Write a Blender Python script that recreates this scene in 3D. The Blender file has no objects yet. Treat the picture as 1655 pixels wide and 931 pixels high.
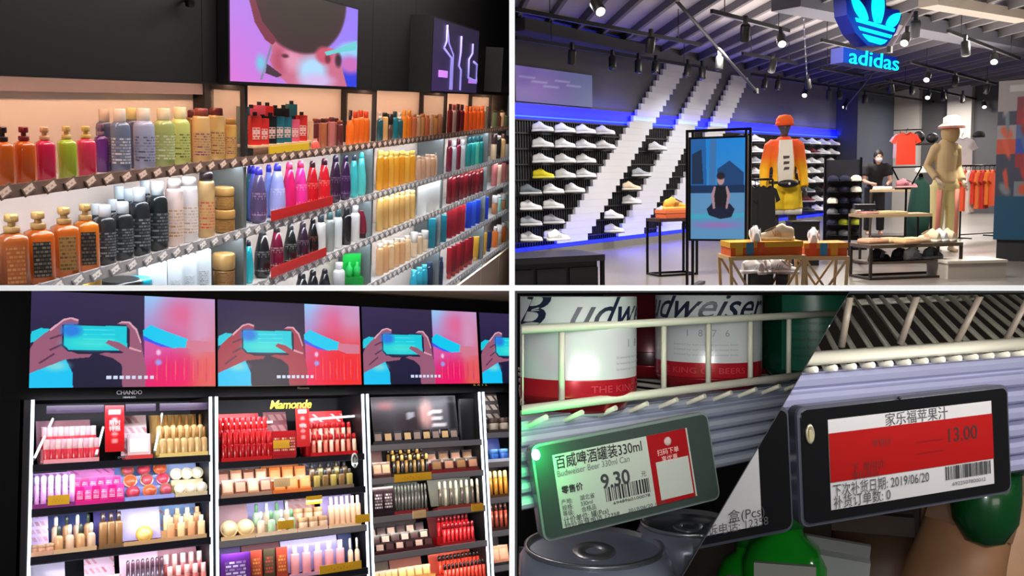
import bpy, bmesh, math, random
import numpy as np
from mathutils import Matrix, Vector
random.seed(7)
SC = bpy.context.scene
COL = SC.collection
# ---------------------------------------------------------------- camera, world, exposure
F, CX, CY = 1500.0, 827.5, 465.5            # focal length and centre in pixels of the 1655 x 931 frame
cam = bpy.data.cameras.new('camera'); cam.lens = 36.0*F/1655.0; cam.sensor_width = 36.0
cam.clip_start = 0.02; cam.clip_end = 200
camo = bpy.data.objects.new('camera', cam); COL.objects.link(camo)
camo.rotation_euler = (math.pi/2, 0, 0)
SC.camera = camo
world = bpy.data.worlds.new('world'); SC.world = world; world.use_nodes = True
world.node_tree.nodes['Background'].inputs[0].default_value = (0.9, 0.95, 1.0, 1)
world.node_tree.nodes['Background'].inputs[1].default_value = 0.06
vs = SC.view_settings; vs.view_transform = 'Standard'; vs.look = 'None'; vs.gamma = 1.0
vs.exposure = 0.0; vs.use_curve_mapping = False

def lin(c):
    """sRGB 0-255 to linear"""
    return tuple(((v/255.0)/12.92 if v <= 10.3 else (((v/255.0)+0.055)/1.055)**2.4) for v in c[:3])

class Frame:
    """A place with its own upright: x runs along its wall, y into the wall, z up, in metres."""
    def __init__(s, vp, xv, opx, depth):
        x = np.array([vp[0]-CX, F, CY-vp[1]])
        h = -(x[0]*(xv-CX)+F*F)/x[2]
        u = np.array([xv-CX, F, h]); u = u*np.sign(u[2])
        s.x = x/np.linalg.norm(x); s.z = u/np.linalg.norm(u); s.y = np.cross(s.z, s.x)
        s.R = np.stack([s.x, s.y, s.z], 1); s.o = s.ray(*opx)*depth
        m = Matrix([list(s.R[i])+[s.o[i]] for i in range(3)]+[[0, 0, 0, 1]])
        s.M = m
    @staticmethod
    def ray(px, py): return np.array([(px-CX)/F, 1.0, (CY-py)/F])
    def w(s, l): return s.o+s.R@np.array(l, float)
    def pix(s, px, py, axis=1, val=0.0):
        r = s.R.T@s.ray(px, py); c = s.R.T@(-s.o); t = (val-c[axis])/r[axis]
        return c+t*r
    def atdepth(s, px, py, d):
        return s.R.T@(s.ray(px, py)*d-s.o)
    def proj(s, l):
        w = s.w(l); return CX+F*w[0]/w[1], CY-F*w[2]/w[1], w[1]
    def xat(s, px, y, z):
        """local x of the point with given y and z that shows at pixel column px"""
        b = s.o+s.R@np.array([0, y, z]); k = (px-CX)/F
        return (k*b[1]-b[0])/(s.x[0]-k*s.x[1])
    def zat(s, py, x, y):
        b = s.o+s.R@np.array([x, y, 0.0]); k = (CY-py)/F
        return (k*b[1]-b[2])/(s.z[2]-k*s.z[1])

    def floor(s, px, d, zf):
        """local point at height zf that shows at column px at distance d"""
        a = s.atdepth(px, 0, d); b = s.atdepth(px, 1000, d); k = (zf-a[2])/(b[2]-a[2])
        return a+(b-a)*k
    def face(s, p):
        c = s.R.T@(-s.o)
        return math.atan2(c[0]-p[0], -(c[1]-p[1]))

# ---------------------------------------------------------------- materials
_M = {}
def mat(rgb, rough=0.5, metal=0.0, emit=0.0, alpha=None, coat=0.0, trans=0.0, noise=0.0, nscale=30.0, spec=0.5, name=None):
    key = (tuple(rgb), rough, metal, emit, alpha, coat, trans, noise, nscale, spec)
    if key in _M: return _M[key]
    m = bpy.data.materials.new(name or 'paint'); m.use_nodes = True
    nt = m.node_tree; b = nt.nodes['Principled BSDF']
    c = lin(rgb)+(1,)
    b.inputs['Base Color'].default_value = c; b.inputs['Roughness'].default_value = rough
    b.inputs['Metallic'].default_value = metal; b.inputs['Specular IOR Level'].default_value = spec
    if coat: b.inputs['Coat Weight'].default_value = coat
    if trans: b.inputs['Transmission Weight'].default_value = trans
    if alpha is not None: b.inputs['Alpha'].default_value = alpha
    if emit:
        b.inputs['Emission Color'].default_value = c; b.inputs['Emission Strength'].default_value = emit
    if noise:
        tc = nt.nodes.new('ShaderNodeTexCoord'); n = nt.nodes.new('ShaderNodeTexNoise'); r = nt.nodes.new('ShaderNodeMix')
        r.data_type = 'RGBA'; n.inputs['Scale'].default_value = nscale; n.inputs['Detail'].default_value = 4
        nt.links.new(tc.outputs['Object'], n.inputs['Vector']); nt.links.new(n.outputs['Fac'], r.inputs['Factor'])
        r.inputs['A'].default_value = tuple(max(0, v*(1-noise)) for v in c[:3])+(1,)
        r.inputs['B'].default_value = tuple(min(1, v*(1+noise)) for v in c[:3])+(1,)
        nt.links.new(r.outputs['Result'], b.inputs['Base Color'])
        if emit: nt.links.new(r.outputs['Result'], b.inputs['Emission Color'])
    _M[key] = m
    return m
def mat_print(base, ink, rows=9, cols=5, dens=0.5, rough=0.45):
    """printed matter: broken rows of ink on a base colour"""
    key = ('print', tuple(base), tuple(ink), rows, cols, dens, rough)
    if key in _M: return _M[key]
    m = bpy.data.materials.new('printed_label'); m.use_nodes = True
    nt = m.node_tree; b = nt.nodes['Principled BSDF']; b.inputs['Roughness'].default_value = rough
    tc = nt.nodes.new('ShaderNodeTexCoord'); br = nt.nodes.new('ShaderNodeTexBrick'); mp = nt.nodes.new('ShaderNodeCombineXYZ')
    sp = nt.nodes.new('ShaderNodeSeparateXYZ'); ad = nt.nodes.new('ShaderNodeMath'); ad.operation = 'ADD'
    nt.links.new(tc.outputs['Generated'], sp.inputs[0]); nt.links.new(sp.outputs[0], ad.inputs[0]); nt.links.new(sp.outputs[1], ad.inputs[1])
    nt.links.new(ad.outputs[0], mp.inputs[0]); nt.links.new(sp.outputs[2], mp.inputs[1])
    nt.links.new(mp.outputs[0], br.inputs['Vector'])
    br.inputs['Scale'].default_value = 1.0; br.inputs['Mortar Size'].default_value = 0.5/rows*0.45
    br.inputs['Brick Width'].default_value = 1.0/cols; br.inputs['Row Height'].default_value = 1.0/rows; br.inputs['Bias'].default_value = dens-0.5
    br.inputs['Color1'].default_value = lin(ink)+(1,); br.inputs['Color2'].default_value = lin(base)+(1,); br.inputs['Mortar'].default_value = lin(base)+(1,)
    nt.links.new(br.outputs['Color'], b.inputs['Base Color'])
    _M[key] = m
    return m
def mat_glass(rgb=(235, 240, 240), alpha=0.12, rough=0.05):
    return mat(rgb, rough=rough, alpha=alpha)
def mat_attr(emit=1.0, rough=0.4):
    """picture: colour read from the mesh's own colour layer, glowing when emit > 0"""
    key = ('attr', emit, rough)
    if key in _M: return _M[key]
    m = bpy.data.materials.new('picture'); m.use_nodes = True
    nt = m.node_tree; b = nt.nodes['Principled BSDF']
    a = nt.nodes.new('ShaderNodeAttribute'); a.attribute_name = 'Col'
    if emit:
        b.inputs['Base Color'].default_value = (0.01, 0.01, 0.01, 1)
        nt.links.new(a.outputs['Color'], b.inputs['Emission Color']); b.inputs['Emission Strength'].default_value = emit
    else:
        nt.links.new(a.outputs['Color'], b.inputs['Base Color'])
    b.inputs['Roughness'].default_value = rough
    _M[key] = m
    return m

# ---------------------------------------------------------------- mesh builder
class MB:
    def __init__(s): s.v = []; s.f = []; s.mi = []; s.sm = []; s.cur = 0
    def add(s, vs, fs, smooth=False):
        n = len(s.v); s.v += [tuple(p) for p in vs]
        for f in fs: s.f.append(tuple(i+n for i in f)); s.mi.append(s.cur); s.sm.append(smooth)
        return s
    def m(s, i): s.cur = i; return s
    def box(s, c, d, rz=0.0, rx=0.0, ry=0.0):
        M = Matrix.Rotation(rz, 3, 'Z')@Matrix.Rotation(ry, 3, 'Y')@Matrix.Rotation(rx, 3, 'X')
        vs = []
        for x in (-.5, .5):
            for y in (-.5, .5):
                for z in (-.5, .5):
                    vs.append(Vector(c)+M@Vector((x*d[0], y*d[1], z*d[2])))
        return s.add(vs, [(0, 1, 3, 2), (4, 6, 7, 5), (0, 4, 5, 1), (2, 3, 7, 6), (0, 2, 6, 4), (1, 5, 7, 3)])
    def bb(s, a, b):
        return s.box([(a[i]+b[i])/2 for i in range(3)], [abs(b[i]-a[i]) for i in range(3)])
    def rings(s, rings, cap0=True, cap1=True, smooth=True, closed=True):
        n = len(rings[0]); vs = [p for r in rings for p in r]; fs = []
        for i in range(len(rings)-1):
            for j in range(n if closed else n-1):
                k = (j+1) % n
                fs.append((i*n+j, i*n+k, (i+1)*n+k, (i+1)*n+j))
        s.add(vs, fs, smooth)
        b = len(s.v)-len(vs)
        if cap0: s.f.append(tuple(b+j for j in range(n-1, -1, -1))); s.mi.append(s.cur); s.sm.append(False)
        if cap1: s.f.append(tuple(b+(len(rings)-1)*n+j for j in range(n))); s.mi.append(s.cur); s.sm.append(False)
        return s
    def lathe(s, prof, c=(0, 0, 0), n=14, sq=2.0, ay=1.0, smooth=True):
        """profile of (radius, z); sq > 2 squares the plan; ay squashes y"""
        rs = []
        for r, z in prof:
            ring = []
            for j in range(n):
                a = 2*math.pi*(j+0.5)/n; ca, sa = math.cos(a), math.sin(a)
                q = (abs(ca)**sq+abs(sa)**sq)**(-1/sq)
                ring.append((c[0]+r*q*ca, c[1]+r*q*sa*ay, c[2]+z))
            rs.append(ring)
        return s.rings(rs, prof[0][0] > 1e-5, prof[-1][0] > 1e-5, smooth)
    def tube(s, pts, r, n=8, r1=None, caps=True, smooth=True):
        pts = [Vector(p) for p in pts]; rs = []
        up = None
        for i, p in enumerate(pts):
            t = (pts[min(i+1, len(pts)-1)]-pts[max(i-1, 0)]).normalized()
            if up is None:
                up = Vector((0, 0, 1)) if abs(t.z) < .9 else Vector((1, 0, 0))
            a = t.cross(up).normalized(); b = a.cross(t).normalized(); up = b
            rr = r if r1 is None else r+(r1-r)*i/(len(pts)-1)
            if isinstance(r, (list, tuple)): rr = r[i]
            rs.append([p+a*rr*math.cos(2*math.pi*j/n)+b*rr*math.sin(2*math.pi*j/n) for j in range(n)])
        return s.rings(rs, caps, caps, smooth)
    def bar(s, a, b, w, h=None):
        """square bar from a to b"""
        h = h or w; a = Vector(a); b = Vector(b); t = (b-a).normalized()
        up = Vector((0, 0, 1)) if abs(t.z) < .95 else Vector((0, 1, 0))
        x = t.cross(up).normalized()*w/2; y = x.cross(t).normalized()*h/2
        return s.rings([[a-x-y, a+x-y, a+x+y, a-x+y], [b-x-y, b+x-y, b+x+y, b-x+y]], smooth=False)
    def prism(s, poly, d, o=(0, 0, 0), ax=(1, 0, 0), ay=(0, 0, 1), smooth=False):
        """polygon in the plane ax, ay extruded by d along ax x ay reversed (towards +y for x,z)"""
        ax = Vector(ax); ay = Vector(ay); nrm = ay.cross(ax); o = Vector(o)
        r0 = [o+ax*p[0]+ay*p[1] for p in poly]; r1 = [q+nrm*d for q in r0]
        return s.rings([r0, r1], True, True, smooth)
    def ell(s, c, r, n=12, m=8):
        pr = []
        rs = []
        for i in range(m+1):
            t = math.pi*i/m; z = -math.cos(t); q = max(math.sin(t), 1e-3)
            rs.append([(c[0]+r[0]*q*math.cos(2*math.pi*j/n), c[1]+r[1]*q*math.sin(2*math.pi*j/n), c[2]+r[2]*z) for j in range(n)])
        return s.rings(rs)
    def mesh(s, name, mats):
        me = bpy.data.meshes.new(name); me.from_pydata([tuple(p) for p in s.v], [], s.f)
        if not isinstance(mats, (list, tuple)): mats = [mats]
        for m in mats: me.materials.append(m)
        me.polygons.foreach_set('material_index', s.mi); me.polygons.foreach_set('use_smooth', s.sm)
        bm = bmesh.new(); bm.from_mesh(me); bmesh.ops.recalc_face_normals(bm, faces=bm.faces); bm.to_mesh(me); bm.free()
        me.update()
        return me

# ---------------------------------------------------------------- objects
LABELS = {}
EXTRA = {}
PANEL = {}                                  # top-level object -> the frame it was built in
def _tag(o, label, cat, group=None, kind=None):
    if label: o['label'] = label
    if cat: o['category'] = cat
    if group: o['group'] = group
    if kind: o['kind'] = kind
    if label: LABELS.setdefault(label, []).append(o.name)
def loc4(loc=(0, 0, 0), rz=0.0, rx=0.0, ry=0.0, sc=1.0):
    s = sc if isinstance(sc, (tuple, list)) else (sc, sc, sc)
    return Matrix.Translation(Vector(loc))@Matrix.Rotation(rz, 4, 'Z')@Matrix.Rotation(ry, 4, 'Y')@Matrix.Rotation(rx, 4, 'X')@Matrix.Diagonal((s[0], s[1], s[2], 1))
def thing(fr, name, label, cat, m4=None, group=None, kind=None, mesh=None):
    """top-level: an Empty (or a one-mesh thing) placed in its frame"""
    o = bpy.data.objects.new(name, mesh); COL.objects.link(o)
    o.matrix_world = (fr.M if fr else Matrix())@(m4 if m4 is not None else Matrix())
    if mesh is None: o.empty_display_size = 0.02
    if fr: PANEL[o.name] = fr
    _tag(o, label, cat, group, kind)
    return o
def part(parent, name, mb, mats=None, m4=None, label=None, kind=None):
    if isinstance(mats, Matrix): m4 = mats
    me = mb.mesh(name, mats) if isinstance(mb, MB) else mb
    o = bpy.data.objects.new(name, me); COL.objects.link(o); o.parent = parent
    if m4 is not None: o.matrix_local = m4
    if label: o['label'] = label
    if kind: o['kind'] = kind
    return o
def struct(fr, name, mb, mats, label, cat='structure', m4=None):
    me = mb.mesh(name, mats) if isinstance(mb, MB) else mb
    return thing(fr, name, label, cat, m4, kind='structure', mesh=me)
_ORD = 'first second third fourth fifth sixth seventh eighth ninth tenth eleventh twelfth thirteenth fourteenth fifteenth sixteenth seventeenth eighteenth nineteenth twentieth'.split()
def ordi(i):
    if i < 20: return _ORD[i]
    t = (i+1)//10; u = (i+1) % 10
    tens = {2: 'twenty', 3: 'thirty', 4: 'forty', 5: 'fifty', 6: 'sixty', 7: 'seventy', 8: 'eighty', 9: 'ninety'}[t]
    return {2: 'twentieth', 3: 'thirtieth', 4: 'fortieth', 5: 'fiftieth', 6: 'sixtieth', 7: 'seventieth'}[t] if u == 0 else tens+'-'+_ORD[u-1]
def row_labels(descs, where):
    """a label for each thing of a row, left to right; look-alikes are told apart by their order"""
    n = {}; out = []
    for d in descs: n[d] = n.get(d, 0)+1
    k = {}
    for d in descs:
        i = k.get(d, 0); k[d] = i+1
        out.append('%s %s' % (d, where) if n[d] == 1 else '%s %s, %s from the left' % (d, where, ordi(i)))
    return out
def light(fr, name, kind, loc, power, color=(255, 255, 255), size=None, size_y=None, rot=None, aim=None, spot=None, blend=0.5, radius=0.02):
    l = bpy.data.lights.new(name, kind); l.energy = power; l.color = lin(color)
    if kind == 'AREA':
        l.shape = 'RECTANGLE'; l.size = size; l.size_y = size_y or size
    elif kind == 'SPOT': l.spot_size = spot; l.spot_blend = blend; l.shadow_soft_size = radius
    else: l.shadow_soft_size = radius
    o = bpy.data.objects.new(name, l); COL.objects.link(o)
    m = Matrix.Translation(Vector(loc))
    if aim is not None:
        m = m@(Vector(aim)-Vector(loc)).to_track_quat('-Z', 'Y').to_matrix().to_4x4()
    elif rot is not None:
        m = m@Matrix.Rotation(rot[2], 4, 'Z')@Matrix.Rotation(rot[1], 4, 'Y')@Matrix.Rotation(rot[0], 4, 'X')
    o.matrix_world = (fr.M if fr else Matrix())@m
    return o
# ---------------------------------------------------------------- pictures (flat print and screens)
def picture(w, h, paint, nx=90, ny=60):
    """a w x h grid in the x,z plane (facing -y) whose colour layer is filled by paint(U, V, C); U, V run 0..1 from the lower left"""
    us = np.linspace(0, 1, nx+1); vs_ = np.linspace(0, 1, ny+1)
    U, V = np.meshgrid(us, vs_); C = np.zeros(U.shape+(3,)); paint(U, V, C)
    me = bpy.data.meshes.new('picture')
    verts = np.stack([(U-0.5)*w, np.zeros_like(U), (V-0.5)*h], -1).reshape(-1, 3)
    idx = np.arange((nx+1)*(ny+1)).reshape(ny+1, nx+1)
    fs = np.stack([idx[:-1, :-1], idx[:-1, 1:], idx[1:, 1:], idx[1:, :-1]], -1).reshape(-1, 4)
    me.from_pydata(verts.tolist(), [], fs.tolist())
    ca = me.color_attributes.new('Col', 'FLOAT_COLOR', 'POINT')
    c = np.clip(C/255.0, 0, 1); c = np.where(c <= 0.04045, c/12.92, ((c+0.055)/1.055)**2.4)
    c4 = np.concatenate([c, np.ones(c.shape[:2]+(1,))], -1).reshape(-1)
    ca.data.foreach_set('color', c4.astype(np.float32))
    return me
def inpoly(U, V, poly):
    r = np.zeros(U.shape, bool); n = len(poly)
    for i in range(n):
        x0, y0 = poly[i]; x1, y1 = poly[(i+1) % n]
        c = (y0 > V) != (y1 > V)
        with np.errstate(divide='ignore', invalid='ignore'):
            r ^= c & (U < (x1-x0)*(V-y0)/(y1-y0+1e-12)+x0)
    return r
def fillp(C, U, V, poly, col): C[inpoly(U, V, poly)] = col
def fille(C, U, V, c, r, col, soft=0.0, ang=0.0):
    du, dv = U-c[0], V-c[1]; ca, sa = math.cos(ang), math.sin(ang)
    d = np.sqrt(((du*ca+dv*sa)/r[0])**2+((-du*sa+dv*ca)/r[1])**2)
    a = (d < 1).astype(float) if soft <= 0 else np.clip((1+soft-d)/(2*soft), 0, 1)
    C[:] = C*(1-a[..., None])+np.array(col, float)*a[..., None]
def grad(C, U, V, c00, c10, c01, c11, mask=None):
    u = U[..., None]; v = V[..., None]
    if mask is not None and mask.any():
        u0, u1 = U[mask].min(), U[mask].max(); v0, v1 = V[mask].min(), V[mask].max()
        u = np.clip((u-u0)/(u1-u0+1e-9), 0, 1); v = np.clip((v-v0)/(v1-v0+1e-9), 0, 1)
    g = (1-u)*(1-v)*np.array(c00, float)+u*(1-v)*np.array(c10, float)+(1-u)*v*np.array(c01, float)+u*v*np.array(c11, float)
    if mask is None: C[:] = g
    else: C[mask] = g[mask]
_FC = None
def text_mesh(body, h, depth=0.0, mats=None, shear=0.0, bold=0.0, width=None, space=1.0):
    """lettering as a mesh in the x,z plane, centred, facing -y; h is the height of a capital (about 0.73 em)"""
    cu = bpy.data.curves.new('lettering', 'FONT'); cu.body = body; cu.size = h/0.73; cu.shear = shear; cu.offset = bold*h
    cu.extrude = depth/2; cu.resolution_u = 3; cu.space_character = space
    o = bpy.data.objects.new('lettering', cu)
    me = bpy.data.meshes.new_from_object(o)
    bpy.data.objects.remove(o); bpy.data.curves.remove(cu)
    co = np.empty(len(me.vertices)*3); me.vertices.foreach_get('co', co); co = co.reshape(-1, 3)
    if len(co):
        cx = (co[:, 0].min()+co[:, 0].max())/2; cy = h/2
        k = 1.0 if not width else width/max(1e-6, co[:, 0].max()-co[:, 0].min())
        co = np.stack([(co[:, 0]-cx)*k, -co[:, 2]-depth/2, co[:, 1]-cy], -1)
        me.vertices.foreach_set('co', co.reshape(-1))
    me.materials.clear(); me.materials.append(mats); me.update()
    return me
# ---------------------------------------------------------------- the white dividers between the four places
WHITE = mat((250, 250, 250), rough=0.9, spec=0.0, name='white_board')
FT = 9*0.22/F
struct(None, 'trim_1', MB().bb((-FT/2, 0.22, -0.16), (FT/2, 0.232, 0.16)), WHITE, 'thin upright white divider bar between the four shop views', 'divider')
struct(None, 'trim_2', MB().bb((-0.28, 0.22, -FT/2), (-FT/2, 0.232, FT/2)).bb((FT/2, 0.22, -FT/2), (0.28, 0.232, FT/2)), WHITE, 'thin level white divider bar between the four shop views', 'divider')
GREYB = mat((120, 120, 125), rough=0.9)
struct(None, 'wall_divider_upright', MB().bb((-0.0035, 1.6, -6.0), (0.0035, 24.0, 8.0)), GREYB, 'tall upright partition wall behind the white divider bars', 'wall')
struct(None, 'wall_divider_level', MB().bb((-8.0, 1.6, -0.0035), (-0.004, 24.0, 0.0035)).bb((0.004, 1.6, -0.0035), (14.0, 24.0, 0.0035)), GREYB, 'level partition deck behind the white divider bars', 'wall')
light(None, 'frame_fill', 'POINT', (0, -0.05, 0.0), 2.9, radius=0.03)  # unseen light added behind the camera to whiten the divider bars
# ================================================================ bottle wall (upper left)
P1 = Frame((1135, 167), 410, (0, 308.6), 2.4)
ZL = [0.0, -0.285, -0.53, -0.80, -1.13, -1.45]         # heights of the shelf rails
DEP = 0.17                                              # shelf depth
X0, X1 = -0.30, P1.xat(822, 0, 0)
def xend(z, y=0.0): return P1.xat(823.5, y, z)
CHAR = mat((40, 38, 40), rough=0.55); BLACK = mat((17, 17, 18), rough=0.6); BLACK2 = mat((30, 30, 32), rough=0.5)
GREYM = mat((118, 128, 130), rough=0.35, metal=0.3)
# setting
b = MB().bb((X0, DEP+0.03, -1.9), (xend(0, DEP), DEP+0.06, 0.75))
struct(P1, 'wall_back_bottles', b, mat((240, 226, 214), rough=0.7, noise=0.02, nscale=4), 'pale back wall behind the bottle shelves', 'wall')
# black fascia above the shelves: panels with fine joints
fz0 = 0.297
fb = thing(P1, 'wall_fascia', 'matte black fascia panels above the bottle shelves', 'fascia', kind='structure')
cuts = [X0, P1.xat(327, 0, fz0), P1.xat(600, 0, fz0), P1.xat(668, 0, fz0), P1.xat(745, 0, fz0), xend(0.4)]
for i in range(5):
    part(fb, 'panel', MB().bb((cuts[i]+0.002, 0.0, fz0), (cuts[i+1]-0.002, 0.02, 1.2)), mat((14, 13, 15), rough=0.65, noise=0.06, nscale=3, spec=.25))
part(fb, 'soffit', MB().bb((X0, 0.02, fz0+0.012), (cuts[-1], DEP+0.03, fz0+0.03)), BLACK2)
part(fb, 'band_panel', MB().bb((X0, DEP-0.012, fz0-0.050), (P1.xat(327, DEP, fz0), DEP-0.004, fz0+0.012)), mat((140, 126, 130), rough=0.3))  # grey band set in for shading along the back wall's top
part(fb, 'bottom_edge', MB().bb((X0, -0.004, fz0-0.006), (cuts[-1], 0.022, fz0)), mat((14, 14, 14), rough=0.4))
cm = thing(P1, 'ceiling_spotlight', 'small black round spotlight on the fascia, top edge of the picture', 'lamp', loc4(P1.pix(307, 2, 1, -0.03)))
part(cm, 'head', MB().lathe([(0.001, -0.02), (0.014, -0.018), (0.018, 0.0), (0.016, 0.02), (0.001, 0.024)]), mat((8, 8, 8), rough=0.3)); part(cm, 'bracket', MB().bb((-0.005, 0, -0.004), (0.005, 0.03, 0.004)), BLACK)
# shelves with rails and price tags
tagm = {}
def tagmesh(kind):
    if kind not in tagm:
        a = MB().bb((-0.026, -0.004, -0.013), (0.026, 0.0, 0.013)); a.m(1).bb((-0.022, -0.0052, -0.008), (0.016, -0.004, 0.009))
        tagm[kind] = a.mesh('price_tag', [mat((112, 90, 80), rough=0.4) if kind == 0 else mat((150, 148, 150), rough=0.4), mat_print((226, 200, 186) if kind == 0 else (240, 238, 238), (176, 150, 140) if kind == 0 else (170, 168, 170), 3, 3)])  # the top shelf kind has its warm light tinted into the brown
    return tagm[kind]
SHN = ['top', 'second', 'third', 'fourth', 'fifth', 'bottom']
for li, z in enumerate(ZL[:5]):
    xs = X0 if li < 3 else P1.xat((395, 395, 395, 600, 720)[li], 0, z)-0.1
    xe = xend(z)
    t = thing(P1, 'shelf', '%s long shelf of the bottle wall with a tilted price tag rail' % SHN[li], 'shelf', group='shelves of the bottle wall')
    part(t, 'board', MB().bb((xs, 0.004, z-0.012), (xe, DEP+0.028, z)), mat((205, 205, 205), rough=0.35))
    part(t, 'rail', MB().bb((xs, -0.006, z-0.022), (xe, 0.004, z+0.014)), mat((120, 98, 88), rough=0.3) if li == 0 else mat((176, 176, 180), rough=0.3))  # top rail browned likewise for the warm light on it
    part(t, 'led_strip', MB().bb((xs, 0.020, z-0.018), (xe, 0.032, z-0.012)), mat((255, 250, 240), emit=2.0))
    x = xs+0.05
    k = 0
    while x < xe-0.03:
        part(t, 'price_tag', tagmesh(0 if li == 0 else 1), loc4((x, -0.009, z-0.002), rx=-0.25, ry=-.35+random.uniform(-.06, .06)))
        x += 0.088*random.uniform(0.95, 1.05); k += 1
# uprights between sections
SEC = [398, 606, 720, 792]
for i, px in enumerate(SEC):
    x = P1.xat(px, 0, 0)
    t = thing(P1, 'shelf_divider', '%s framed side panel between the bottle shelf sections, counted from the left' % ordi(i), 'divider', group='side panels of the bottle wall')
    zt = fz0-0.006
    part(t, 'frame_post', MB().bb((x-0.012, 0.0, 0.015), (x+0.012, 0.02, zt)), CHAR)
    part(t, 'frame_post', MB().bb((x-0.012, DEP+0.00, 0.0), (x+0.012, DEP+0.028, zt)), CHAR)
    part(t, 'frame_rail', MB().bb((x-0.012, 0.02, zt-0.022), (x+0.012, DEP, zt)), CHAR)
    part(t, 'pane', MB().bb((x-0.003, 0.02, 0.0), (x+0.003, DEP, zt-0.022)), mat_glass((190, 190, 180), 0.22))
    part(t, 'side_panel', MB().bb((x-0.012, 0.006, -1.75), (x+0.012, DEP+0.026, -0.026)), GREYM)
x = P1.xat(335, DEP-0.01, 0.1)
struct(P1, 'trim_3', MB().bb((x-0.035, DEP-0.02, 0.0), (x+0.035, DEP+0.03, 0.30)), CHAR, 'dark upright post between the peach wall and the glass side panel', 'post')
# lower plinth on the far right
b = MB()
for k in range(4):
    xa = 4.2+k*0.75; b.bb((xa, 0.0, -1.95), (xa+0.735, 0.02, -1.20))
struct(P1, 'baseboard_bottles', b, mat((222, 190, 160), rough=0.5), 'beige base panels under the far end of the bottle shelves', 'panel')
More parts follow.
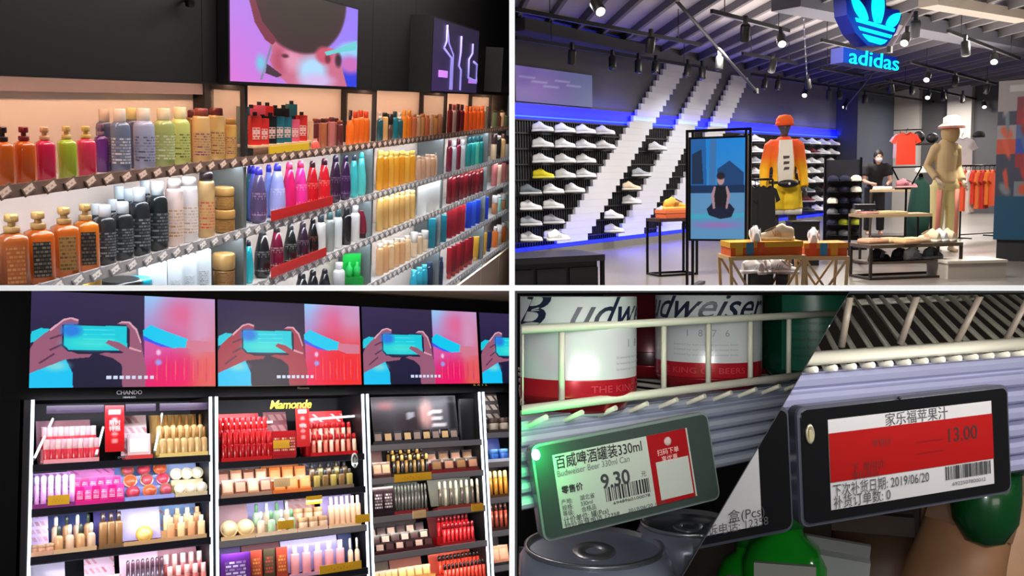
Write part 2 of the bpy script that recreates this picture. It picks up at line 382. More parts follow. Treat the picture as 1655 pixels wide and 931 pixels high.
# ---------------------------------------------------------------- bottles
def cyl(r, z0, z1, ch=0.12):
    c = min(r, z1-z0)*ch
    return [(r-c, z0), (r, z0+c), (r, z1-c), (r-c, z1)]
def bottle(fr, kind, name, label, cat, m4, r, h, col, cap, lab=None, group=None, gold=(190, 150, 90), squash=0.85):
    t = thing(fr, name, label, cat, m4, group)
    bm = mat(col, rough=0.22, coat=0.3); cm_ = mat(cap, rough=0.3)
    if kind == 'pump':
        bh = h*0.76
        part(t, 'body', MB().lathe([(r*.9, 0), (r, .02*h), (r, bh*.86), (r*.93, bh*.93), (r*.5, bh*.99), (r*.32, bh)], sq=5, n=16), bm)
        part(t, 'collar', MB().lathe(cyl(r*.55, bh, bh+h*.08)), cm_)
        p = MB().lathe(cyl(r*.26, bh+h*.08, h*.91), n=10); p.lathe(cyl(r*.48, h*.90, h), n=12); p.bb((-r*.16, -r*1.0, h*.945), (r*.16, 0, h*.995))
        part(t, 'pump', p, cm_)
    elif kind == 'cap':
        bh = h*0.80
        part(t, 'body', MB().lathe([(r*.88, 0), (r, .03*h), (r, bh*.88), (r*.9, bh*.95), (r*.6, bh)], sq=2.6, ay=squash), bm)
        part(t, 'cap', MB().lathe(cyl(r*.62, bh, h), ay=squash), cm_)
    elif kind == 'tall':
        bh = h*0.86
        part(t, 'body', MB().lathe([(r*.92, 0), (r, .02*h), (r, bh*.95), (r*.88, bh)], sq=2.3, ay=squash), bm)
        part(t, 'cap', MB().lathe([(r*.80, bh), (r*.80, h*.97), (r*.66, h)], ay=squash), cm_)
    elif kind == 'taper':
        bh = h*0.86
        part(t, 'body', MB().lathe([(r*.72, 0), (r*.95, .08*h), (r, .3*h), (r*.92, .5*h), (r*.68, .7*h), (r*.46, bh)], ay=squash), bm)
        part(t, 'cap', MB().lathe([(r*.46, bh), (r*.42, h*.95), (r*.26, h)], ay=squash), cm_)
    elif kind == 'tube':
        bh = h*0.16
        part(t, 'cap', MB().lathe(cyl(r*.75, 0, bh), ay=squash), cm_)
        part(t, 'body', MB().rings([[(r*a*math.cos(2*math.pi*j/14), r*b_*math.sin(2*math.pi*j/14), z) for j in range(14)] for a, b_, z in ((.8, .7, bh), (.95, .8, bh*1.4), (1, .55, h*.6), (1.02, .1, h*.97), (1.02, .08, h))]), bm)
    elif kind == 'flip':
        bh = h*0.87
        part(t, 'body', MB().lathe([(r*.85, 0), (r, .03*h), (r*1.0, bh*.7), (r*.9, bh*.9), (r*.72, bh)], sq=3, ay=squash*.8), bm)
        part(t, 'cap', MB().lathe(cyl(r*.74, bh, h), sq=3, ay=squash*.8), cm_)
    elif kind == 'box':
        part(t, 'carton', MB().bb((-r, -r*.6, 0), (r, r*.6, h)), bm)
        part(t, 'flap', MB().bb((-r, -r*.6, h), (r, r*.6, h+.002)), cm_)
    elif kind == 'jar':
        part(t, 'body', MB().lathe(cyl(r, 0, h*.6, .15), n=18), bm); part(t, 'lid', MB().lathe(cyl(r*1.03, h*.6, h, .12), n=18), cm_)
    elif kind == 'spray':
        bh = h*0.72
        part(t, 'body', MB().lathe([(r*.9, 0), (r, .03*h), (r, bh*.75), (r*.5, bh*.97), (r*.36, bh)], sq=3, ay=squash), bm)
        p = MB().lathe(cyl(r*.4, bh, h*.84)); p.bb((-r*.25, -r*1.2, h*.84), (r*.25, r*.7, h)); p.bb((-r*.12, -r*.95, h*.72), (r*.12, -r*.75, h*.86))
        part(t, 'trigger', p, cm_)
    if lab:
        lm = lab if not isinstance(lab, tuple) else mat_print(lab[0], lab[1], 9, 4)
        if kind in ('pump', 'box'):
            yy = -r*.6-.0008 if kind == 'box' else -r*1.0-.0004
            lb = MB().bb((-r*.62, yy-.0006, h*.10), (r*.62, yy+.002, h*.60))
        else:
            rr, k = (r*1.012, squash if kind not in ('jar',) else 1.0)
            if kind == 'flip': k = squash*.8
            sqv = {'cap': 2.6, 'tall': 2.3, 'flip': 3, 'spray': 3}.get(kind, 2.0)
            lb = MB(); rs = []
            for z in (h*.14, h*.56):
                ring = []
                for j in range(9):
                    a = -math.pi/2+(j-4)/4*1.15; ca, sa = math.cos(a), math.sin(a); q = (abs(ca)**sqv+abs(sa)**sqv)**(-1/sqv)
                    f_ = 1.0 if kind != 'taper' else (0.96 if z < h*.3 else .90)
                    ring.append((rr*q*ca*f_, rr*q*sa*k*f_, z))
                rs.append(ring)
            lb.rings(rs, False, False, True, closed=False)
        part(t, 'label', lb, lm)
    return t
NAMES = {'pump': 'pump_bottle', 'cap': 'shampoo_bottle', 'tall': 'tall_bottle', 'taper': 'tapered_bottle', 'tube': 'squeeze_tube', 'flip': 'lotion_bottle', 'box': 'carton', 'jar': 'cream_jar', 'spray': 'spray_bottle'}
CATS = {'box': 'carton', 'jar': 'jar', 'tube': 'tube'}
def p1row(level, items, where, group):
    """items: (px, top py, width px, kind, colour words, colour, cap colour, label colours, row depth y)"""
    descs = []
    for it in items: descs.append('%s %s' % (it[4], NAMES[it[3]].replace('_', ' ')))
    labs = row_labels(descs, where)
    for it, lb in zip(items, labs):
        px, top, wpx, kind, words, col, cap = it[:7]
        lab = it[7] if len(it) > 7 else None; y = it[8] if len(it) > 8 else 0.055
        z = ZL[level]+0.0005
        x = P1.xat(px, y, z); zt = P1.zat(top, x, y); h = zt-z; d = P1.proj((x, y, z))[2]; r = wpx*d/F/2*(1.08 if wpx > 13 else 1.2)
        if kind == 'pump': r *= .92
        y2 = max(y, r+0.006)
        face = math.atan2(-(P1.R.T@(-P1.o))[0]+x, 1e9) 
        cl = P1.R.T@(-P1.o); ang = math.atan2(cl[0]-x, -(cl[1]-y))*0.8      # turned partly to the aisle
        bottle(P1, kind, NAMES[kind], lb, CATS.get(kind, 'bottle'), loc4((x, y2, z), rz=ang), r, h, col, cap, lab, group)
GOLD = (196, 158, 96); AMB = (196, 92, 26)
W = (238, 236, 232)
p1row(0, [
 (8, 205, 30, 'pump', 'amber', AMB, (44, 18, 22), None), (42, 205, 30, 'pump', 'amber', (200, 88, 22), (120, 20, 36), None),
 (75, 205, 28, 'pump', 'raspberry pink', (206, 32, 78), (206, 160, 120), None), (110, 204, 27, 'pump', 'lime green', (160, 182, 50), (206, 176, 110), None),
 (141, 204, 27, 'pump', 'coral pink', (214, 52, 88), (206, 176, 100), None), (165, 200, 20, 'pump', 'violet', (96, 44, 128), (150, 120, 150), None, .11),
 (171, 176, 24, 'cap', 'slate blue', (96, 106, 142), (226, 206, 190), ((96, 106, 142), (220, 150, 90)), .12), (196, 176, 28, 'cap', 'slate blue', (100, 112, 140), (230, 212, 196), ((100, 112, 140), (220, 220, 225))),
 (214, 174, 24, 'cap', 'slate blue', (92, 100, 134), (232, 218, 150), None, .12), (234, 175, 30, 'cap', 'pale lavender', (160, 164, 194), (236, 222, 205), ((160, 164, 194), (70, 70, 90))),
 (266, 175, 30, 'cap', 'olive green', (160, 170, 104), (232, 216, 180), ((160, 170, 104), (220, 222, 190))), (292, 173, 28, 'cap', 'yellow green', (196, 202, 116), (240, 226, 180), ((196, 202, 116), (90, 90, 60))),
 (312, 178, 18, 'tall', 'dark gold', (150, 112, 50), (96, 34, 40), None, .11), (326, 175, 26, 'tall', 'gold', (206, 166, 110), (150, 70, 66), ((206, 166, 110), (96, 40, 110))),
 (350, 174, 24, 'tall', 'gold', (208, 170, 108), (120, 50, 50), ((208, 170, 108), (120, 60, 60))), (373, 192, 18, 'tall', 'small gold', (214, 168, 92), (216, 170, 92), ((214, 168, 92), (96, 50, 110)))],
 'on the top shelf before the glass panel', 'bottles on the top shelf')
S2A = []
cols = [((196, 40, 40), 'red'), ((28, 40, 40), 'black'), ((30, 90, 110), 'teal'), ((206, 70, 110), 'pink'), ((24, 24, 26), 'black'), ((90, 140, 60), 'green')]
for i in range(7):
    c, w_ = cols[i % 6]
    S2A.append((509+i*6.6, 192+random.uniform(-3, 3), 9.5, 'tall', ('maroon', 'dusty rose', 'copper')[i % 3], ((96, 40, 44), (188, 112, 112), (176, 104, 70))[i % 3], ((140, 60, 50), (120, 50, 60), (90, 40, 30))[i % 3], None, .05+.05*(i % 2)))
S2A += [(565+i*8.5, 178+2*(i % 2), 10.5, 'spray' if i == 0 else 'cap', 'orange', (236, 110, 30), (60, 30, 20) if i == 0 else (226, 70, 30), None) for i in range(4)]
p1row(0, S2A, 'on the top shelf past the sachet tray', 'bottles on the top shelf')
S3A = [(613+i*8, 180+2*(i % 3), 9, ('pump', 'tall', 'jar', 'cap')[i % 4], ('dark teal', 'tan', 'brown', 'teal')[i % 4], ((30, 80, 92), (206, 160, 100), (90, 60, 50), (20, 110, 126))[i % 4], ((230, 230, 225), (40, 30, 30), (40, 30, 30), (16, 60, 70))[i % 4], None) for i in range(5)]
S3A += [(652, 178, 9, 'cap', 'orange', (240, 140, 36), (244, 160, 60), None), (660, 178, 9, 'cap', 'orange', (238, 130, 40), (244, 160, 60), None)]
S3A += [(668+i*7, 184+(i % 2)*2, 8, 'tall', ('salmon', 'beige', 'tan')[i % 3], ((220, 130, 96), (224, 190, 150), (206, 156, 96))[i % 3], ((210, 150, 110), (230, 210, 190), (190, 130, 80))[i % 3], None) for i in range(7)]
p1row(0, S3A, 'on the top shelf after the second panel', 'bottles on the top shelf')
S4A = [(726+i*6.3, 168+(i % 2), 7.5, 'cap', ('maroon', 'white', 'wine red')[i % 3], ((120, 24, 44), (226, 206, 206), (96, 20, 40))[i % 3], ((70, 14, 26), (150, 40, 60), (60, 14, 26))[i % 3], None) for i in range(4)]
S4A += [(753+i*6.3, 171+(i % 2), 7.2, 'cap', 'bright orange', (242, 104, 30), (244, 130, 60), None) for i in range(5)]
S4A += [(786, 172, 6, 'cap', 'dark green', (50, 90, 80), (40, 60, 50), None)]+[(799+i*6, 178+(i % 2)*2, 7, ('tall', 'pump')[i % 2], ('sage', 'brown', 'cream')[i % 3], ((110, 146, 120), (110, 80, 60), (226, 214, 190))[i % 3], (60, 50, 46), None) for i in range(4)]
p1row(0, S4A, 'on the top shelf after the third panel', 'bottles on the top shelf')
# sachet tray
xa, xb = P1.xat(402, 0.03, 0.05), P1.xat(500, 0.03, 0.05)
t = thing(P1, 'display_tray', 'pale wooden tray with small sachets above a yellow strip', 'tray')
zt = P1.zat(231, (xa+xb)/2, 0.03)
part(t, 'tray_board', MB().bb((xa, 0.01, zt-.008), (xb, DEP, zt)), mat((226, 190, 150)))
part(t, 'tray_leg', MB().bb((xa, 0.02, 0), (xa+.02, DEP-.01, zt-.008)), BLACK2); part(t, 'tray_leg', MB().bb((xb-.02, 0.02, 0), (xb, DEP-.01, zt-.008)), mat((226, 190, 150)))
part(t, 'end_post', MB().bb((xb-.012, 0.01, zt), (xb, 0.03, zt+.09)), mat((226, 190, 150)))
xs_, xt_ = P1.xat(438, -0.01, 0.02), P1.xat(502, -0.01, 0.02)
part(t, 'price_strip', MB().bb((xs_, -.004, .012), (xt_, .002, .045)), mat((238, 196, 40)))
ls = row_labels([('red printed sachet box', 'black printed sachet box', 'teal printed sachet box', 'pink printed sachet box')[(i*7//3) % 4] for i in range(14)], 'in the pale wooden tray')
for i in range(14):
    px = 408+i*6.3; x = P1.xat(px, .05, zt); c = ((206, 46, 42), (24, 26, 28), (36, 100, 116), (220, 90, 120))[(i*7//3) % 4]
    y = .04+.07*(i % 2); z1 = P1.zat((190 if i % 2 == 0 else 172)+random.uniform(-4, 4), x, y)
    o = thing(P1, 'sachet_box', ls[i], 'box', loc4((x, y, zt), rz=-.5), 'sachets in the wooden tray')
    part(o, 'carton', MB().bb((-.026, -.01, 0), (.026, .01, z1-zt)), mat(c, rough=.3)); part(o, 'label', MB().bb((-.018, -.012, (z1-zt)*.2), (.018, -.01, (z1-zt)*.6)), mat_print((225, 190, 180), c, 4, 2)); part(o, 'hang_tab', MB().bb((-.01, -.002, z1-zt), (.01, .002, z1-zt+.015)), BLACK2)
o = thing(P1, 'pink_pouch', 'coral pink pouch lying by the yellow strip on the top shelf', 'pouch', loc4((P1.xat(507, .03, .02), .03, .0005), rz=-.6))
part(o, 'bag', MB().rings([[(.035*a*math.cos(2*math.pi*j/12), .022*b_*math.sin(2*math.pi*j/12), z) for j in range(12)] for a, b_, z in ((.9, 1, 0), (1, 1, .015), (.8, .6, .035), (.5, .15, .05))]), mat((238, 96, 84), rough=.3)); part(o, 'seal', MB().bb((-.018, -.003, .048), (.018, .003, .056)), mat((250, 150, 130)))
# second shelf
p1row(1, [
 (24, 346, 44, 'pump', 'amber', (176, 92, 38), GOLD, ((176, 92, 38), (214, 150, 90))), (66, 342, 42, 'pump', 'amber', (206, 98, 26), GOLD, ((22, 24, 22), (140, 130, 110))), (107, 335, 40, 'pump', 'amber', (200, 100, 34), GOLD, ((170, 130, 70), (90, 70, 40))), (141, 330, 36, 'pump', 'amber', (222, 120, 30), GOLD, ((24, 24, 24), (120, 110, 90))),
 (158, 329, 22, 'cap', 'short charcoal', (44, 52, 56), (222, 234, 240), None, .13), (172, 331, 28, 'cap', 'short charcoal', (42, 48, 52), (226, 236, 242), ((42, 48, 52), (150, 160, 165))), (184, 322, 22, 'cap', 'short charcoal', (44, 54, 58), (220, 232, 238), None, .13), (200, 326, 29, 'cap', 'short charcoal', (38, 44, 48), (228, 238, 242), ((38, 44, 48), (150, 160, 165))),
 (195, 300, 22, 'cap', 'tall charcoal', (40, 56, 62), (216, 234, 242), None, .14), (209, 304, 22, 'cap', 'tall charcoal', (40, 56, 62), (216, 234, 242), None, .12), (227, 303, 29, 'cap', 'tall charcoal', (38, 44, 50), (226, 238, 246), ((38, 44, 50), (150, 160, 165))), (236, 291, 22, 'cap', 'tall charcoal', (40, 52, 58), (220, 234, 240), None, .14), (256, 293, 29, 'cap', 'tall charcoal', (32, 40, 42), (226, 238, 246), ((32, 40, 42), (140, 150, 155))),
 (283, 289, 25, 'tall', 'white', (238, 214, 206), (246, 238, 232), ((238, 214, 206), (190, 150, 80))), (306, 286, 26, 'tall', 'white', (236, 232, 232), (248, 246, 246), ((236, 232, 232), (200, 160, 120))), (334, 277, 24, 'tall', 'golden', (206, 170, 116), (40, 28, 30), ((212, 176, 120), (210, 60, 60))),
 (363, 338, 30, 'jar', 'gold', (176, 130, 66), (206, 160, 90), ((176, 130, 66), (90, 60, 30)))],
 'on the second shelf before the grey panel', 'bottles on the second shelf')
x = P1.xat(363, .055, ZL[1]); zz = P1.zat(338, x, .055); z2 = P1.zat(302, x, .055)
bottle(P1, 'jar', 'cream_jar', 'gold cream jar stacked on another jar on the second shelf', 'jar', loc4((x, .055, zz+.0005), rz=-1.0), 30*P1.proj((x, .05, zz))[2]/F/2, z2-zz, (190, 144, 76), (214, 170, 100), ((190, 144, 76), (96, 66, 34)), 'bottles on the second shelf')
p1row(1, [
 (403, 268, 15, 'taper', 'teal blue', (40, 110, 120), (40, 40, 180), None, .12), (409, 268, 16, 'taper', 'deep blue', (96, 110, 220), (50, 50, 200), None, .1), (418, 270, 25, 'taper', 'indigo and grey', (92, 78, 120), (70, 60, 200), ((92, 78, 120), (190, 150, 190))), (434, 266, 18, 'taper', 'pale blue', (130, 150, 232), (50, 60, 200), None, .1), (448, 264, 25, 'taper', 'lavender blue', (170, 180, 246), (60, 60, 210), ((170, 180, 246), (220, 225, 255))),
 (467, 262, 22, 'taper', 'hot pink', (232, 32, 112), (240, 60, 110), None), (485, 260, 22, 'taper', 'hot pink', (244, 58, 166), (240, 60, 110), ((244, 58, 166), (255, 160, 210))), (504, 260, 20, 'taper', 'scarlet', (206, 24, 40), (60, 20, 30), ((206, 24, 40), (244, 130, 120))), (523, 256, 20, 'taper', 'scarlet', (220, 28, 44), (70, 20, 40), ((220, 28, 44), (246, 140, 130))),
 (541, 251, 19, 'taper', 'dark plum', (56, 32, 62), (40, 30, 60), ((56, 32, 62), (130, 100, 140))), (557, 251, 18, 'taper', 'dark plum', (64, 34, 78), (46, 30, 70), ((64, 34, 78), (130, 100, 150))), (571, 250, 15, 'taper', 'turquoise', (64, 190, 196), (40, 60, 80), None), (583, 246, 16, 'taper', 'turquoise', (86, 206, 204), (60, 220, 226), None)],
 'on the second shelf', 'tapered bottles on the second shelf')
p1row(1, [(613+i*8.6, 243+(i % 2)*2, 10, 'flip', 'golden yellow', ((236, 162, 40), (228, 150, 30), (240, 176, 60))[i % 3], (250, 214, 110), None) for i in range(7)]+[(675+i*7.6, 252+(i % 2)*2-i*1.5, 9, 'flip', 'beige', ((214, 172, 140), (206, 160, 124))[i % 2], (236, 200, 170), None) for i in range(5)]
 + [(725+i*7, 226-i+(i % 2)*3, 8, 'cap', ('maroon', 'pearl white')[i % 2], ((130, 30, 54), (206, 210, 216))[i % 2], ((90, 20, 40), (220, 226, 236))[i % 2], None) for i in range(4)]+[(756+i*6.5, 222-i*.8, 8, 'cap', 'teal', ((20, 140, 140), (30, 166, 160), (90, 200, 180))[i % 3], (20, 90, 100), None) for i in range(5)]
 + [(797+i*7, 216+(i % 2)*3, 8, ('jar', 'tall', 'cap', 'jar')[i % 4], ('cream', 'black', 'tan', 'white')[i % 4], ((236, 210, 170), (30, 26, 28), (226, 180, 120), (236, 230, 226))[i % 4], ((60, 40, 40), (236, 226, 210), (90, 60, 50), (40, 30, 40))[i % 4], None) for i in range(4)],
 'on the second shelf past the grey panel', 'bottles on the second shelf')
# third shelf
def carton_row():
    ls = row_labels(['white carton with grey print']*5, 'at the bottom below the charcoal bottles')
    for i, (px, top, w_) in enumerate([(240, 428, 22), (262, 424, 22), (286, 418, 23), (309, 412, 23), (332, 404, 23)]):
        z = ZL[2]; x = P1.xat(px, .06, z); zt = P1.zat(top, x, .06); d = P1.proj((x, .06, z))[2]; r = w_*d/F/2
        bottle(P1, 'box', 'carton', ls[i], 'carton', loc4((x, .07, z+.0005), rz=-.75), r, zt-z, (226, 236, 238), (240, 246, 248), ((226, 236, 238), (150, 150, 155)), 'white cartons on the third shelf')
carton_row()
p1row(2, [(362, 409, 32, 'jar', 'bronze', (150, 108, 60), (190, 150, 90), ((150, 108, 60), (80, 56, 30)))], 'on the third shelf beside the white cartons', 'bottles on the third shelf')
p1row(2, [(205, 452, 60, 'jar', 'grey', (60, 60, 64), (24, 24, 26)), (224, 449, 40, 'jar', 'cyan lidded', (200, 220, 230), (20, 190, 222)), (140, 446, 46, 'jar', 'yellow lidded', (230, 200, 120), (238, 190, 70))], 'cut off by the bottom edge below the charcoal bottles', 'bottles on the third shelf')
p1row(2, [
 (402, 388, 13, 'taper', 'cyan', (30, 190, 206), (40, 40, 50), None), (424, 369, 25, 'taper', 'black', (34, 32, 34), (60, 60, 64), ((34, 32, 34), (150, 150, 150))), (447, 365, 22, 'taper', 'burgundy', (120, 22, 56), (50, 40, 44), ((120, 22, 56), (190, 170, 170))), (469, 362, 21, 'taper', 'black', (30, 34, 34), (54, 56, 60), ((30, 34, 34), (150, 160, 150))), (489, 358, 20, 'taper', 'dark violet', (48, 30, 48), (60, 50, 60), ((48, 30, 48), (150, 120, 140))), (505, 352, 18, 'taper', 'black', (22, 22, 24), (20, 20, 22), ((22, 22, 24), (150, 70, 50))),
 (518, 346, 15, 'cap', 'white', (228, 226, 222), (40, 50, 56), None), (532, 342, 15, 'cap', 'silver grey', (150, 156, 152), (60, 90, 90), None), (545, 338, 14, 'cap', 'white', (226, 232, 230), (40, 70, 76), None), (559, 335, 15, 'cap', 'glossy black', (26, 22, 26), (30, 30, 32), None), (573, 332, 13, 'cap', 'white', (236, 234, 232), (200, 200, 200), None), (586, 340, 13, 'tube', 'wine red', (130, 34, 54), (50, 30, 34), None)],
 'on the third shelf', 'tapered bottles on the third shelf')
p1row(2, [(613+i*8.6, 312-(i % 2)*2-i*.8, 10, 'flip', 'pale gold', ((226, 180, 104), (218, 170, 96), (232, 190, 120))[i % 3], (246, 212, 140), None) for i in range(7)]+[(680+i*11, 297-i*3, 12, 'box', 'white', (222, 224, 220), (240, 240, 240)) for i in range(3)]
 + [(725+i*6.4, 279-i+(i % 2)*2, 7.5, 'flip', 'dark red', ((120, 20, 32), (140, 26, 38), (96, 18, 26))[i % 3], (150, 60, 50), None) for i in range(9)]+[(798+i*7, 258+(i % 2)*3, 8, 'tall', ('rose', 'beige')[i % 2], ((196, 110, 110), (226, 190, 160))[i % 2], (90, 40, 40), None) for i in range(4)],
 'on the third shelf past the grey panel', 'bottles on the third shelf')
# fourth shelf
p1row(3, [(487, 440, 26, 'taper', 'black', (28, 28, 30), (30, 30, 32), None), (505, 436, 22, 'taper', 'black', (24, 24, 28), (30, 30, 32), None), (524, 434, 20, 'taper', 'black', (30, 30, 34), (40, 40, 44), None), (547, 424, 18, 'cap', 'white', (232, 230, 230), (210, 210, 210), None)], 'at the bottom edge before the green box', 'bottles on the fourth shelf')
x = P1.xat(575, .05, ZL[3]); d = P1.proj((x, .05, ZL[3]))[2]
o = thing(P1, 'green_box', 'bright green display box with small bottles on the fourth shelf', 'box', loc4((x, .07, ZL[3]+.0005), rz=-.9))
zt = P1.zat(412, x, .05)-ZL[3]; r = 15*d/F
part(o, 'tray', MB().bb((-r, -.03, 0), (r, .03, zt*.35)), mat((20, 160, 60), rough=.3)); part(o, 'header', MB().bb((-r, .02, zt*.35), (r, .03, zt)), mat((30, 200, 80), rough=.3))
for k in (-1, 1): part(o, 'sample', MB().lathe([(.02, zt*.35), (.02, zt*.6), (.008, zt*.7), (.008, zt*.78)], c=(k*r*.45, -.005, 0), n=10), mat((60, 220, 110), rough=.25))
p1row(3, [(613+i*8.8, 393-(i % 2)*2-i*2, 10.5, 'flip', 'peach', ((230, 180, 126), (222, 168, 116), (238, 200, 150))[i % 3], (246, 226, 200), None) for i in range(6)]+[(668+i*8.8, 375-i*1.4+(i % 2)*3, 10, ('jar', 'flip')[i % 2], 'cream', ((236, 210, 176), (230, 200, 160))[i % 2], (232, 226, 220), None) for i in range(3)]+[(696+i*9, 354-i*3, 10, 'box', 'teal', ((30, 120, 140), (40, 150, 160))[i % 2], (60, 170, 190)) for i in range(3)]
 + [(725+i*6.8, 337-i*2, 8, 'box', 'crimson', ((150, 30, 44), (170, 40, 50))[i % 2], (190, 60, 60)) for i in range(4)]+[(756+i*6.8, 327-i*2, 8, 'box', 'royal blue', ((30, 60, 190), (50, 90, 210))[i % 2], (90, 130, 230)) for i in range(5)]+[(799+i*6.6, 316-i*2, 8, ('jar', 'cap')[i % 2], ('tan', 'mint')[i % 2], ((196, 130, 90), (160, 216, 200))[i % 2], (236, 230, 226), None) for i in range(4)],
 'on the fourth shelf past the grey panel', 'bottles on the fourth shelf')
# fifth shelf
p1row(4, [(667+i*8.5, 436-i*4.2, 10, 'flip', ('turquoise', 'navy')[i > 2], ((40, 170, 196) if i < 3 else (40, 56, 90)), ((90, 210, 226) if i < 3 else (60, 80, 120)), None) for i in range(6)]+[(725+i*6.8, 400-i*3.4, 8, 'tube', ('crimson', 'dark red')[i % 2], ((160, 26, 38), (130, 20, 30))[i % 2], (190, 70, 60), None) for i in range(6)]+[(768+i*6.6, 382-i*3, 8, 'tube', 'yellow', (232, 176, 60), (240, 200, 110), None) for i in range(3)]+[(789, 374, 7, 'tube', 'navy', (30, 40, 96), (60, 70, 130), None)]+[(799+i*6.6, 366-i*3, 8, ('cap', 'jar')[i % 2], ('orange', 'sand')[i % 2], ((236, 120, 40), (196, 170, 140))[i % 2], (230, 226, 220), None) for i in range(4)],
 'on the fifth shelf', 'bottles on the fifth shelf')
# promotional strips
for k, (pa, pb, lv) in enumerate([((438, 350), (537, 325), 1), ((438, 436), (527, 409), 2)]):
    xa, xb = P1.xat(pa[0], -.02, ZL[lv]), P1.xat(pb[0], -.02, ZL[lv])
    o = thing(P1, 'promotion_strip', 'red promotion strip on the rail of the %s shelf' % SHN[lv], 'sign', group='red promotion strips')
    zc = ZL[lv]+.040
    part(o, 'strip', MB().bb((xa, -.022, zc-.022), (xb, -.019, zc+.022)), mat((222, 40, 36), rough=.35)); part(o, 'print', MB().bb((xa+.08, -.0228, zc-.010), (xb-.3, -.022, zc+.010)), mat_print((222, 40, 36), (250, 190, 180), 2, 12, .7)); part(o, 'clip', MB().bb((xa, -.019, zc-.03), (xa+.02, 0, zc-.02)), GREYM)
# ---------------------------------------------------------------- screens above the shelves
def paint_face(U, V, C):
    grad(C, U, V, (222, 120, 220), (150, 140, 250), (178, 130, 240), (150, 120, 250))
    fille(C, U, V, (.93, .46), (.16, .10), (150, 210, 250), .3, .5); fille(C, U, V, (.93, .10), (.12, .14), (40, 60, 226), .3); fille(C, U, V, (.93, .28), (.1, .11), (206, 110, 190), .4)
    fillp(C, U, V, [(.22, .52), (.27, .32), (.25, .24), (.30, .10), (.38, 0), (.90, 0), (.84, .26), (.80, .45)], (206, 108, 140))
    fille(C, U, V, (.32, .24), (.05, .13), (186, 78, 108), .5); fille(C, U, V, (.42, .26), (.07, .11), (226, 150, 180), .5); fille(C, U, V, (.36, .30), (.025, .02), (90, 30, 50), .5)
    fille(C, U, V, (.58, .16), (.12, .17), (176, 220, 252), .35); fille(C, U, V, (.62, .05), (.14, .08), (214, 190, 240), .5)
    fille(C, U, V, (.49, 1.0), (.385, .65), (62, 34, 40), .03); fille(C, U, V, (.52, 1.05), (.30, .56), (50, 40, 34), .25)
    fillp(C, U, V, [(.11, .85), (.15, .60), (.22, .44), (.27, .40), (.30, .46), (.2, .62), (.15, .85)], (124, 44, 66))
    fille(C, U, V, (.68, .36), (.075, .10), (206, 84, 112), .25); fille(C, U, V, (.71, .32), (.025, .05), (120, 36, 56), .4); fille(C, U, V, (.81, .32), (.03, .08), (56, 30, 50), .4)
    fillp(C, U, V, [(.68, .40), (.80, .46), (.99, .60), (.99, .48), (.82, .42), (.70, .36)], (110, 210, 216))
    fillp(C, U, V, [(.255, .40), (.27, .40), (.20, .03), (.185, .03)], (130, 130, 160)); fillp(C, U, V, [(.23, .20), (.34, .09), (.30, .06), (.22, .10)], (66, 40, 60)); fille(C, U, V, (.19, .20), (.03, .08), (120, 200, 230), .6)
def screen_at(fr, tl, tr, bl, yd, paint, name, label, nx=90, ny=60, emit=1.0, thick=0.06, bez=0.008):
    """a screen parallel to the frame's wall at depth yd whose picture spans the given corners"""
    a = fr.pix(*bl, 1, yd); bq = fr.pix(*tr, 1, yd); c = fr.pix(*tl, 1, yd)
    x0, x1 = a[0], bq[0]; z0, z1 = a[2], c[2]
    w, h = x1-x0, z1-z0
    t = thing(fr, name, label, 'screen', loc4(((x0+x1)/2, yd, (z0+z1)/2)))
    part(t, 'housing', MB().bb((-w/2-bez, .002, -h/2-bez), (w/2+bez, thick, h/2+bez)), mat((10, 10, 12), rough=.4))
    me = picture(w, h, paint, nx, ny); me.materials.append(mat_attr(emit)); part(t, 'picture', me)
    return t, w, h
screen_at(P1, (374, -40), (580, -40), (372, 131), -.05, paint_face, 'video_screen', 'bright lilac video screen showing dark hair over a face', 240, 200, 1.0, .045)
# second cabinet: a box turned out of the wall with three outlined bottles on its face
def paint_dark(U, V, C): grad(C, U, V, (58, 36, 92), (40, 34, 66), (46, 36, 70), (38, 34, 62))
xa, xb = P1.xat(699, -.14, .5), P1.xat(772, -.14, .5)
z0 = P1.pix(699, 147, 1, -.14)[2]; z1 = P1.pix(699, 27, 1, -.14)[2]
t = thing(P1, 'display_lightbox', 'dark violet light box with three outlined bottles', 'sign', loc4(((xa+xb)/2, -.14, (z0+z1)/2)))
w, h = xb-xa, z1-z0
part(t, 'housing', MB().bb((-w/2-.01, .002, -h/2-.01), (w/2+.01, .14, h/2+.01)), mat((9, 9, 10), rough=.5))
me = picture(w, h, paint_dark, 20, 20); me.materials.append(mat_attr(.85)); part(t, 'picture', me)
glow = mat((150, 140, 226), emit=.9); glow2 = mat((186, 120, 226), emit=.9)
def outl(pts, m_, r=.009):
    part(t, 'outline', MB().tube([(p[0]*w-w/2, -.002, p[1]*h-h/2) for p in pts], r, n=5), m_)
outl([(.25, .95), (.25, .72), (.20, .62), (.36, .50), (.36, .03)], glow); outl([(.26, .9), (.30, .70), (.40, .55), (.40, .03)], glow, .006)
outl([(.56, .85), (.56, .60), (.53, .40), (.58, .34), (.58, .03)], glow); outl([(.84, .78), (.84, .62), (.76, .52), (.76, .24), (.97, .18), (.97, .46), (.88, .50)], glow)
part(t, 'glow_panel', MB().bb((w*.78-w/2, -.003, h*.15-h/2), (w*.99-w/2, -.001, h*.22-h/2)), glow2); part(t, 'glow_panel', MB().bb((w*.12-w/2, -.003, h*.20-h/2), (w*.30-w/2, -.001, h*.30-h/2)), glow2)
xa = P1.xat(812, -.14, .5)
t = thing(P1, 'display_cabinet', 'black cabinet end above the shelves at the far right', 'cabinet', loc4((xa, -.14, (z0+z1)/2-.02)))
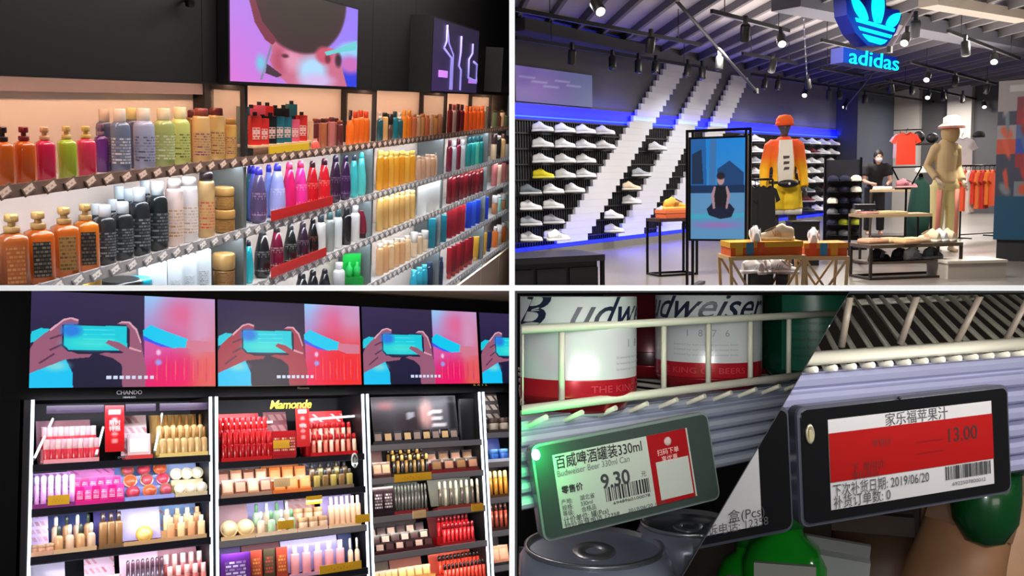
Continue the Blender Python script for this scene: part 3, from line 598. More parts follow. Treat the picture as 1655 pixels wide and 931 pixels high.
part(t, 'housing', MB().bb((-.02, 0, -h*.42), (.5, .14, h*.40)), mat((9, 9, 10), rough=.5)); part(t, 'edge_trim', MB().bb((-.024, -.004, -h*.42), (-.02, .14, h*.40)), mat((20, 20, 22)))
# lamps: led strips under the fascia and under each shelf
WARM = (255, 204, 168); COOL = (236, 244, 255)
L = X1-X0
light(P1, 'top_led', 'AREA', ((X0+X1)/2, .07, fz0+.004), 10.5, WARM, L, .02, aim=((X0+X1)/2, .11, 0))
for li, z in enumerate(ZL[:5]):
    xa = max(X0, -(P1.w((0, .03, z))[2]-.03)/P1.x[2])      # where the shelf comes clear of the deck below
    xm = (xa+X1)/2; L = X1-xa
    light(P1, 'shelf_led', 'AREA', (xm, .026, z-.020), 1.4*L, COOL if li else (240, 244, 255), L, .012, aim=(xm, .09, z-.25))
light(P1, 'aisle_fill', 'AREA', (1.0, -.62, 1.35), 42, (255, 244, 234), 2.6, .2, aim=(1.0, -.1, -.1))  # unseen lights added on the aisle side to brighten rails and fascia
light(P1, 'aisle_fill', 'AREA', (3.4, -.42, 1.5), 46, (255, 244, 234), 2.0, .2, aim=(3.4, -.1, -.2))
light(P1, 'aisle_fill', 'AREA', (5.6, -.30, 1.7), 46, (255, 244, 234), 2.0, .2, aim=(5.6, -.1, -.4))
# ================================================================ sportswear shop (upper right)
P2 = Frame((2013, 266), 1100, (951, 394), 14.0)
ZF = -0.11
CEIL = 3.15
XA = P2.xat(833.5, 0, 1.0)-0.05
XB = 10.9
BLK = mat((16, 16, 18), rough=0.45); BLKM = mat((22, 22, 24), rough=0.35, metal=0.6); DGREY = mat((52, 54, 60), rough=0.7)
# floor, walls and ceiling
fl = P2.floor(836, 6.2, ZF); fr_ = P2.floor(1700, 6.2, ZF)
b = MB()
A = [P2.floor(829.0, 7.6, ZF), P2.floor(1720, 7.6, ZF), P2.floor(1720, 30, ZF), P2.floor(829.0, 30, ZF)]
b.add([tuple(a) for a in A]+[(a[0], a[1], ZF-.02) for a in A], [(0, 1, 2, 3), (4, 7, 6, 5), (0, 4, 5, 1), (1, 5, 6, 2), (2, 6, 7, 3), (3, 7, 4, 0)])
struct(P2, 'floor_shop', b, mat((128, 122, 116), rough=0.28, noise=.12, nscale=1.2, spec=.6), 'polished grey concrete shop floor', 'floor')
struct(P2, 'wall_shoes', MB().bb((XA, .06, ZF), (XB, .2, CEIL+.2)), mat((92, 92, 96), rough=.8, noise=.05, nscale=2), 'grey wall carrying the shoe display', 'wall')
struct(P2, 'baseboard_shoes', MB().bb((XA, -.02, ZF), (XB, .06, -.005)), mat((120, 118, 114), rough=.6), 'grey plinth at the foot of the shoe wall', 'baseboard')
struct(P2, 'wall_far', MB().bb((XB+3.2, -9.5, ZF), (XB+3.4, .2, CEIL+.2)), mat((70, 70, 74), rough=.8), 'dark grey far wall of the sports shop', 'wall')
struct(P2, 'wall_corner', MB().bb((XB, -.45, ZF), (XB+3.2, .2, CEIL+.2)), mat((62, 68, 84), rough=.7), 'blue grey corner pier at the end of the shoe wall', 'wall')
for i, (pa, pb) in enumerate([(1435, 1488), (1533, 1572)]):
    ya = np.array([P2.pix(p, 230, 0, XB+3.15)[1] for p in (pa, pb)])
    struct(P2, 'column_'+'ab'[i], MB().bb((XB+2.9, ya.min(), ZF), (XB+3.2, ya.max(), CEIL)), mat((168, 164, 160), rough=.8), ('wide', 'narrow')[i]+' pale column on the far wall of the sports shop', 'column')
# ceiling with ribs
rd = Vector((0.737, 0.676, 0)).normalized(); pn = Vector((rd.y, -rd.x, 0))
ce = thing(P2, 'ceiling', 'light grey ribbed shop ceiling', 'ceiling', kind='structure')
part(ce, 'slab', MB().bb((-7, -10, CEIL), (16, .3, CEIL+.06)), mat((176, 170, 166), rough=.85))
rib = MB().bar((-14, 0, 0), (14, 0, 0), .05, .10).mesh('rib', mat((104, 100, 100), rough=.8)); rib2 = MB().bar((-14, 0, 0), (14, 0, 0), .05, .16).mesh('rib', mat((92, 90, 92), rough=.8))
for i in range(30):
    c = Vector((2.5, -3.5, CEIL-.05))+pn*(i-13)*.45
    part(ce, 'rib', rib if i % 3 else rib2, loc4(c, rz=math.atan2(rd.y, rd.x)))
# beams and ducts along the wall
for i, (p0, p1, z, w_, h_, col) in enumerate([((833, 40), (1030, 82), 2.95, .30, .16, (60, 60, 66)), ((1270, 2), (1655, 75), 3.02, .40, .18, (84, 84, 92)), ((1500, 2), (1655, 28), 3.0, .25, .12, (150, 140, 126))]):
    a = P2.pix(*p0, 2, z); c = P2.pix(*p1, 2, z)
    struct(P2, 'beam_'+'abc'[i], MB().bar(a, c, w_, h_), mat(col, rough=.7), ('dark duct running above the shoe wall', 'broad grey beam behind the glowing sign', 'pale beam in the upper right ceiling corner')[i], 'beam')
# lighting tracks
TR = [((833, 15), (1132, 72)), ((833, 61), (1142, 110)), ((1150, 18), (1275, 50)), ((1200, 86), (1287, 102)), ((1328, 65), (1382, 77)), ((1326, 110), (1395, 122)), ((1472, 100), (1612, 136)), ((1430, 128), (1600, 165)), ((1532, 50), (1648, 95)), ((1215, 120), (1610, 180))]
TW = ['upper long track over the shoe wall', 'lower long track over the shoe wall', 'short track at the top edge before the glowing sign', 'short track between the cable and the glowing sign', 'short track just behind the glowing sign', 'short track below the glowing sign lettering', 'long track past the glowing sign', 'track above the far pale columns', 'track at the upper right corner', 'thin far pipe track crossing above the mannequins']
for (p0, p1), w_ in zip(TR, TW):
    z = 2.75; a = P2.pix(*p0, 2, z); c = P2.pix(*p1, 2, z); d = (Vector(c)-Vector(a))
    t = thing(P2, 'lighting_track', 'black '+w_, 'track', loc4(a), 'ceiling lighting tracks')
    part(t, 'bar', MB().bar((0, 0, 0), d, .035, .045), BLK)
    for k in (.15, .85): part(t, 'hanger', MB().tube([d*k, d*k+Vector((0, 0, CEIL-z))], .006, n=5), BLK)
# spotlights
SP = [(925, 85, 0, 's'), (990, 96, 0, 's'), (1032, 101, 0, 's'), (1052, 65, 0, 'l'), (1060, 104, 0, 's'), (1112, 110, 0, 's'), (1163, 96, 0, 's'), (1135, 112, 0, 's'), (1205, 45, 0, 'l'), (1262, 62, 1, 'l'), (1250, 102, 0, 's'), (1302, 148, 1, 's'), (1305, 130, 0, 's'), (1480, 38, 0, 'l'), (1466, 60, 1, 'l'), (1560, 72, 0, 'l'), (1607, 92, 1, 'l'), (1500, 122, 1, 's'), (1544, 127, 0, 's'), (1596, 140, 0, 's'), (1590, 168, 1, 's'), (1440, 138, 0, 's'), (1474, 142, 0, 's'), (1501, 152, 1, 's'), (1524, 152, 0, 's'), (1556, 156, 0, 's'), (1368, 168, 1, 's'), (1398, 156, 0, 's'), (962, 8, 1, 'l'), (1237, 132, 0, 's'), (1258, 134, 0, 's'), (1340, 148, 0, 's'), (1356, 150, 0, 's')]
SP.sort()
can = {}
def spot_meshes(lit):
    if lit not in can:
        a = MB().bb((-.02, -.02, .0), (.02, .02, .13)).mesh('mount', BLK)
        h_ = MB().lathe([(.05, -.17), (.055, -.16), (.055, 0.0), (.045, .02), (.001, .022)], n=14).mesh('lamp_head', BLK)
        ln = MB().lathe([(.001, -.172), (.044, -.171)], n=14).mesh('lens', mat((255, 250, 240), emit=9.0) if lit else mat((60, 60, 62), rough=.2))
        can[lit] = (a, h_, ln)
    return can[lit]
ls = row_labels([('lit' if s[2] else 'unlit')+' black track spotlight' for s in SP], 'under the shop ceiling')
for s, lb in zip(SP, ls):
    z = 2.60; p = P2.pix(s[0], s[1], 2, z)
    t = thing(P2, 'track_spotlight', lb, 'spotlight', loc4(p), 'track spotlights')
    a, h_, ln = spot_meshes(s[2])
    part(t, 'mount', a)
    o = part(t, 'lamp_head', h_, m4=loc4((.0, 0, .02), rz=P2.face(p)+random.uniform(-.4, .4), rx=(-.9 if s[2] else random.choice((-.5, .45, -.2))), sc=1.0))
    part(o, 'lens', ln)
# slanting rods
for i, (p0, z0_, p1, z1_, r) in enumerate([((1085, -8), 3.1, (1222, 147), 2.3, .022), ((1483, 6), 3.1, (1438, 80), 2.5, .014), ((1416, 112), 2.9, (1366, 174), 2.4, .014)]):
    a = P2.pix(*p0, 2, z0_); c = P2.pix(*p1, 2, z1_)
    t = thing(P2, 'brace_rod', ('long dark brace rod slanting down over the stripes', 'short pale brace rod crossing the glowing sign', 'dark brace rod below the glowing sign')[i], 'rod', group='slanting ceiling rods')
    part(t, 'rod', MB().tube([a, c], r, n=8), mat((58, 56, 58), rough=.5) if i != 1 else mat((130, 120, 130), rough=.5)); part(t, 'end_plate', MB().box(c, (.08, .05, .08)), BLK)
a = P2.pix(1297, -6, 2, 3.1); c = P2.pix(1304, 128, 2, 2.62)
t = thing(P2, 'hanging_chain', 'thin bright chain hanging before the grey beam', 'chain')
part(t, 'wire', MB().tube([a, c], .008, n=5), mat((60, 60, 64))); 
for k in range(9): part(t, 'link', MB().ell(Vector(a).lerp(Vector(c), .1+.1*k), (.014, .014, .03), 6, 4), mat((150, 150, 155), metal=.8, rough=.3))
# ---------------------------------------------------------------- shoe wall
BAND0, BAND1 = 1.80, 2.08
blue = mat((4, 10, 236), emit=1.0); 
t = thing(P2, 'led_band', 'glowing blue light band along the top of the shoe wall', 'light band')
part(t, 'channel', MB().bb((XA, .0, BAND0-.02), (XB, .058, BAND0)), DGREY); part(t, 'band_panel', MB().bb((XA, .03, BAND0), (XB, .058, BAND0+.21)), blue)
part(t, 'led_line', MB().bb((XA, .02, BAND0+.03), (XB, .03, BAND0+.05)), mat((40, 90, 255), emit=1.6))
t = thing(P2, 'floor_led_band', 'glowing blue light line along the foot of the shoe wall', 'light band')
part(t, 'led_line', MB().bb((XA, -.01, 0.0), (XB, .058, .05)), mat((20, 36, 255), emit=1.3)); part(t, 'cover', MB().bb((XA, -.012, .05), (XB, .01, .058)), BLK)
rods = MB()
x = XA
while x < XB: rods.bb((x, .02, .06), (x+.016, .05, BAND0-.02)); x += .06
t = thing(P2, 'shoe_rack', 'black grid rack with rods covering the shoe wall', 'rack')
part(t, 'backing', MB().bb((XA, .05, .06), (XB, .058, BAND0-.02)), mat((120, 124, 134), rough=.7)); part(t, 'rods', rods, mat((20, 20, 24), rough=.5), kind='stuff')
ROWZ = [1.63-.212*k for k in range(8)]
pegm = MB().bb((-.15, -.20, -.012), (.15, .02, 0)).mesh('peg_shelf', mat((24, 24, 28), rough=.4))
for z in ROWZ: part(t, 'cross_bar', MB().bb((XA, .0, z-.03), (XB, .02, z-.012)), mat((18, 18, 20)))
def shoe_parts(key, col, sole, accent):
    up = MB(); so = MB(); L = .29
    secs = [(-.5, .028, .070, .0), (-.44, .036, .086, .0), (-.30, .038, .094, .0), (-.18, .036, .118, .01), (-.06, .038, .104, .01), (.10, .044, .066, .01), (.26, .046, .046, .008), (.42, .038, .034, .004), (.5, .016, .022, 0)]
    rs = []
    for u, hw, hh, _ in secs:
        rs.append([(u*L, hw*math.cos(a)*(1 if math.sin(a) < .1 else .82), .026+(hh)*max(0, math.sin(a))) for a in [math.pi*2*j/12 for j in range(12)]])
    up.rings(rs)
    pts = [(-.52, .026), (-.46, .036), (-.3, .040), (0, .042), (.2, .048), (.38, .044), (.52, .020)]
    pl = [(u*L, w_) for u, w_ in pts]+[(u*L, -w_) for u, w_ in reversed(pts)]
    so.rings([[(p[0], p[1], .0) for p in pl], [(p[0]*1.01, p[1]*1.05, .016) for p in pl], [(p[0], p[1], .030) for p in pl]])
    la = MB().box((.045, 0, .098), (.10, .034, .006), ry=.42)
    st = [('side_stripe', MB().box((-.03+.022*k, sy*.040, .058), (.010, .006, .055), ry=.45).mesh('side_stripe', mat(accent, rough=.6))) for k in range(3) for sy in (-1, 1)]
    return [('upper', up.mesh('upper', mat(col, rough=.6))), ('sole', so.mesh('sole', mat(sole, rough=.6))), ('tongue', la.mesh('tongue', mat(accent, rough=.7)))]+st
_sh = {}
SHC = {'white': ((236, 238, 240), (250, 250, 250), (206, 210, 214)), 'yellow': ((232, 214, 24), (240, 230, 90), (120, 110, 20)), 'grey': ((96, 106, 112), (200, 204, 206), (50, 56, 60)), 'black': ((26, 27, 32), (60, 60, 64), (120, 122, 126)), 'pink': ((196, 120, 132), (214, 160, 160), (120, 60, 70)), 'silver': ((170, 176, 184), (230, 232, 234), (110, 116, 122)), 'cream': ((232, 214, 184), (244, 236, 220), (196, 170, 140)), 'maroon': ((110, 30, 44), (200, 190, 190), (60, 20, 24)), 'amber': ((222, 170, 60), (236, 200, 110), (150, 100, 40))}
def shoe(fr, label, m4, colour, group, full=True):
    if colour not in _sh: _sh[colour] = shoe_parts(colour, *SHC[colour])
    t = thing(fr, 'sneaker', label, 'shoe', m4, group)
    for n_, me in (_sh[colour] if full else _sh[colour][:2]): part(t, n_, me)
    return t
def stripe_x(k, z):
    """left and right edge of the k-th white diagonal stripe at height z"""
    e = [(-.93, .16, 2.42, 2.83), (.75, 1.4, 3.82, 4.5), (2.05, 2.7, 5.0, 5.62)][k]
    f_ = (z-.05)/2.8
    l = e[0]+(e[2]-e[0])*f_; return l, l+.80-.12*f_
for k in range(3):
    t = thing(P2, 'wall_stripe', ('left', 'middle', 'right')[k]+' of three white stepped diagonal stripes across the shoe wall', 'stripe', group='diagonal wall stripes')
    n_ = 28
    for i in range(n_):
        z = .06+i*.10; l, r = stripe_x(k, z+.05)
        part(t, 'panel', MB().bb((l, -.03, z), (r, .02, z+.099)), mat((206, 208, 212), rough=.5))
def on_stripe(x, z):
    return any(l-.22 < x < r+.22 for l, r in (stripe_x(k, z) for k in range(3)))
kx = P2.xat(1108, 0, 1.0)
for j, z in enumerate(ROWZ):
    xs_ = []
    x = XA+.22+(.0 if j > 3 else .30)
    cl = []
    while x < XB-.25:
        px, py, _ = P2.proj((x, -.1, z+.05))
        hid = 1118 < px < 1198 or (1240 < px < 1296 and py > 200)
        if not on_stripe(x, z) and not hid: xs_.append(x)
        x += .53 if x < 3.5 else .62
    for x in xs_:
        px, py, _ = P2.proj((x, -.1, z))
        c = 'white'
        q = random.random()
        if q < .10: c = 'silver'
        if px > 1000 and q > .72: c = ('grey', 'black', 'maroon', 'cream')[int(q*100) % 4]
        if j == 3 and 850 < px < 886: c = 'yellow'
        if j == 3 and 1010 < px < 1030: c = 'pink'
        if j == 4 and 850 < px < 886: c = 'grey'
        cl.append(c)
    ls = row_labels(['%s sneaker' % c for c in cl], 'in the %s row of the shoe wall' % ordi(j))
    for x, c, lb in zip(xs_, cl, ls):
        part_o = part(bpy.data.objects['shoe_rack'], 'peg_shelf', pegm, loc4((x, -.02, z)))
        p = (x, -.12, z); shoe(P2, lb, loc4(p, rz=P2.face(p)+random.uniform(-.12, .12)), c, 'sneakers on the shoe wall', px < 1110)
def paint_proj(U, V, C):
    grad(C, U, V, (86, 70, 150), (90, 100, 150), (110, 90, 170), (96, 104, 150)); fille(C, U, V, (.25, .4), (.3, .4), (120, 84, 170), .8)
    for k in range(5): fillp(C, U, V, [(.05+.15*k, .72-.1*(k % 3)), (.25+.15*k, .74-.1*(k % 3)), (.25+.15*k, .70-.1*(k % 3)), (.05+.15*k, .68-.1*(k % 3))], (150, 140, 190))
a = P2.pix(833, 163, 1, .04); c = P2.pix(956, 122, 1, .04)
w, h = c[0]-a[0], c[2]-a[2]
t = thing(P2, 'video_screen', 'dim violet projected picture as a glowing panel above the blue band', 'screen', loc4(((a[0]+c[0])/2, .03, (a[2]+c[2])/2)))
part(t, 'housing', MB().bb((-w/2, .004, -h/2), (w/2, .03, h/2)), BLK); me = picture(w, h, paint_proj, 40, 20); me.materials.append(mat_attr(.75)); part(t, 'picture', me)  # projected light on the wall, built as a self-lit panel
# ---------------------------------------------------------------- the glowing sign
D = 9.4
sx = P2.R.T@np.array([3600-CX, F, CY-266.0]); sa = math.atan2(sx[1], sx[0])
pc = P2.atdepth(1415, 60, D); k = D/F
t = thing(P2, 'glowing_sign', 'cyan glowing leaf emblem sign with lettering hanging from the ceiling', 'sign', loc4(pc, rz=sa, ry=.02))
CY_ = mat((0, 216, 255), emit=1.1); SB = mat((4, 22, 110), emit=.25, rough=.4)
def sg(pts): return [((x-1415)*k*1.25, (60-y)*k) for x, y in pts]
def leaf(a, b, w_, n=14):
    """leaf outline from base a to tip b"""
    ax = np.array(b, float)-np.array(a, float); L_ = np.hypot(*ax); ax /= L_; nx_ = np.array([-ax[1], ax[0]]); o = []
    for i in range(n+1):
        u = i/n; o.append(np.array(a)+ax*L_*u+nx_*w_*math.sin(math.pi*min(1, u*.86+.14))**.8)
    for i in range(n, -1, -1):
        u = i/n; o.append(np.array(a)+ax*L_*u-nx_*w_*math.sin(math.pi*min(1, u*.86+.14))**.8)
    return [tuple(q) for q in o]
leaves = [leaf((1398, 36), (1369, -2), 8.5), leaf((1419, 37), (1418, -28), 11.5), leaf((1438, 41), (1461, 17), 8.5)]
bars = [[(1378, 33), (1452, 43), (1450, 48.5), (1381, 39)], [(1384, 46), (1447, 54), (1444, 59), (1388, 51.5)], [(1392, 57), (1438, 63), (1433, 68), (1426, 71), (1405, 68), (1398, 63)]]
for l in leaves: part(t, 'leaf', MB().prism(sg(l), .012, (0, 0, 0)), CY_)
for q in bars: part(t, 'emblem_bar', MB().prism(sg(q), .012, (0, 0, 0)), CY_)
body = [(1362, -6), (1376, -8), (1400, 14), (1404, -32), (1432, -32), (1438, 12), (1462, 12), (1468, 22), (1458, 48), (1440, 72), (1405, 74), (1382, 56), (1366, 30)]
part(t, 'backing', MB().prism(sg(body), .16, (-.02, .014, 0)), SB)
part(t, 'lettering', text_mesh('adidas', 25*k, .008, CY_, bold=.0, width=116*k), m4=loc4(((1414-1415)*k, -.002, (60-95)*k), ry=.05))
part(t, 'lettering_backing', MB().prism(sg([(1362, 80), (1462, 88), (1464, 110), (1362, 104)]), .16, (-.02, .014, 0)), SB)
for x_ in (-.12, .2): part(t, 'hanger', MB().tube([(x_, .15, .5), (x_, .15, 1.4)], .01, n=6), BLK)
light(P2, 'sign_glow', 'AREA', tuple(np.array(pc)+np.array([0, -.4, 0])), 3, (60, 200, 255), .7, .5, aim=(pc[0]+1, pc[1]+2, pc[2]))
# ---------------------------------------------------------------- figures
def fuse(mb, vox, mats, name, smooth=4):
    me = mb.mesh(name, mats); o = bpy.data.objects.new('tmp', me); COL.objects.link(o)
    r = o.modifiers.new('r', 'REMESH'); r.mode = 'VOXEL'; r.voxel_size = vox; r.use_smooth_shade = True
    s_ = o.modifiers.new('s', 'SMOOTH'); s_.iterations = smooth; s_.factor = .5
    bpy.context.view_layer.update(); out = bpy.data.meshes.new_from_object(o.evaluated_get(bpy.context.evaluated_depsgraph_get()))
    bpy.data.objects.remove(o); out.materials.clear(); out.materials.append(mats if not isinstance(mats, list) else mats[0]); out.name = name
    return out
def head_mb(b, c, s=1.0, yaw=0.0):
    b.ell((c[0], c[1], c[2]), (.075*s, .095*s, .118*s)); b.ell((c[0], c[1]-.02*s, c[2]-.06*s), (.058*s, .075*s, .07*s))
    b.tube([(c[0], c[1]-.075*s, c[2]+.01*s), (c[0], c[1]-.112*s, c[2]-.03*s), (c[0], c[1]-.09*s, c[2]-.04*s)], .014*s, n=6)
    for sx_ in (-1, 1): b.ell((c[0]+sx_*.076*s, c[1]+.012*s, c[2]-.01*s), (.012*s, .022*s, .032*s), 8, 6)
def hand_mb(b, p, d, s=1.0, side=1):
    d = Vector(d).normalized(); u = Vector((1, 0, 0)) if abs(d.x) < .7 else Vector((0, 1, 0)); v = d.cross(u).normalized(); u = v.cross(d).normalized(); p = Vector(p)
    b.tube([p-d*.02*s, p+d*.03*s, p+d*.085*s], [.024*s, .034*s, .034*s], n=8)
    for i, l in enumerate((.075, .085, .08, .06)):
        q = p+d*.08*s+v*(i-1.5)*.019*s; b.tube([q, q+d*l*.55*s+u*.008*s, q+d*l*s+u*.024*s], [.0095*s, .009*s, .008*s], n=6)
    q = p+d*.025*s-v*.03*s*side; b.tube([q, q-v*.03*s*side+d*.03*s, q-v*.035*s*side+d*.065*s], [.011*s, .010*s, .009*s], n=6)
def body_mb(J, s=1.0, hands=True, headyaw=0):
    b = MB()
    P = {k_: Vector(v) for k_, v in J.items()}
    b.tube([P['pelvis']-Vector((0, 0, .08)), P['pelvis'], P['waist'], P['chest'], P['neck']-Vector((0, 0, .05)), P['neck']], [.10*s, .125*s, .105*s, .13*s, .09*s, .052*s], n=14)
    b.tube([P['neck']-Vector((0, 0, .03)), P['head']-Vector((0, -.01, .06))], .052*s, n=10)
    b.tube([P['sh_l'], P['sh_r']], .062*s, n=10)
    head_mb(b, P['head'], s)
    for q in 'lr':
        b.tube([P['sh_'+q], P['el_'+q]], .056*s, r1=.042*s, n=10); b.tube([P['el_'+q], P['wr_'+q]], .043*s, r1=.028*s, n=10)
        if hands: hand_mb(b, P['wr_'+q], P['wr_'+q]-P['el_'+q], s, 1 if q == 'l' else -1)
        b.tube([P['hip_'+q], P['kn_'+q]], .088*s, r1=.056*s, n=12); b.tube([P['kn_'+q], (P['kn_'+q]*.6+P['an_'+q]*.4)+Vector((0, .012, 0)), P['an_'+q]], [.056*s, .058*s, .036*s], n=12)
        a = P['an_'+q]; b.tube([a+Vector((0, .05, -.05)), a+Vector((0, -.06, -.055)), a+Vector((0, -.17, -.066))], [.036*s, .042*s, .028*s], n=8)
    return b
def pose(H=1.8, **kw):
    s = H/1.8
    J = dict(pelvis=(0, 0, .95), waist=(0, 0, 1.10), chest=(0, 0, 1.33), neck=(0, .01, 1.52), head=(0, -.02, 1.68), sh_l=(-.17, 0, 1.43), sh_r=(.17, 0, 1.43), el_l=(-.24, .03, 1.14), el_r=(.24, .03, 1.14), wr_l=(-.25, -.04, .90), wr_r=(.25, -.04, .90), hip_l=(-.09, 0, .92), hip_r=(.09, 0, .92), kn_l=(-.11, -.01, .50), kn_r=(.11, -.01, .50), an_l=(-.12, .02, .09), an_r=(.12, .02, .09))
    J.update(kw)
    return {k_: tuple(c*s for c in v) for k_, v in J.items()}, s
def mat_zgrad(stops, name='dyed_fabric', rough=.8):
    """cloth dyed in bands: colour stops along the height of the part"""
    m = bpy.data.materials.new(name); m.use_nodes = True; nt = m.node_tree; b = nt.nodes['Principled BSDF']; b.inputs['Roughness'].default_value = rough
    tc = nt.nodes.new('ShaderNodeTexCoord'); sp = nt.nodes.new('ShaderNodeSeparateXYZ'); cr = nt.nodes.new('ShaderNodeValToRGB')
    nt.links.new(tc.outputs['Generated'], sp.inputs[0]); nt.links.new(sp.outputs[2], cr.inputs[0]); nt.links.new(cr.outputs[0], b.inputs['Base Color'])
    els = cr.color_ramp.elements
    while len(els) < len(stops): els.new(.5)
    for e, (p_, c_) in zip(els, stops): e.position = p_; e.color = lin(c_)+(1,)
    return m
# mannequin in the orange to yellow outfit
p = P2.floor(1265, 12.0, ZF); ang = P2.face(p)
J, s = pose(1.80, el_l=(-.235, .05, 1.14), el_r=(.235, .05, 1.14), wr_l=(-.25, -.05, .88), wr_r=(.25, -.05, .88))
p[2] += .02
t = thing(P2, 'mannequin', 'mannequin in orange to yellow jacket and shorts with a black waist bag', 'mannequin', loc4(p, rz=ang+.15))
part(t, 'body', fuse(body_mb(J, s), .016, mat((70, 66, 74), rough=.4), 'body'))
def clothes_top(J, s, hem, grow, sleeves='long', open_=False):
    b = MB(); V_ = {k_: Vector(v) for k_, v in J.items()}; g = grow
    dn = Vector((0, 0, 1)); pl_ = V_['pelvis'].copy(); pl_.z = hem; tp = V_['neck']+(V_['neck']-V_['chest'])*.12
    b.tube([pl_, pl_+dn*.04, V_['waist'], V_['chest'], V_['chest'].lerp(V_['neck'], .55), V_['neck'], tp], [(.132+g)*s, (.136+g)*s, (.118+g)*s, (.138+g)*s, (.118+g)*s, (.075+g)*s, (.058+g)*s], n=16)
    b.tube([V_['sh_l'], V_['sh_r']], (.070+g)*s, n=10)
    for q in 'lr':
        a, e, w_ = V_['sh_'+q], V_['el_'+q], V_['wr_'+q]
        if sleeves == 'long': b.tube([a*1.0+(V_['neck']-a)*.25, a, e, w_-(w_-e)*.10], [(.06+g)*s, (.064+g)*s, (.050+g)*s, (.040+g)*s], n=12)
        elif sleeves == 'short': b.tube([a+(V_['neck']-a)*.25, a, a+(e-a)*.6], [(.07+g)*s, (.075+g)*s, (.07+g)*s], n=12)
    return b
def clothes_legs(J, s, top, to, grow, flare=1.0):
    b = MB(); V_ = {k_: Vector(v) for k_, v in J.items()}; g = grow
    b.lathe([((.15+g)*s, V_['pelvis'].z-.10*s), ((.165+g)*s, V_['pelvis'].z-.02), ((.15+g)*s, top)], n=18, ay=.78, c=(V_['pelvis'].x, V_['pelvis'].y, 0))
    for q in 'lr':
        h_, kn, an = V_['hip_'+q], V_['kn_'+q], V_['an_'+q]
        pts = [h_, kn] if to >= kn.z else [h_, kn, an]
        end = h_+(kn-h_)*min(1, (h_.z-to)/(h_.z-kn.z)) if to >= kn.z else kn+(an-kn)*((kn.z-to)/(kn.z-an.z))
        if to >= kn.z: b.tube([h_, end], (.10+g)*s, r1=(.098+g)*s*flare, n=12)
        else: b.tube([h_, kn, end], [(.10+g)*s, (.078+g)*s, (.066+g)*s*flare], n=12)
    return b
OY = [(0.0, (250, 196, 20)), (.42, (246, 178, 20)), (.62, (244, 110, 30)), (1.0, (236, 74, 36))]
part(t, 'jacket', fuse(clothes_top(J, s, .88*s, .016), .014, mat_zgrad(OY), 'jacket', 3))
sh = MB(); sh.prism([(-.075, 1.50*s), (.075, 1.50*s), (.10, 1.2*s), (.085, .93*s), (-.085, .93*s), (-.10, 1.2*s)], .06, (0, -.160*s, 0)); part(t, 'shirt', sh, mat((232, 222, 206), rough=.9))
for k_ in range(3): part(t, 'shirt_print', MB().prism([(-.035+.01*k_, 1.30*s-.07*k_), (.045, 1.30*s-.07*k_), (.04, 1.27*s-.07*k_), (-.03, 1.26*s-.07*k_)], .002, (0, -.1625*s, 0)), mat((70, 60, 60)))
part(t, 'shorts', fuse(clothes_legs(J, s, 1.0*s, .62*s, .024, 1.15), .016, mat((244, 206, 40), rough=.85), 'shorts', 3))
part(t, 'hem', MB().lathe([(.125*s, .56*s), (.128*s, .63*s)], c=(-.105*s, 0, 0), n=14).lathe([(.125*s, .56*s), (.128*s, .63*s)], c=(.105*s, 0, 0), n=14), mat((240, 236, 228), rough=.9))
wb = MB().ell((.02, -.225*s, .95*s), (.13, .05, .052)); part(t, 'waist_bag', wb, mat((18, 17, 18), rough=.4)); part(t, 'bag_logo', MB().ell((.03, -.274*s, .95*s), (.016, .006, .016), 8, 6), mat((230, 230, 226)))
part(t, 'strap', MB().lathe([(.205*s, .955*s), (.205*s, .985*s)], n=20, ay=.78), BLK)
hd = Vector(J['head']); cp = MB().lathe([(.097, -.01), (.108, .03), (.104, .07), (.07, .11), (.001, .122)], c=(hd.x, hd.y, hd.z+.02), n=16, ay=1.1)
part(t, 'beanie', cp, mat((240, 96, 26), rough=.9)); part(t, 'beanie_cuff', MB().lathe([(.110, -.02), (.114, .0), (.112, .03)], c=(hd.x, hd.y, hd.z+.02), n=16, ay=1.1), mat((232, 80, 24), rough=.9))
# mannequin in beige
p = P2.floor(1524, 12.6, ZF); ang = P2.face(p)
J, s = pose(1.76, sh_l=(-.14, .02, 1.42), sh_r=(.14, 0, 1.42), el_l=(-.22, .08, 1.18), wr_l=(-.17, -.10, 1.00), el_r=(.20, .06, 1.16), wr_r=(.20, -.10, .96), head=(.04, -.03, 1.68))
t = thing(P2, 'mannequin', 'mannequin in beige jacket and two tone trousers with a white bucket hat', 'mannequin', loc4(p, rz=ang+.5))
part(t, 'body', fuse(body_mb(J, s), .016, mat((196, 176, 150), rough=.5), 'body'))
part(t, 'jacket', fuse(clothes_top(J, s, .93*s, .008), .014, mat((206, 180, 134), rough=.9), 'jacket', 3))
part(t, 'trousers', fuse(clothes_legs(J, s, 1.0*s, .10*s, .012, 1.1), .016, mat((230, 214, 150), rough=.85), 'trousers', 3))
for q in (-1, 1): part(t, 'side_panel', MB().tube([(q*.112, -.066, .86*s), (q*.120, -.060, .50*s), (q*.125, -.030, .13*s)], [.050, .044, .040], n=12), mat((236, 150, 130), rough=.85))
hd = Vector(J['head']); part(t, 'hood', MB().ell((hd.x, hd.y+.01, hd.z-.05), (.115, .12, .15), 14, 10), mat((200, 170, 120), rough=.9)); part(t, 'hat', MB().lathe([(.17, -.03), (.165, -.02), (.11, .02), (.108, .09), (.06, .115), (.001, .12)], c=(hd.x, hd.y-.02, hd.z+.06), n=18), mat((244, 232, 220), rough=.9)); part(t, 'hat_brim', MB().lathe([(.115, .0), (.175, -.045), (.172, -.05)], c=(hd.x, hd.y-.02, hd.z+.06), n=18), mat((236, 150, 130), rough=.9))
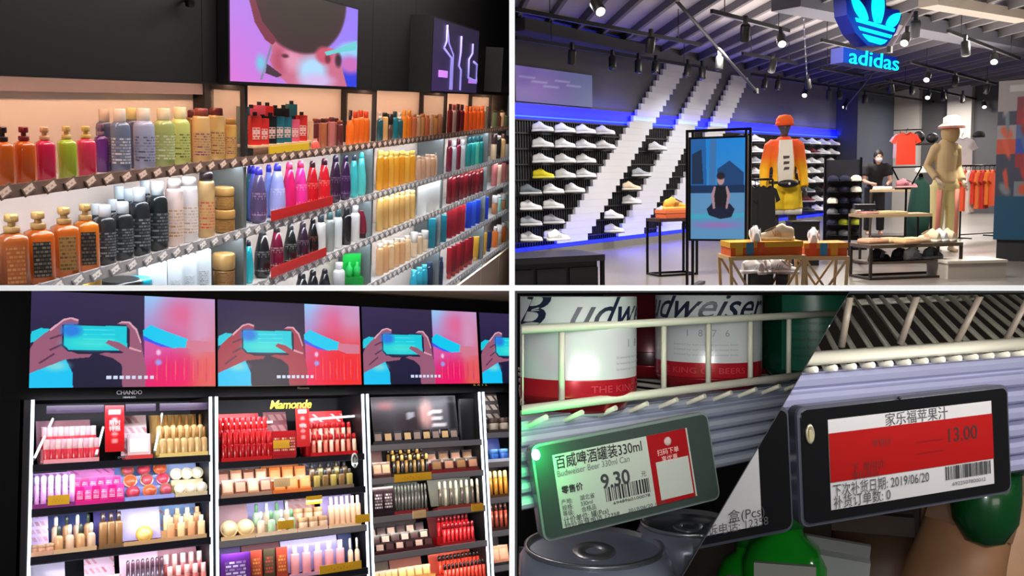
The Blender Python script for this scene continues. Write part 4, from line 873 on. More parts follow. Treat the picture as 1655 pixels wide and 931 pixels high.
# shop assistant
p = P2.floor(1412, 16.4, ZF); ang = P2.face(p)
J, s = pose(1.62, neck=(.0, -.20, 1.38), head=(0, -.28, 1.50), chest=(0, -.12, 1.22), waist=(0, -.03, 1.04), pelvis=(0, .03, .90), sh_l=(-.19, -.17, 1.30), sh_r=(.19, -.17, 1.30), el_l=(-.24, -.20, 1.04), el_r=(.24, -.20, 1.04), wr_l=(-.15, -.42, 1.0), wr_r=(.16, -.42, 1.0))
t = thing(P2, 'person', 'person in dark clothes and a white face mask leaning over the counter', 'person', loc4(p, rz=ang+.2))
part(t, 'body', fuse(body_mb(J, s), .014, mat((206, 160, 134), rough=.6), 'body'))
part(t, 'shirt', fuse(clothes_top(J, s, .88*s, .015, 'short'), .016, mat((24, 22, 28), rough=.85), 'shirt', 3)); part(t, 'trousers', fuse(clothes_legs(J, s, .95*s, .08*s, .008), .016, mat((20, 20, 24), rough=.85), 'trousers', 3))
hd = Vector(J['head']); hs = s
part(t, 'hair', fuse(MB().ell((hd.x, hd.y+.02, hd.z+.03), (.092*hs, .108*hs, .12*hs)).ell((hd.x, hd.y+.06, hd.z-.05), (.08, .07, .12)), .012, mat((18, 16, 16), rough=.6), 'hair', 2)); part(t, 'face_mask', MB().ell((hd.x, hd.y-.06*hs, hd.z-.05*hs), (.060*hs, .062*hs, .045*hs)), mat((222, 226, 232), rough=.8))
for q in (-1, 1): part(t, 'eye', MB().ell((hd.x+q*.028, hd.y-.088*hs, hd.z+.012), (.010, .006, .006), 8, 6), mat((20, 16, 14)))
# ---------------------------------------------------------------- kiosk with upright screen
def paint_yoga(U, V, C):
    grad(C, U, V, (84, 140, 190), (96, 150, 196), (20, 130, 220), (30, 140, 226))
    fillp(C, U, V, [(0, .50), (0, 1), (.28, 1), (.3, .5)], (30, 100, 170)); fillp(C, U, V, [(.02, .55), (.02, .85), (.2, .9), (.24, .55)], (26, 50, 80)); fillp(C, U, V, [(.34, .5), (.36, 1), (.48, 1), (.46, .5)], (60, 120, 180))
    fillp(C, U, V, [(.5, .52), (.5, .7), (.72, .78), (.98, .66), (.98, .5)], (30, 70, 120)); fillp(C, U, V, [(0, .44), (1, .42), (1, .54), (0, .54)], (20, 50, 90))
    fillp(C, U, V, [(0, 0), (1, 0), (1, .46), (0, .46)], (94, 150, 196)); fillp(C, U, V, [(0, .2), (1, .22), (1, .26), (0, .25)], (70, 170, 200)); fille(C, U, V, (.5, .14), (.4, .03), (150, 120, 190), .6)
    fillp(C, U, V, [(.34, .24), (.30, .30), (.40, .36), (.44, .33), (.66, .33), (.72, .36), (.82, .30), (.76, .22), (.55, .20)], (22, 30, 56))
    fillp(C, U, V, [(.44, .32), (.42, .45), (.46, .53), (.66, .53), (.70, .45), (.66, .32)], (20, 22, 34)); fillp(C, U, V, [(.42, .30), (.38, .44), (.44, .53), (.47, .52), (.44, .43), (.46, .31)], (176, 140, 150)); fillp(C, U, V, [(.68, .30), (.74, .44), (.68, .53), (.65, .52), (.68, .43), (.65, .31)], (176, 140, 150))
    fille(C, U, V, (.56, .59), (.065, .05), (190, 150, 150), .1); fille(C, U, V, (.56, .63), (.075, .035), (40, 30, 40), .2)
D = 8.9
p = P2.floor(1160, D, ZF); k = D/F; ang = P2.face(p)-.22
t = thing(P2, 'screen_kiosk', 'black framed upright screen showing a person sitting cross legged', 'screen', loc4(p, rz=ang))
def kz(y): return (P2.floor(1160, D, 0)[2]-0)+P2.zat(y, p[0], p[1])-p[2]
z0, z1 = kz(386), kz(224); w = 84*k/math.cos(.22); h = z1-z0
part(t, 'screen_housing', MB().bb((-w/2-.02, -.03, z0-.02), (w/2+.02, .05, z1+.02)), mat((8, 8, 10), rough=.3))
me = picture(w, h, paint_yoga, 120, 220); me.materials.append(mat_attr(.85)); part(t, 'picture', me, m4=loc4((0, -.032, (z0+z1)/2)))
zt = kz(208); hw = 49*k/math.cos(.22)
for x_, zb in ((-hw, 0), (-hw+.055, 0), (hw, 0)): part(t, 'post', MB().bb((x_-.012, -.012, zb), (x_+.012, .012, zt)), BLKM)
part(t, 'top_bar', MB().bb((-hw, -.014, zt-.025), (hw, .014, zt)), BLKM); part(t, 'post', MB().bb((hw-.05, -.012, 0), (hw-.03, .012, zt)), BLKM)
part(t, 'foot', MB().bb((-hw, -.35, 0), (-hw+.06, .5, .03)), BLKM); part(t, 'foot', MB().bb((hw-.06, -.35, 0), (hw, .5, .03)), BLKM)
def frame_table(name, label, px, D, w, d, h, ang, top, leg, rail=.02, shelf=None, cat='table'):
    p = P2.floor(px, D, ZF)
    t = thing(P2, name, label, cat, loc4(p, rz=ang))
    part(t, 'table_top', MB().bb((-w/2, -d/2, h-.035), (w/2, d/2, h)), top)
    for sx_ in (-1, 1):
        for sy in (-1, 1): part(t, 'leg', MB().bb((sx_*(w/2-rail/2)-rail/2, sy*(d/2-rail/2)-rail/2, 0), (sx_*(w/2-rail/2)+rail/2, sy*(d/2-rail/2)+rail/2, h-.035)), leg)
    for sy in (-1, 1): part(t, 'stretcher', MB().bb((-w/2+rail, sy*(d/2-rail/2)-rail/2, .0), (w/2-rail, sy*(d/2-rail/2)+rail/2, rail)), leg)
    for sx_ in (-1, 1): part(t, 'stretcher', MB().bb((sx_*(w/2-rail/2)-rail/2, -d/2+rail, 0), (sx_*(w/2-rail/2)+rail/2, d/2-rail, rail)), leg)
    if shelf: part(t, 'shelf_board', MB().bb((-w/2+rail, -d/2+rail, shelf-.02), (w/2-rail, d/2-rail, shelf)), top)
    return t, p, Matrix.Translation(Vector(p))@Matrix.Rotation(ang, 4, 'Z')
WOODD = mat((86, 72, 58), rough=.5, noise=.15, nscale=6)
# small black table behind the kiosk with an orange box and shoe
D = 10.4; k = D/F
t, p, m = frame_table('display_table', 'small black metal table beside the kiosk carrying an orange shoe box', 1086, D, .48, .32, P2.zat(352, *P2.floor(1086, D, ZF)[:2])-ZF, P2.face(P2.floor(1086, D, ZF))+.5, mat((60, 40, 40)), BLKM, .022)
ht = P2.zat(352, p[0], p[1])-ZF
def shoe_box(fr, label, m4, w, d, h, cols, group='orange shoe boxes'):
    t = thing(fr, 'shoe_box', label, 'box', m4, group)
    part(t, 'carton', MB().bb((-w/2, -d/2, 0), (w/2, d/2, h*.72)), mat(cols[0], rough=.6)); part(t, 'lid', MB().bb((-w/2-.006, -d/2-.006, h*.6), (w/2+.006, d/2+.006, h)), mat(cols[1], rough=.6))
    for i, c in enumerate(cols[2:]): part(t, 'print_band', MB().bb((-w/2+.04+.09*i, -d/2-.0075, h*.05), (-w/2+.10+.09*i, -d/2-.004, h*.98)), mat(c, rough=.6))
    return t
shoe_box(P2, 'orange shoe box on the small black table', m@loc4((.04, 0, ht+.001)), .36, .24, .09, [(222, 104, 60), (230, 120, 70)])
shoe(P2, 'amber sneaker on the shoe box of the small black table', m@loc4((.04, 0, ht+.092), rz=.1), 'amber', 'sneakers on shoe boxes')
# two pale wooden trestles with shoe boxes in front
WOODP = mat((222, 188, 132), rough=.5, noise=.06, nscale=8)
def trestle(label, px, D, w, ytop, ang0, cols, boxw, boxh, boxlab):
    p = P2.floor(px, D, ZF); ang = P2.face(p)+ang0; h = P2.zat(ytop, p[0], p[1])-ZF; m = Matrix.Translation(Vector(p))@Matrix.Rotation(ang, 4, 'Z')
    t = thing(P2, 'trestle_stand', label, 'stand', m)
    d = .36
    for sy in (-1, 1): part(t, 'top_rail', MB().bb((-w/2, sy*d/2-.014, h-.03), (w/2, sy*d/2+.014, h)), WOODP)
    for sx_ in (-1, 1): part(t, 'top_rail', MB().bb((sx_*w/2-.014, -d/2, h-.03), (sx_*w/2+.014, d/2, h)), WOODP)
    for sx_ in (-1, 1):
        for sy in (-1, 1):
            part(t, 'leg', MB().bar((sx_*w/2, sy*d/2, h-.02), (sx_*(w/2-.02), sy*d/2, 0), .024), WOODP); part(t, 'brace', MB().bar((sx_*(w/2-.01), sy*d/2, h-.03), (sx_*(w/2-.24), sy*d/2, 0), .018), WOODP)
    shoe_box(P2, boxlab, m@loc4((0, 0, h+.001)), boxw, .30, boxh, cols)
    return m, h
m, h = trestle('wide pale wooden trestle stand at the front edge', 1229, 7.9, .62, 411, .30, [(236, 104, 24), (244, 176, 40), (244, 190, 60), (70, 130, 170), (232, 90, 30)], .60, .115, 'long orange and yellow shoe box on the wide trestle')
shoe(P2, 'white sneaker standing tilted on the long orange box', m@loc4((-.05, 0, h+.135), rz=1.35, ry=-.35, sc=1.0), 'white', 'sneakers on shoe boxes'); shoe(P2, 'cream sneaker lying on the long orange box', m@loc4((.12, -.02, h+.118), rz=2.7), 'cream', 'sneakers on shoe boxes')
m, h = trestle('narrow pale wooden trestle stand at the front edge', 1326, 8.2, .36, 412, .25, [(226, 96, 36), (240, 150, 50), (236, 90, 40), (60, 140, 190), (240, 170, 50)], .36, .115, 'short orange and blue shoe box on the narrow trestle')
shoe(P2, 'white sneaker on the short orange and blue box', m@loc4((-.07, 0, h+.135), rz=1.35, ry=-.35), 'white', 'sneakers on shoe boxes')
ls = row_labels(['white sneaker']*3, 'on the floor under the wide trestle')
for (px, D_, r_), lb in zip([(1222, 8.2, .6), (1240, 8.15, 1.2), (1263, 8.1, -.4)], ls):
    p = P2.floor(px, D_, ZF); 
    b_ = thing(P2, 'riser_block', 'grey riser block under the wide trestle, %s from the left' % lb.split(',')[1].split()[0], 'block', loc4(p, rz=P2.face(p)), 'riser blocks under the trestle'); part(b_, 'block', MB().bb((-.05, -.08, 0), (.05, .08, .22)), mat((70, 70, 72))); part(b_, 'cap', MB().bb((-.052, -.082, .22), (.052, .082, .23)), BLK)
    shoe(P2, lb.replace('on the floor', 'on a riser'), loc4((p[0], p[1], ZF+.232), rz=P2.face(p)+r_), 'white', 'sneakers under the trestle')
# black counter at the lower left
pa = P2.pix(977, 412, 0, P2.floor(977, 9.2, ZF)[0]); 
p = P2.floor(977, 9.2, ZF)
zc = P2.zat(411, p[0], p[1])-ZF
q = P2.floor(829, 8.9, ZF); dx = Vector((q[0]-p[0], q[1]-p[1], 0)); wd = dx.length; an = math.atan2(-dx.y, -dx.x)
t = thing(P2, 'counter', 'long black counter cabinet in the lower corner before the shoe wall', 'counter', loc4(p, rz=an))
part(t, 'counter_top', MB().bb((-wd-.3, -.02, zc-.06), (0.0, .75, zc)), mat((30, 31, 36), rough=.35)); part(t, 'carcass', MB().bb((-wd-.3, .04, 0), (-.06, .70, zc-.06)), mat((12, 12, 14), rough=.5))
part(t, 'end_post', MB().bb((-.035, -.01, 0), (-.0, .03, zc-.06)), BLKM)
for i in range(4): part(t, 'front_panel', MB().bb((-.36-.34*i, .02, .03), (-.06-.34*i, .04, zc-.12)), mat((22, 22, 25), rough=.4))
pp = (p[0]-.75, p[1]+.30); shz = zc+ZF+.001
shoe(P2, 'white sneaker on the black counter', loc4((P2.pix(874, 388, 2, shz+.0)[0], P2.pix(874, 392, 2, shz)[1], shz), rz=an+.1), 'white', 'sneakers on the black counter')
# cap stand
def cap_mesh(c, c2):
    a = MB().lathe([(.085, 0), (.092, .03), (.08, .075), (.045, .10), (.001, .108)], n=14, ay=1.1).mesh('crown', mat(c, rough=.85))
    v = MB().rings([[(.075*math.cos(x_)*1.05, -.07-.075*max(0, math.sin(x_))*1.3, .012+dz) for x_ in [math.pi*j/8 for j in range(9)]] for dz in (0, .006)], smooth=False).mesh('visor', mat(c2, rough=.85))
    return a, v
D = 13.4; p = P2.floor(1362, D, ZF); ang = P2.face(p)+.25; k = D/F
m = Matrix.Translation(Vector(p))@Matrix.Rotation(ang, 4, 'Z')
t = thing(P2, 'cap_stand', 'dark slatted stand full of caps beside the blue pier', 'stand', m)
hz = P2.zat(258, p[0], p[1])-ZF
part(t, 'back_panel', MB().bb((-.24, .06, .12), (.24, .09, hz)), mat((26, 28, 40), rough=.6))
for x_ in (-.25, .25): part(t, 'post', MB().bb((x_-.012, .05, 0), (x_+.012, .1, hz+.03)), BLKM)
for i in range(6): part(t, 'cap_shelf', MB().bb((-.24, -.10, .18+i*.155), (.24, .06, .19+i*.155)), BLKM)
part(t, 'base', MB().bb((-.28, -.22, 0), (.28, .2, .03)), BLKM)
cc = {'navy': ((30, 34, 60), (24, 26, 48)), 'black': ((22, 22, 24), (18, 18, 20)), 'white': ((236, 230, 214), (226, 222, 210)), 'lime': ((170, 180, 50), (150, 160, 40)), 'grey': ((120, 124, 130), (100, 104, 110))}
cm2 = {k_: cap_mesh(*v) for k_, v in cc.items()}
plan = [['black', 'grey', 'black'], ['navy', 'lime', 'lime'], ['grey', 'navy', 'white'], ['white', 'navy', 'navy'], ['black', 'navy', 'white'], ['navy', 'navy', 'white']]
for i, rw in enumerate(plan):
    ls = row_labels(['%s cap' % c for c in rw], 'on the %s shelf of the cap stand' % ('lowest', 'second lowest', 'third lowest', 'third highest', 'second highest', 'highest')[i])
    for j, c in enumerate(rw):
        o = thing(P2, 'baseball_cap', ls[j], 'cap', m@loc4((-.16+.16*j, -.02, .191+i*.155), rz=random.uniform(-.3, .3), sc=.86), 'caps on the cap stand'); part(o, 'crown', cm2[c][0]); part(o, 'visor', cm2[c][1])
# garments
def garment(label, m4, c, w=.5, h=.65, kind='tshirt', group=None):
    o = thing(P2, kind, label, 'garment', m4, group); b = MB()
    pl = [(-w*.16, 0), (-w*.42, -.05), (-w*.58, -h*.30), (-w*.40, -h*.36), (-w*.36, -h*.22), (-w*.38, -h), (w*.38, -h), (w*.36, -h*.22), (w*.40, -h*.36), (w*.58, -h*.30), (w*.42, -.05), (w*.16, 0), (0, -.03)]
    me_ = b.prism(pl, .05, (0, -.025, 0)); part(o, 'cloth', me_, mat(c, rough=.9, noise=.12, nscale=9))
    part(o, 'hanger', MB().tube([(0, 0, .0), (0, 0, .05), (.02, 0, .07), (.03, 0, .05)], .005, n=5), BLKM); part(o, 'neckband', MB().tube([(-w*.16, -.027, 0), (0, -.03, -.035), (w*.16, -.027, 0)], .008, n=5), mat(tuple(int(v*.8) for v in c)))
    return o
def rail(label, px0, px1, D, ytop, n, cols, words, lbl, w=.42, h=.60, kind='tshirt', fr_rot=0.35, ybot=None, group=None):
    a = P2.floor(px0, D, ZF); c = P2.floor(px1, D*1.02, ZF); H = P2.zat(ytop, a[0], a[1])-ZF; d = Vector(c)-Vector(a); L_ = d.length; ang = math.atan2(d.y, d.x); m = Matrix.Translation(Vector(a))@Matrix.Rotation(ang, 4, 'Z')
    t = thing(P2, 'clothes_rail', label, 'clothes rail', m)
    part(t, 'top_bar', MB().tube([(-.03, 0, H), (L_+.03, 0, H)], .014, n=8), BLKM)
    for x_ in (-.03, L_+.03): part(t, 'post', MB().tube([(x_, 0, H), (x_, 0, .02)], .014, n=8), BLKM); part(t, 'foot', MB().bb((x_-.015, -.22, 0), (x_+.015, .22, .02)), BLKM)
    part(t, 'lower_bar', MB().tube([(-.03, .0, .06), (L_+.03, 0, .06)], .01, n=6), BLKM)
    ls = row_labels(['%s %s' % (words[i % len(words)], kind.replace('_', ' ')) for i in range(n)], lbl)
    for i in range(n): garment(ls[i], m@loc4((L_*(i+.5)/n, 0, H-.075), rz=fr_rot), cols[i % len(cols)], w, h*random.uniform(.85, 1.1), kind, group)
rail('black rail with orange and red garments near the mosaic pillar', 1553, 1606, 15.0, 268, 7, [(232, 80, 40), (236, 226, 216), (226, 60, 40), (240, 120, 60), (206, 50, 44), (244, 130, 50), (230, 90, 50)], ['coral', 'off white', 'red', 'light orange', 'dark red', 'bright orange', 'burnt orange'], 'on the rail near the mosaic pillar', .40, .62, 'jersey', .35, group='orange garments on the rail')
p = P2.atdepth(1465, 214, 16.2); garment('red jersey hanging high on the far wall', loc4(p, rz=P2.face(p)), (226, 60, 36), .42, .56, 'jersey', 'garments on the far wall'); p = P2.atdepth(1455, 216, 16.4); garment('lilac grey jersey hanging behind the red jersey', loc4(p, rz=P2.face(p)), (170, 150, 170), .30, .42, 'jersey', 'garments on the far wall')
wr = thing(P2, 'wall_rail', 'black wall rail holding the red jersey', 'rail', loc4(P2.atdepth(1465, 210, 16.3), rz=P2.face(p))); part(wr, 'bar', MB().tube([(-.2, 0, 0), (.25, 0, 0)], .012, n=6), BLKM); part(wr, 'post', MB().tube([(-.2, 0, 0), (-.2, 0.1, 0)], .012, n=6), BLKM); part(wr, 'post', MB().tube([(.25, 0, 0), (.25, .1, 0)], .012, n=6), BLKM)
p = P2.atdepth(1555, 222, 15.6); garment('white sweatshirt hanging behind the bucket hat mannequin', loc4(p, rz=P2.face(p)+.3), (220, 222, 224), .44, .62, 'sweatshirt', 'garments on the far wall'); p = P2.atdepth(1541, 240, 15.9); garment('dark grey sweatshirt hanging behind the bucket hat mannequin', loc4(p, rz=P2.face(p)+.3), (52, 52, 56), .40, .52, 'sweatshirt', 'garments on the far wall')
p = P2.atdepth(1495, 216, 16.4); o = thing(P2, 'wall_cabinet', 'black wall shelf with folded dark bags by the red jersey', 'shelf', loc4(p, rz=P2.face(p))); part(o, 'board', MB().bb((-.22, -.1, -.20), (.22, .15, -.17)), BLK); part(o, 'bag', MB().ell((-.1, 0, -.06), (.10, .09, .11)), mat((24, 24, 28))); part(o, 'bag', MB().ell((.12, 0, -.08), (.10, .09, .09)), mat((30, 30, 36)))
p = P2.atdepth(1582, 222, 15.2); o = thing(P2, 'cap_hook', 'dark cap on a hook beside the white sweatshirt', 'cap', loc4(p, rz=P2.face(p)-.6)); part(o, 'crown', cm2['black'][0]); part(o, 'visor', cm2['black'][1])
# middle: counter, display tables, stands
def prop_table(name, label, px, D, w, d, ytop, rot, top, leg, shelf=None, rail=.025, cat='table'):
    p = P2.floor(px, D, ZF); h = P2.zat(ytop, p[0], p[1])-ZF
    return frame_table(name, label, px, D, w, d, h, P2.face(p)+rot, top, leg, rail, shelf, cat)+(h,)
t, p, m, h = prop_table('display_table', 'low dark wood and metal table with folded clothes before the beige mannequin', 1462, 9.7, 1.02, .42, 392, .55, WOODD, mat((56, 48, 40), rough=.5, metal=.4), .18)
def folded(label, m4, c, w, d, h, group):
    o = thing(P2, 'folded_garment', label, 'garment', m4, group)
    part(o, 'cloth', MB().rings([[(x_*w/2*q, y_*d/2*q, z_) for x_, y_ in ((-1, -.9), (-.9, -1), (.9, -1), (1, -.9), (1, .9), (.9, 1), (-.9, 1), (-1, .9))] for q, z_ in ((1, 0), (1.02, h*.5), (.96, h))]), mat(c, rough=.95, noise=.1, nscale=12)); part(o, 'fold', MB().bb((-w*.42, -d*.45, h), (w*.1, d*.4, h+.006)), mat(tuple(min(255, int(v*1.06)) for v in c), rough=.95))
for (x_, y_, c, nm, w_) in [(-.33, .05, (206, 160, 130), 'dusty pink', .26), (-.10, .06, (214, 186, 140), 'tan', .24), (-.06, -.12, (222, 176, 130), 'peach', .20), (.12, .0, (232, 206, 170), 'cream', .2)]:
    folded('%s folded garment on the low dark table' % nm, m@loc4((x_, y_, h+.001), rz=.15), c, w_, .20, .045, 'folded clothes on the low table')
for i, (x_, c) in enumerate([(.26, 'cream'), (.34, 'white'), (.43, 'cream')]): shoe(P2, ('cream sneaker beside the folded clothes on the low dark table', 'white sneaker between cream ones on the low dark table', 'cream sneaker at the end of the low dark table')[i], m@loc4((x_, .0, h+.001), rz=1.75), c, 'sneakers on the low table')
for i, (x_, c) in enumerate([(-.30, 'black'), (-.05, 'black'), (.08, 'white'), (.30, 'grey')]): shoe(P2, '%s sneaker on the lower shelf of the low dark table%s' % (c, (', first from the left', ', second from the left', '', '')[i]), m@loc4((x_, -.02, .181), rz=.4), c, 'sneakers under the low table')
t, p, m, h = prop_table('display_table', 'tall dark table with a pale top carrying flat clothes', 1436, 11.3, .85, .42, 345, .35, mat((196, 166, 124), rough=.6), mat((50, 44, 38), metal=.4), None)
folded('pale yellow folded garment on the tall table', m@loc4((.0, 0, h+.001)), (232, 214, 160), .34, .26, .025, 'folded clothes on the tall table'); folded('pink folded garment on the tall table', m@loc4((-.26, 0, h+.001), rz=.2), (226, 170, 160), .2, .26, .025, 'folded clothes on the tall table')
o = thing(P2, 'black_bag', 'flat black bag beside the tall table', 'bag', loc4(P2.atdepth(1397, 334, 11.4), rz=.4)); part(o, 'bag', MB().bb((-.18, -.12, -.03), (.18, .12, .03)), BLK); part(o, 'zip', MB().bb((-.16, -.122, -.004), (.16, -.12, .004)), GREYM)
t, p, m, h = prop_table('checkout_counter', 'wooden counter in front of the shop assistant', 1462, 15.4, 1.1, .45, 306, .0, mat((206, 180, 140), rough=.6), mat((70, 60, 50)), None, cat='counter')
folded('white folded garment on the far wooden counter', m@loc4((-.36, 0, h+.001)), (236, 232, 224), .3, .2, .05, 'folded clothes on the far counter'); folded('black folded garment on the far wooden counter', m@loc4((-.02, 0, h+.001)), (30, 30, 32), .3, .2, .06, 'folded clothes on the far counter'); folded('cream folded garment on the far wooden counter', m@loc4((.34, 0, h+.001)), (226, 206, 170), .3, .2, .06, 'folded clothes on the far counter')
p = P2.floor(1485, 14.2, ZF); zc = P2.zat(286, p[0], p[1])-ZF; o = thing(P2, 'green_coat', 'dark green coat hanging on a cone shaped stand', 'coat', loc4(p)); part(o, 'cloth', MB().lathe([(.20, .1), (.19, .4), (.13, zc-.12), (.04, zc)], n=14), mat((14, 60, 48), rough=.9)); part(o, 'stand_pole', MB().lathe([(.02, 0), (.02, .1)], n=8), BLKM); part(o, 'knob', MB().ell((0, 0, zc+.02), (.035, .035, .035), 8, 6), BLKM)
o = thing(P2, 'white_cap', 'white cap resting on the green coat stand', 'cap', loc4((p[0], p[1], p[2]+zc+.055), rz=P2.face(p))); part(o, 'crown', cm2['white'][0]); part(o, 'visor', cm2['white'][1])
p = P2.floor(1462, 13.6, ZF); m = Matrix.Translation(Vector(p))@Matrix.Rotation(P2.face(p), 4, 'Z'); h0, h1 = [P2.zat(y, p[0], p[1])-ZF for y in (304, 270)]
o = thing(P2, 'triangle_stand', 'black triangular stand holding a pink sneaker', 'stand', m)
for a_, b__ in (((-.20, h1), (-.05, h0)), ((.20, h1), (.05, h0)), ((-.20, h1), (.20, h1))): part(o, 'bar', MB().bar((a_[0], 0, a_[1]), (b__[0], 0, b__[1]), .022), BLKM)
part(o, 'post', MB().bar((0, 0, h0), (0, 0, 0), .03), BLKM); part(o, 'base', MB().bb((-.18, -.14, 0), (.18, .14, .02)), BLKM)
part(o, 'ledge', MB().bb((-.07, -.06, h0-.01), (.07, .06, h0)), BLKM); shoe(P2, 'pink sneaker on the black triangular stand', m@loc4((0, 0, h0+.001), rz=.3), 'pink', 'sneakers on stands')
p = P2.floor(1560, 9.6, ZF); m = Matrix.Translation(Vector(p))@Matrix.Rotation(P2.face(p)+.5, 4, 'Z')
o = thing(P2, 'display_plinth', 'low pale plinth box on the floor behind the low table', 'plinth', m); part(o, 'box', MB().bb((-.30, -.22, 0), (.30, .22, .16)), mat((196, 188, 176), rough=.6)); part(o, 'top_board', MB().bb((-.31, -.23, .16), (.31, .23, .185)), mat((222, 214, 200), rough=.5))
p = P2.floor(1296, 11.2, ZF); m = Matrix.Translation(Vector(p))@Matrix.Rotation(P2.face(p)+.3, 4, 'Z'); h0 = P2.zat(357, p[0], p[1])-ZF
o = thing(P2, 'black_pedestal', 'black cube pedestal beside the orange mannequin', 'pedestal', m); part(o, 'block', MB().bb((-.16, -.14, 0), (.16, .14, h0-.02)), BLK); part(o, 'top_plate', MB().bb((-.165, -.145, h0-.02), (.165, .145, h0)), mat((26, 26, 28), rough=.3))
p = P2.floor(1226, 11.6, ZF); m = Matrix.Translation(Vector(p))@Matrix.Rotation(P2.face(p), 4, 'Z')
o = thing(P2, 'coat_rack', 'rack of black coats behind the orange mannequin', 'rack', m); h0 = P2.zat(290, p[0], p[1])-ZF
part(o, 'top_bar', MB().tube([(-.14, 0, h0), (.16, 0, h0)], .014), BLKM)
for x_ in (-.14, .16): part(o, 'post', MB().tube([(x_, 0, h0), (x_, 0, 0)], .014), BLKM)
garment('black coat on the rack behind the orange mannequin, first from the left', m@loc4((-.05, 0, h0-.075)), (20, 20, 22), .28, .55, 'coat', 'black coats'); garment('black coat on the rack behind the orange mannequin, second from the left', m@loc4((.09, -.02, h0-.075)), (16, 16, 18), .28, .60, 'coat', 'black coats')
# mosaic pillar on the far right
def paint_mosaic(U, V, C):
    rs = np.random.RandomState(4); pal = [(176, 50, 52), (150, 46, 54), (80, 104, 150), (46, 74, 170), (214, 90, 64), (116, 126, 136), (160, 150, 154), (60, 64, 84), (200, 80, 56), (130, 50, 60)]
    C[:] = (156, 150, 152); nx_, ny_ = 3, 7
    for i in range(nx_):
        for j in range(ny_):
            c = pal[rs.randint(len(pal))]; u0, v0 = i/nx_, .28+j*.62/ny_
            fillp(C, U, V, [(u0, v0), (u0+1/nx_, v0), (u0+1/nx_, v0+.62/ny_), (u0, v0+.62/ny_)], c)
            c2 = pal[rs.randint(len(pal))]; fille(C, U, V, (u0+.5/nx_, v0+.3/ny_), (.10, .035), c2, .3, rs.rand()*3)
    fillp(C, U, V, [(0, 0), (1, 0), (1, .28), (0, .28)], (10, 74, 106)); fillp(C, U, V, [(.72, .10), (.95, .10), (.95, .14), (.72, .14)], (226, 180, 40)); fillp(C, U, V, [(.2, .93), (.6, .93), (.6, .97), (.2, .97)], (190, 190, 190))
D = 11.0; k = D/F
p = P2.floor(1650, D, ZF); m = Matrix.Translation(Vector(p))@Matrix.Rotation(P2.face(p)-.15, 4, 'Z'); h0 = P2.zat(128, p[0], p[1])-ZF; b0 = P2.zat(388, p[0], p[1])-ZF; hw = 42*k
o = thing(P2, 'poster_pillar', 'pillar covered with a red and blue picture mosaic at the right edge', 'pillar', m)
part(o, 'core', MB().bb((-hw, .005, b0), (hw, .5, h0)), mat((110, 106, 108))); me = picture(2*hw, h0-b0, paint_mosaic, 60, 150); me.materials.append(mat_attr(0, .5)); part(o, 'poster', me, m4=loc4((0, 0, (b0+h0)/2)))
part(o, 'base', MB().bb((-hw+.03, .06, 0), (hw-.03, .45, b0)), mat((40, 40, 44)))
# shop lamps
for i, (x_, y_) in enumerate([(-3.5, -2.2), (0.5, -2.0), (4.5, -2.2), (-3.0, -4.8), (2.0, -5.0), (7.5, -3.6), (10.5, -3.4), (6.5, -6.0), (12.6, -2.2), (12.2, -5.2)]):
    light(P2, 'ceiling_lamp', 'AREA', (x_, y_, 2.72), 115, (255, 246, 236), .5, .5, aim=(x_, y_, 0))
for x_ in (-1.0, 2.4, 5.6, 8.6):
    light(P2, 'wall_washer', 'SPOT', (x_, -1.2, 2.6), 50, (236, 242, 255), aim=(x_, 0.1, .9), spot=1.5, blend=.6, radius=.05)
light(P2, 'blue_wash', 'AREA', ((XA+XB)/2, -.04, BAND0+.10), 60, (10, 40, 255), XB-XA, .05, aim=((XA+XB)/2, .3, BAND0+.4))
light(P2, 'blue_wash', 'AREA', ((XA+XB)/2, -.10, .03), 60, (10, 40, 255), XB-XA, .05, aim=((XA+XB)/2, .02, .5))
light(P2, 'ceiling_fill', 'AREA', (2, -4, 2.4), 210, (255, 244, 236), 6, 4, aim=(2, -4, 4))  # free-floating upward fill, added to lighten the ceiling
# ================================================================ cosmetics wall (lower left)
P3 = Frame((2700, 600), 280, (45, 753), 4.6)
BK = mat((12, 11, 12), rough=.5); BK2 = mat((24, 23, 25), rough=.4)
XE = P3.xat(823.5, 0, 0)+.05
struct(P3, 'wall_cosmetics', MB().bb((-1.2, .34, -2.2), (XE+.5, .40, .96)), mat((34, 34, 38), rough=.7), 'dark back wall of the cosmetics shelves', 'wall')
struct(P3, 'wall_fascia_screens', MB().bb((-1.2, .03, .325), (XE+.5, .34, .965)), mat((6, 6, 7), rough=.6, spec=.1), 'black fascia board carrying the four video screens', 'fascia')
struct(P3, 'ceiling_cosmetics', MB().bb((-1.2, -2.2, 1.01), (XE+1.5, 1.2, 1.05)), mat((168, 150, 132), rough=.9), 'dim beige ceiling above the cosmetics shelves', 'ceiling')
struct(P3, 'wall_side_cosmetics', MB().bb((-1.2, -.02, -2.2), (-.045, .34, .325)), mat((5, 5, 6), rough=.7, spec=.1), 'black side wall beside the first cosmetics section', 'wall')
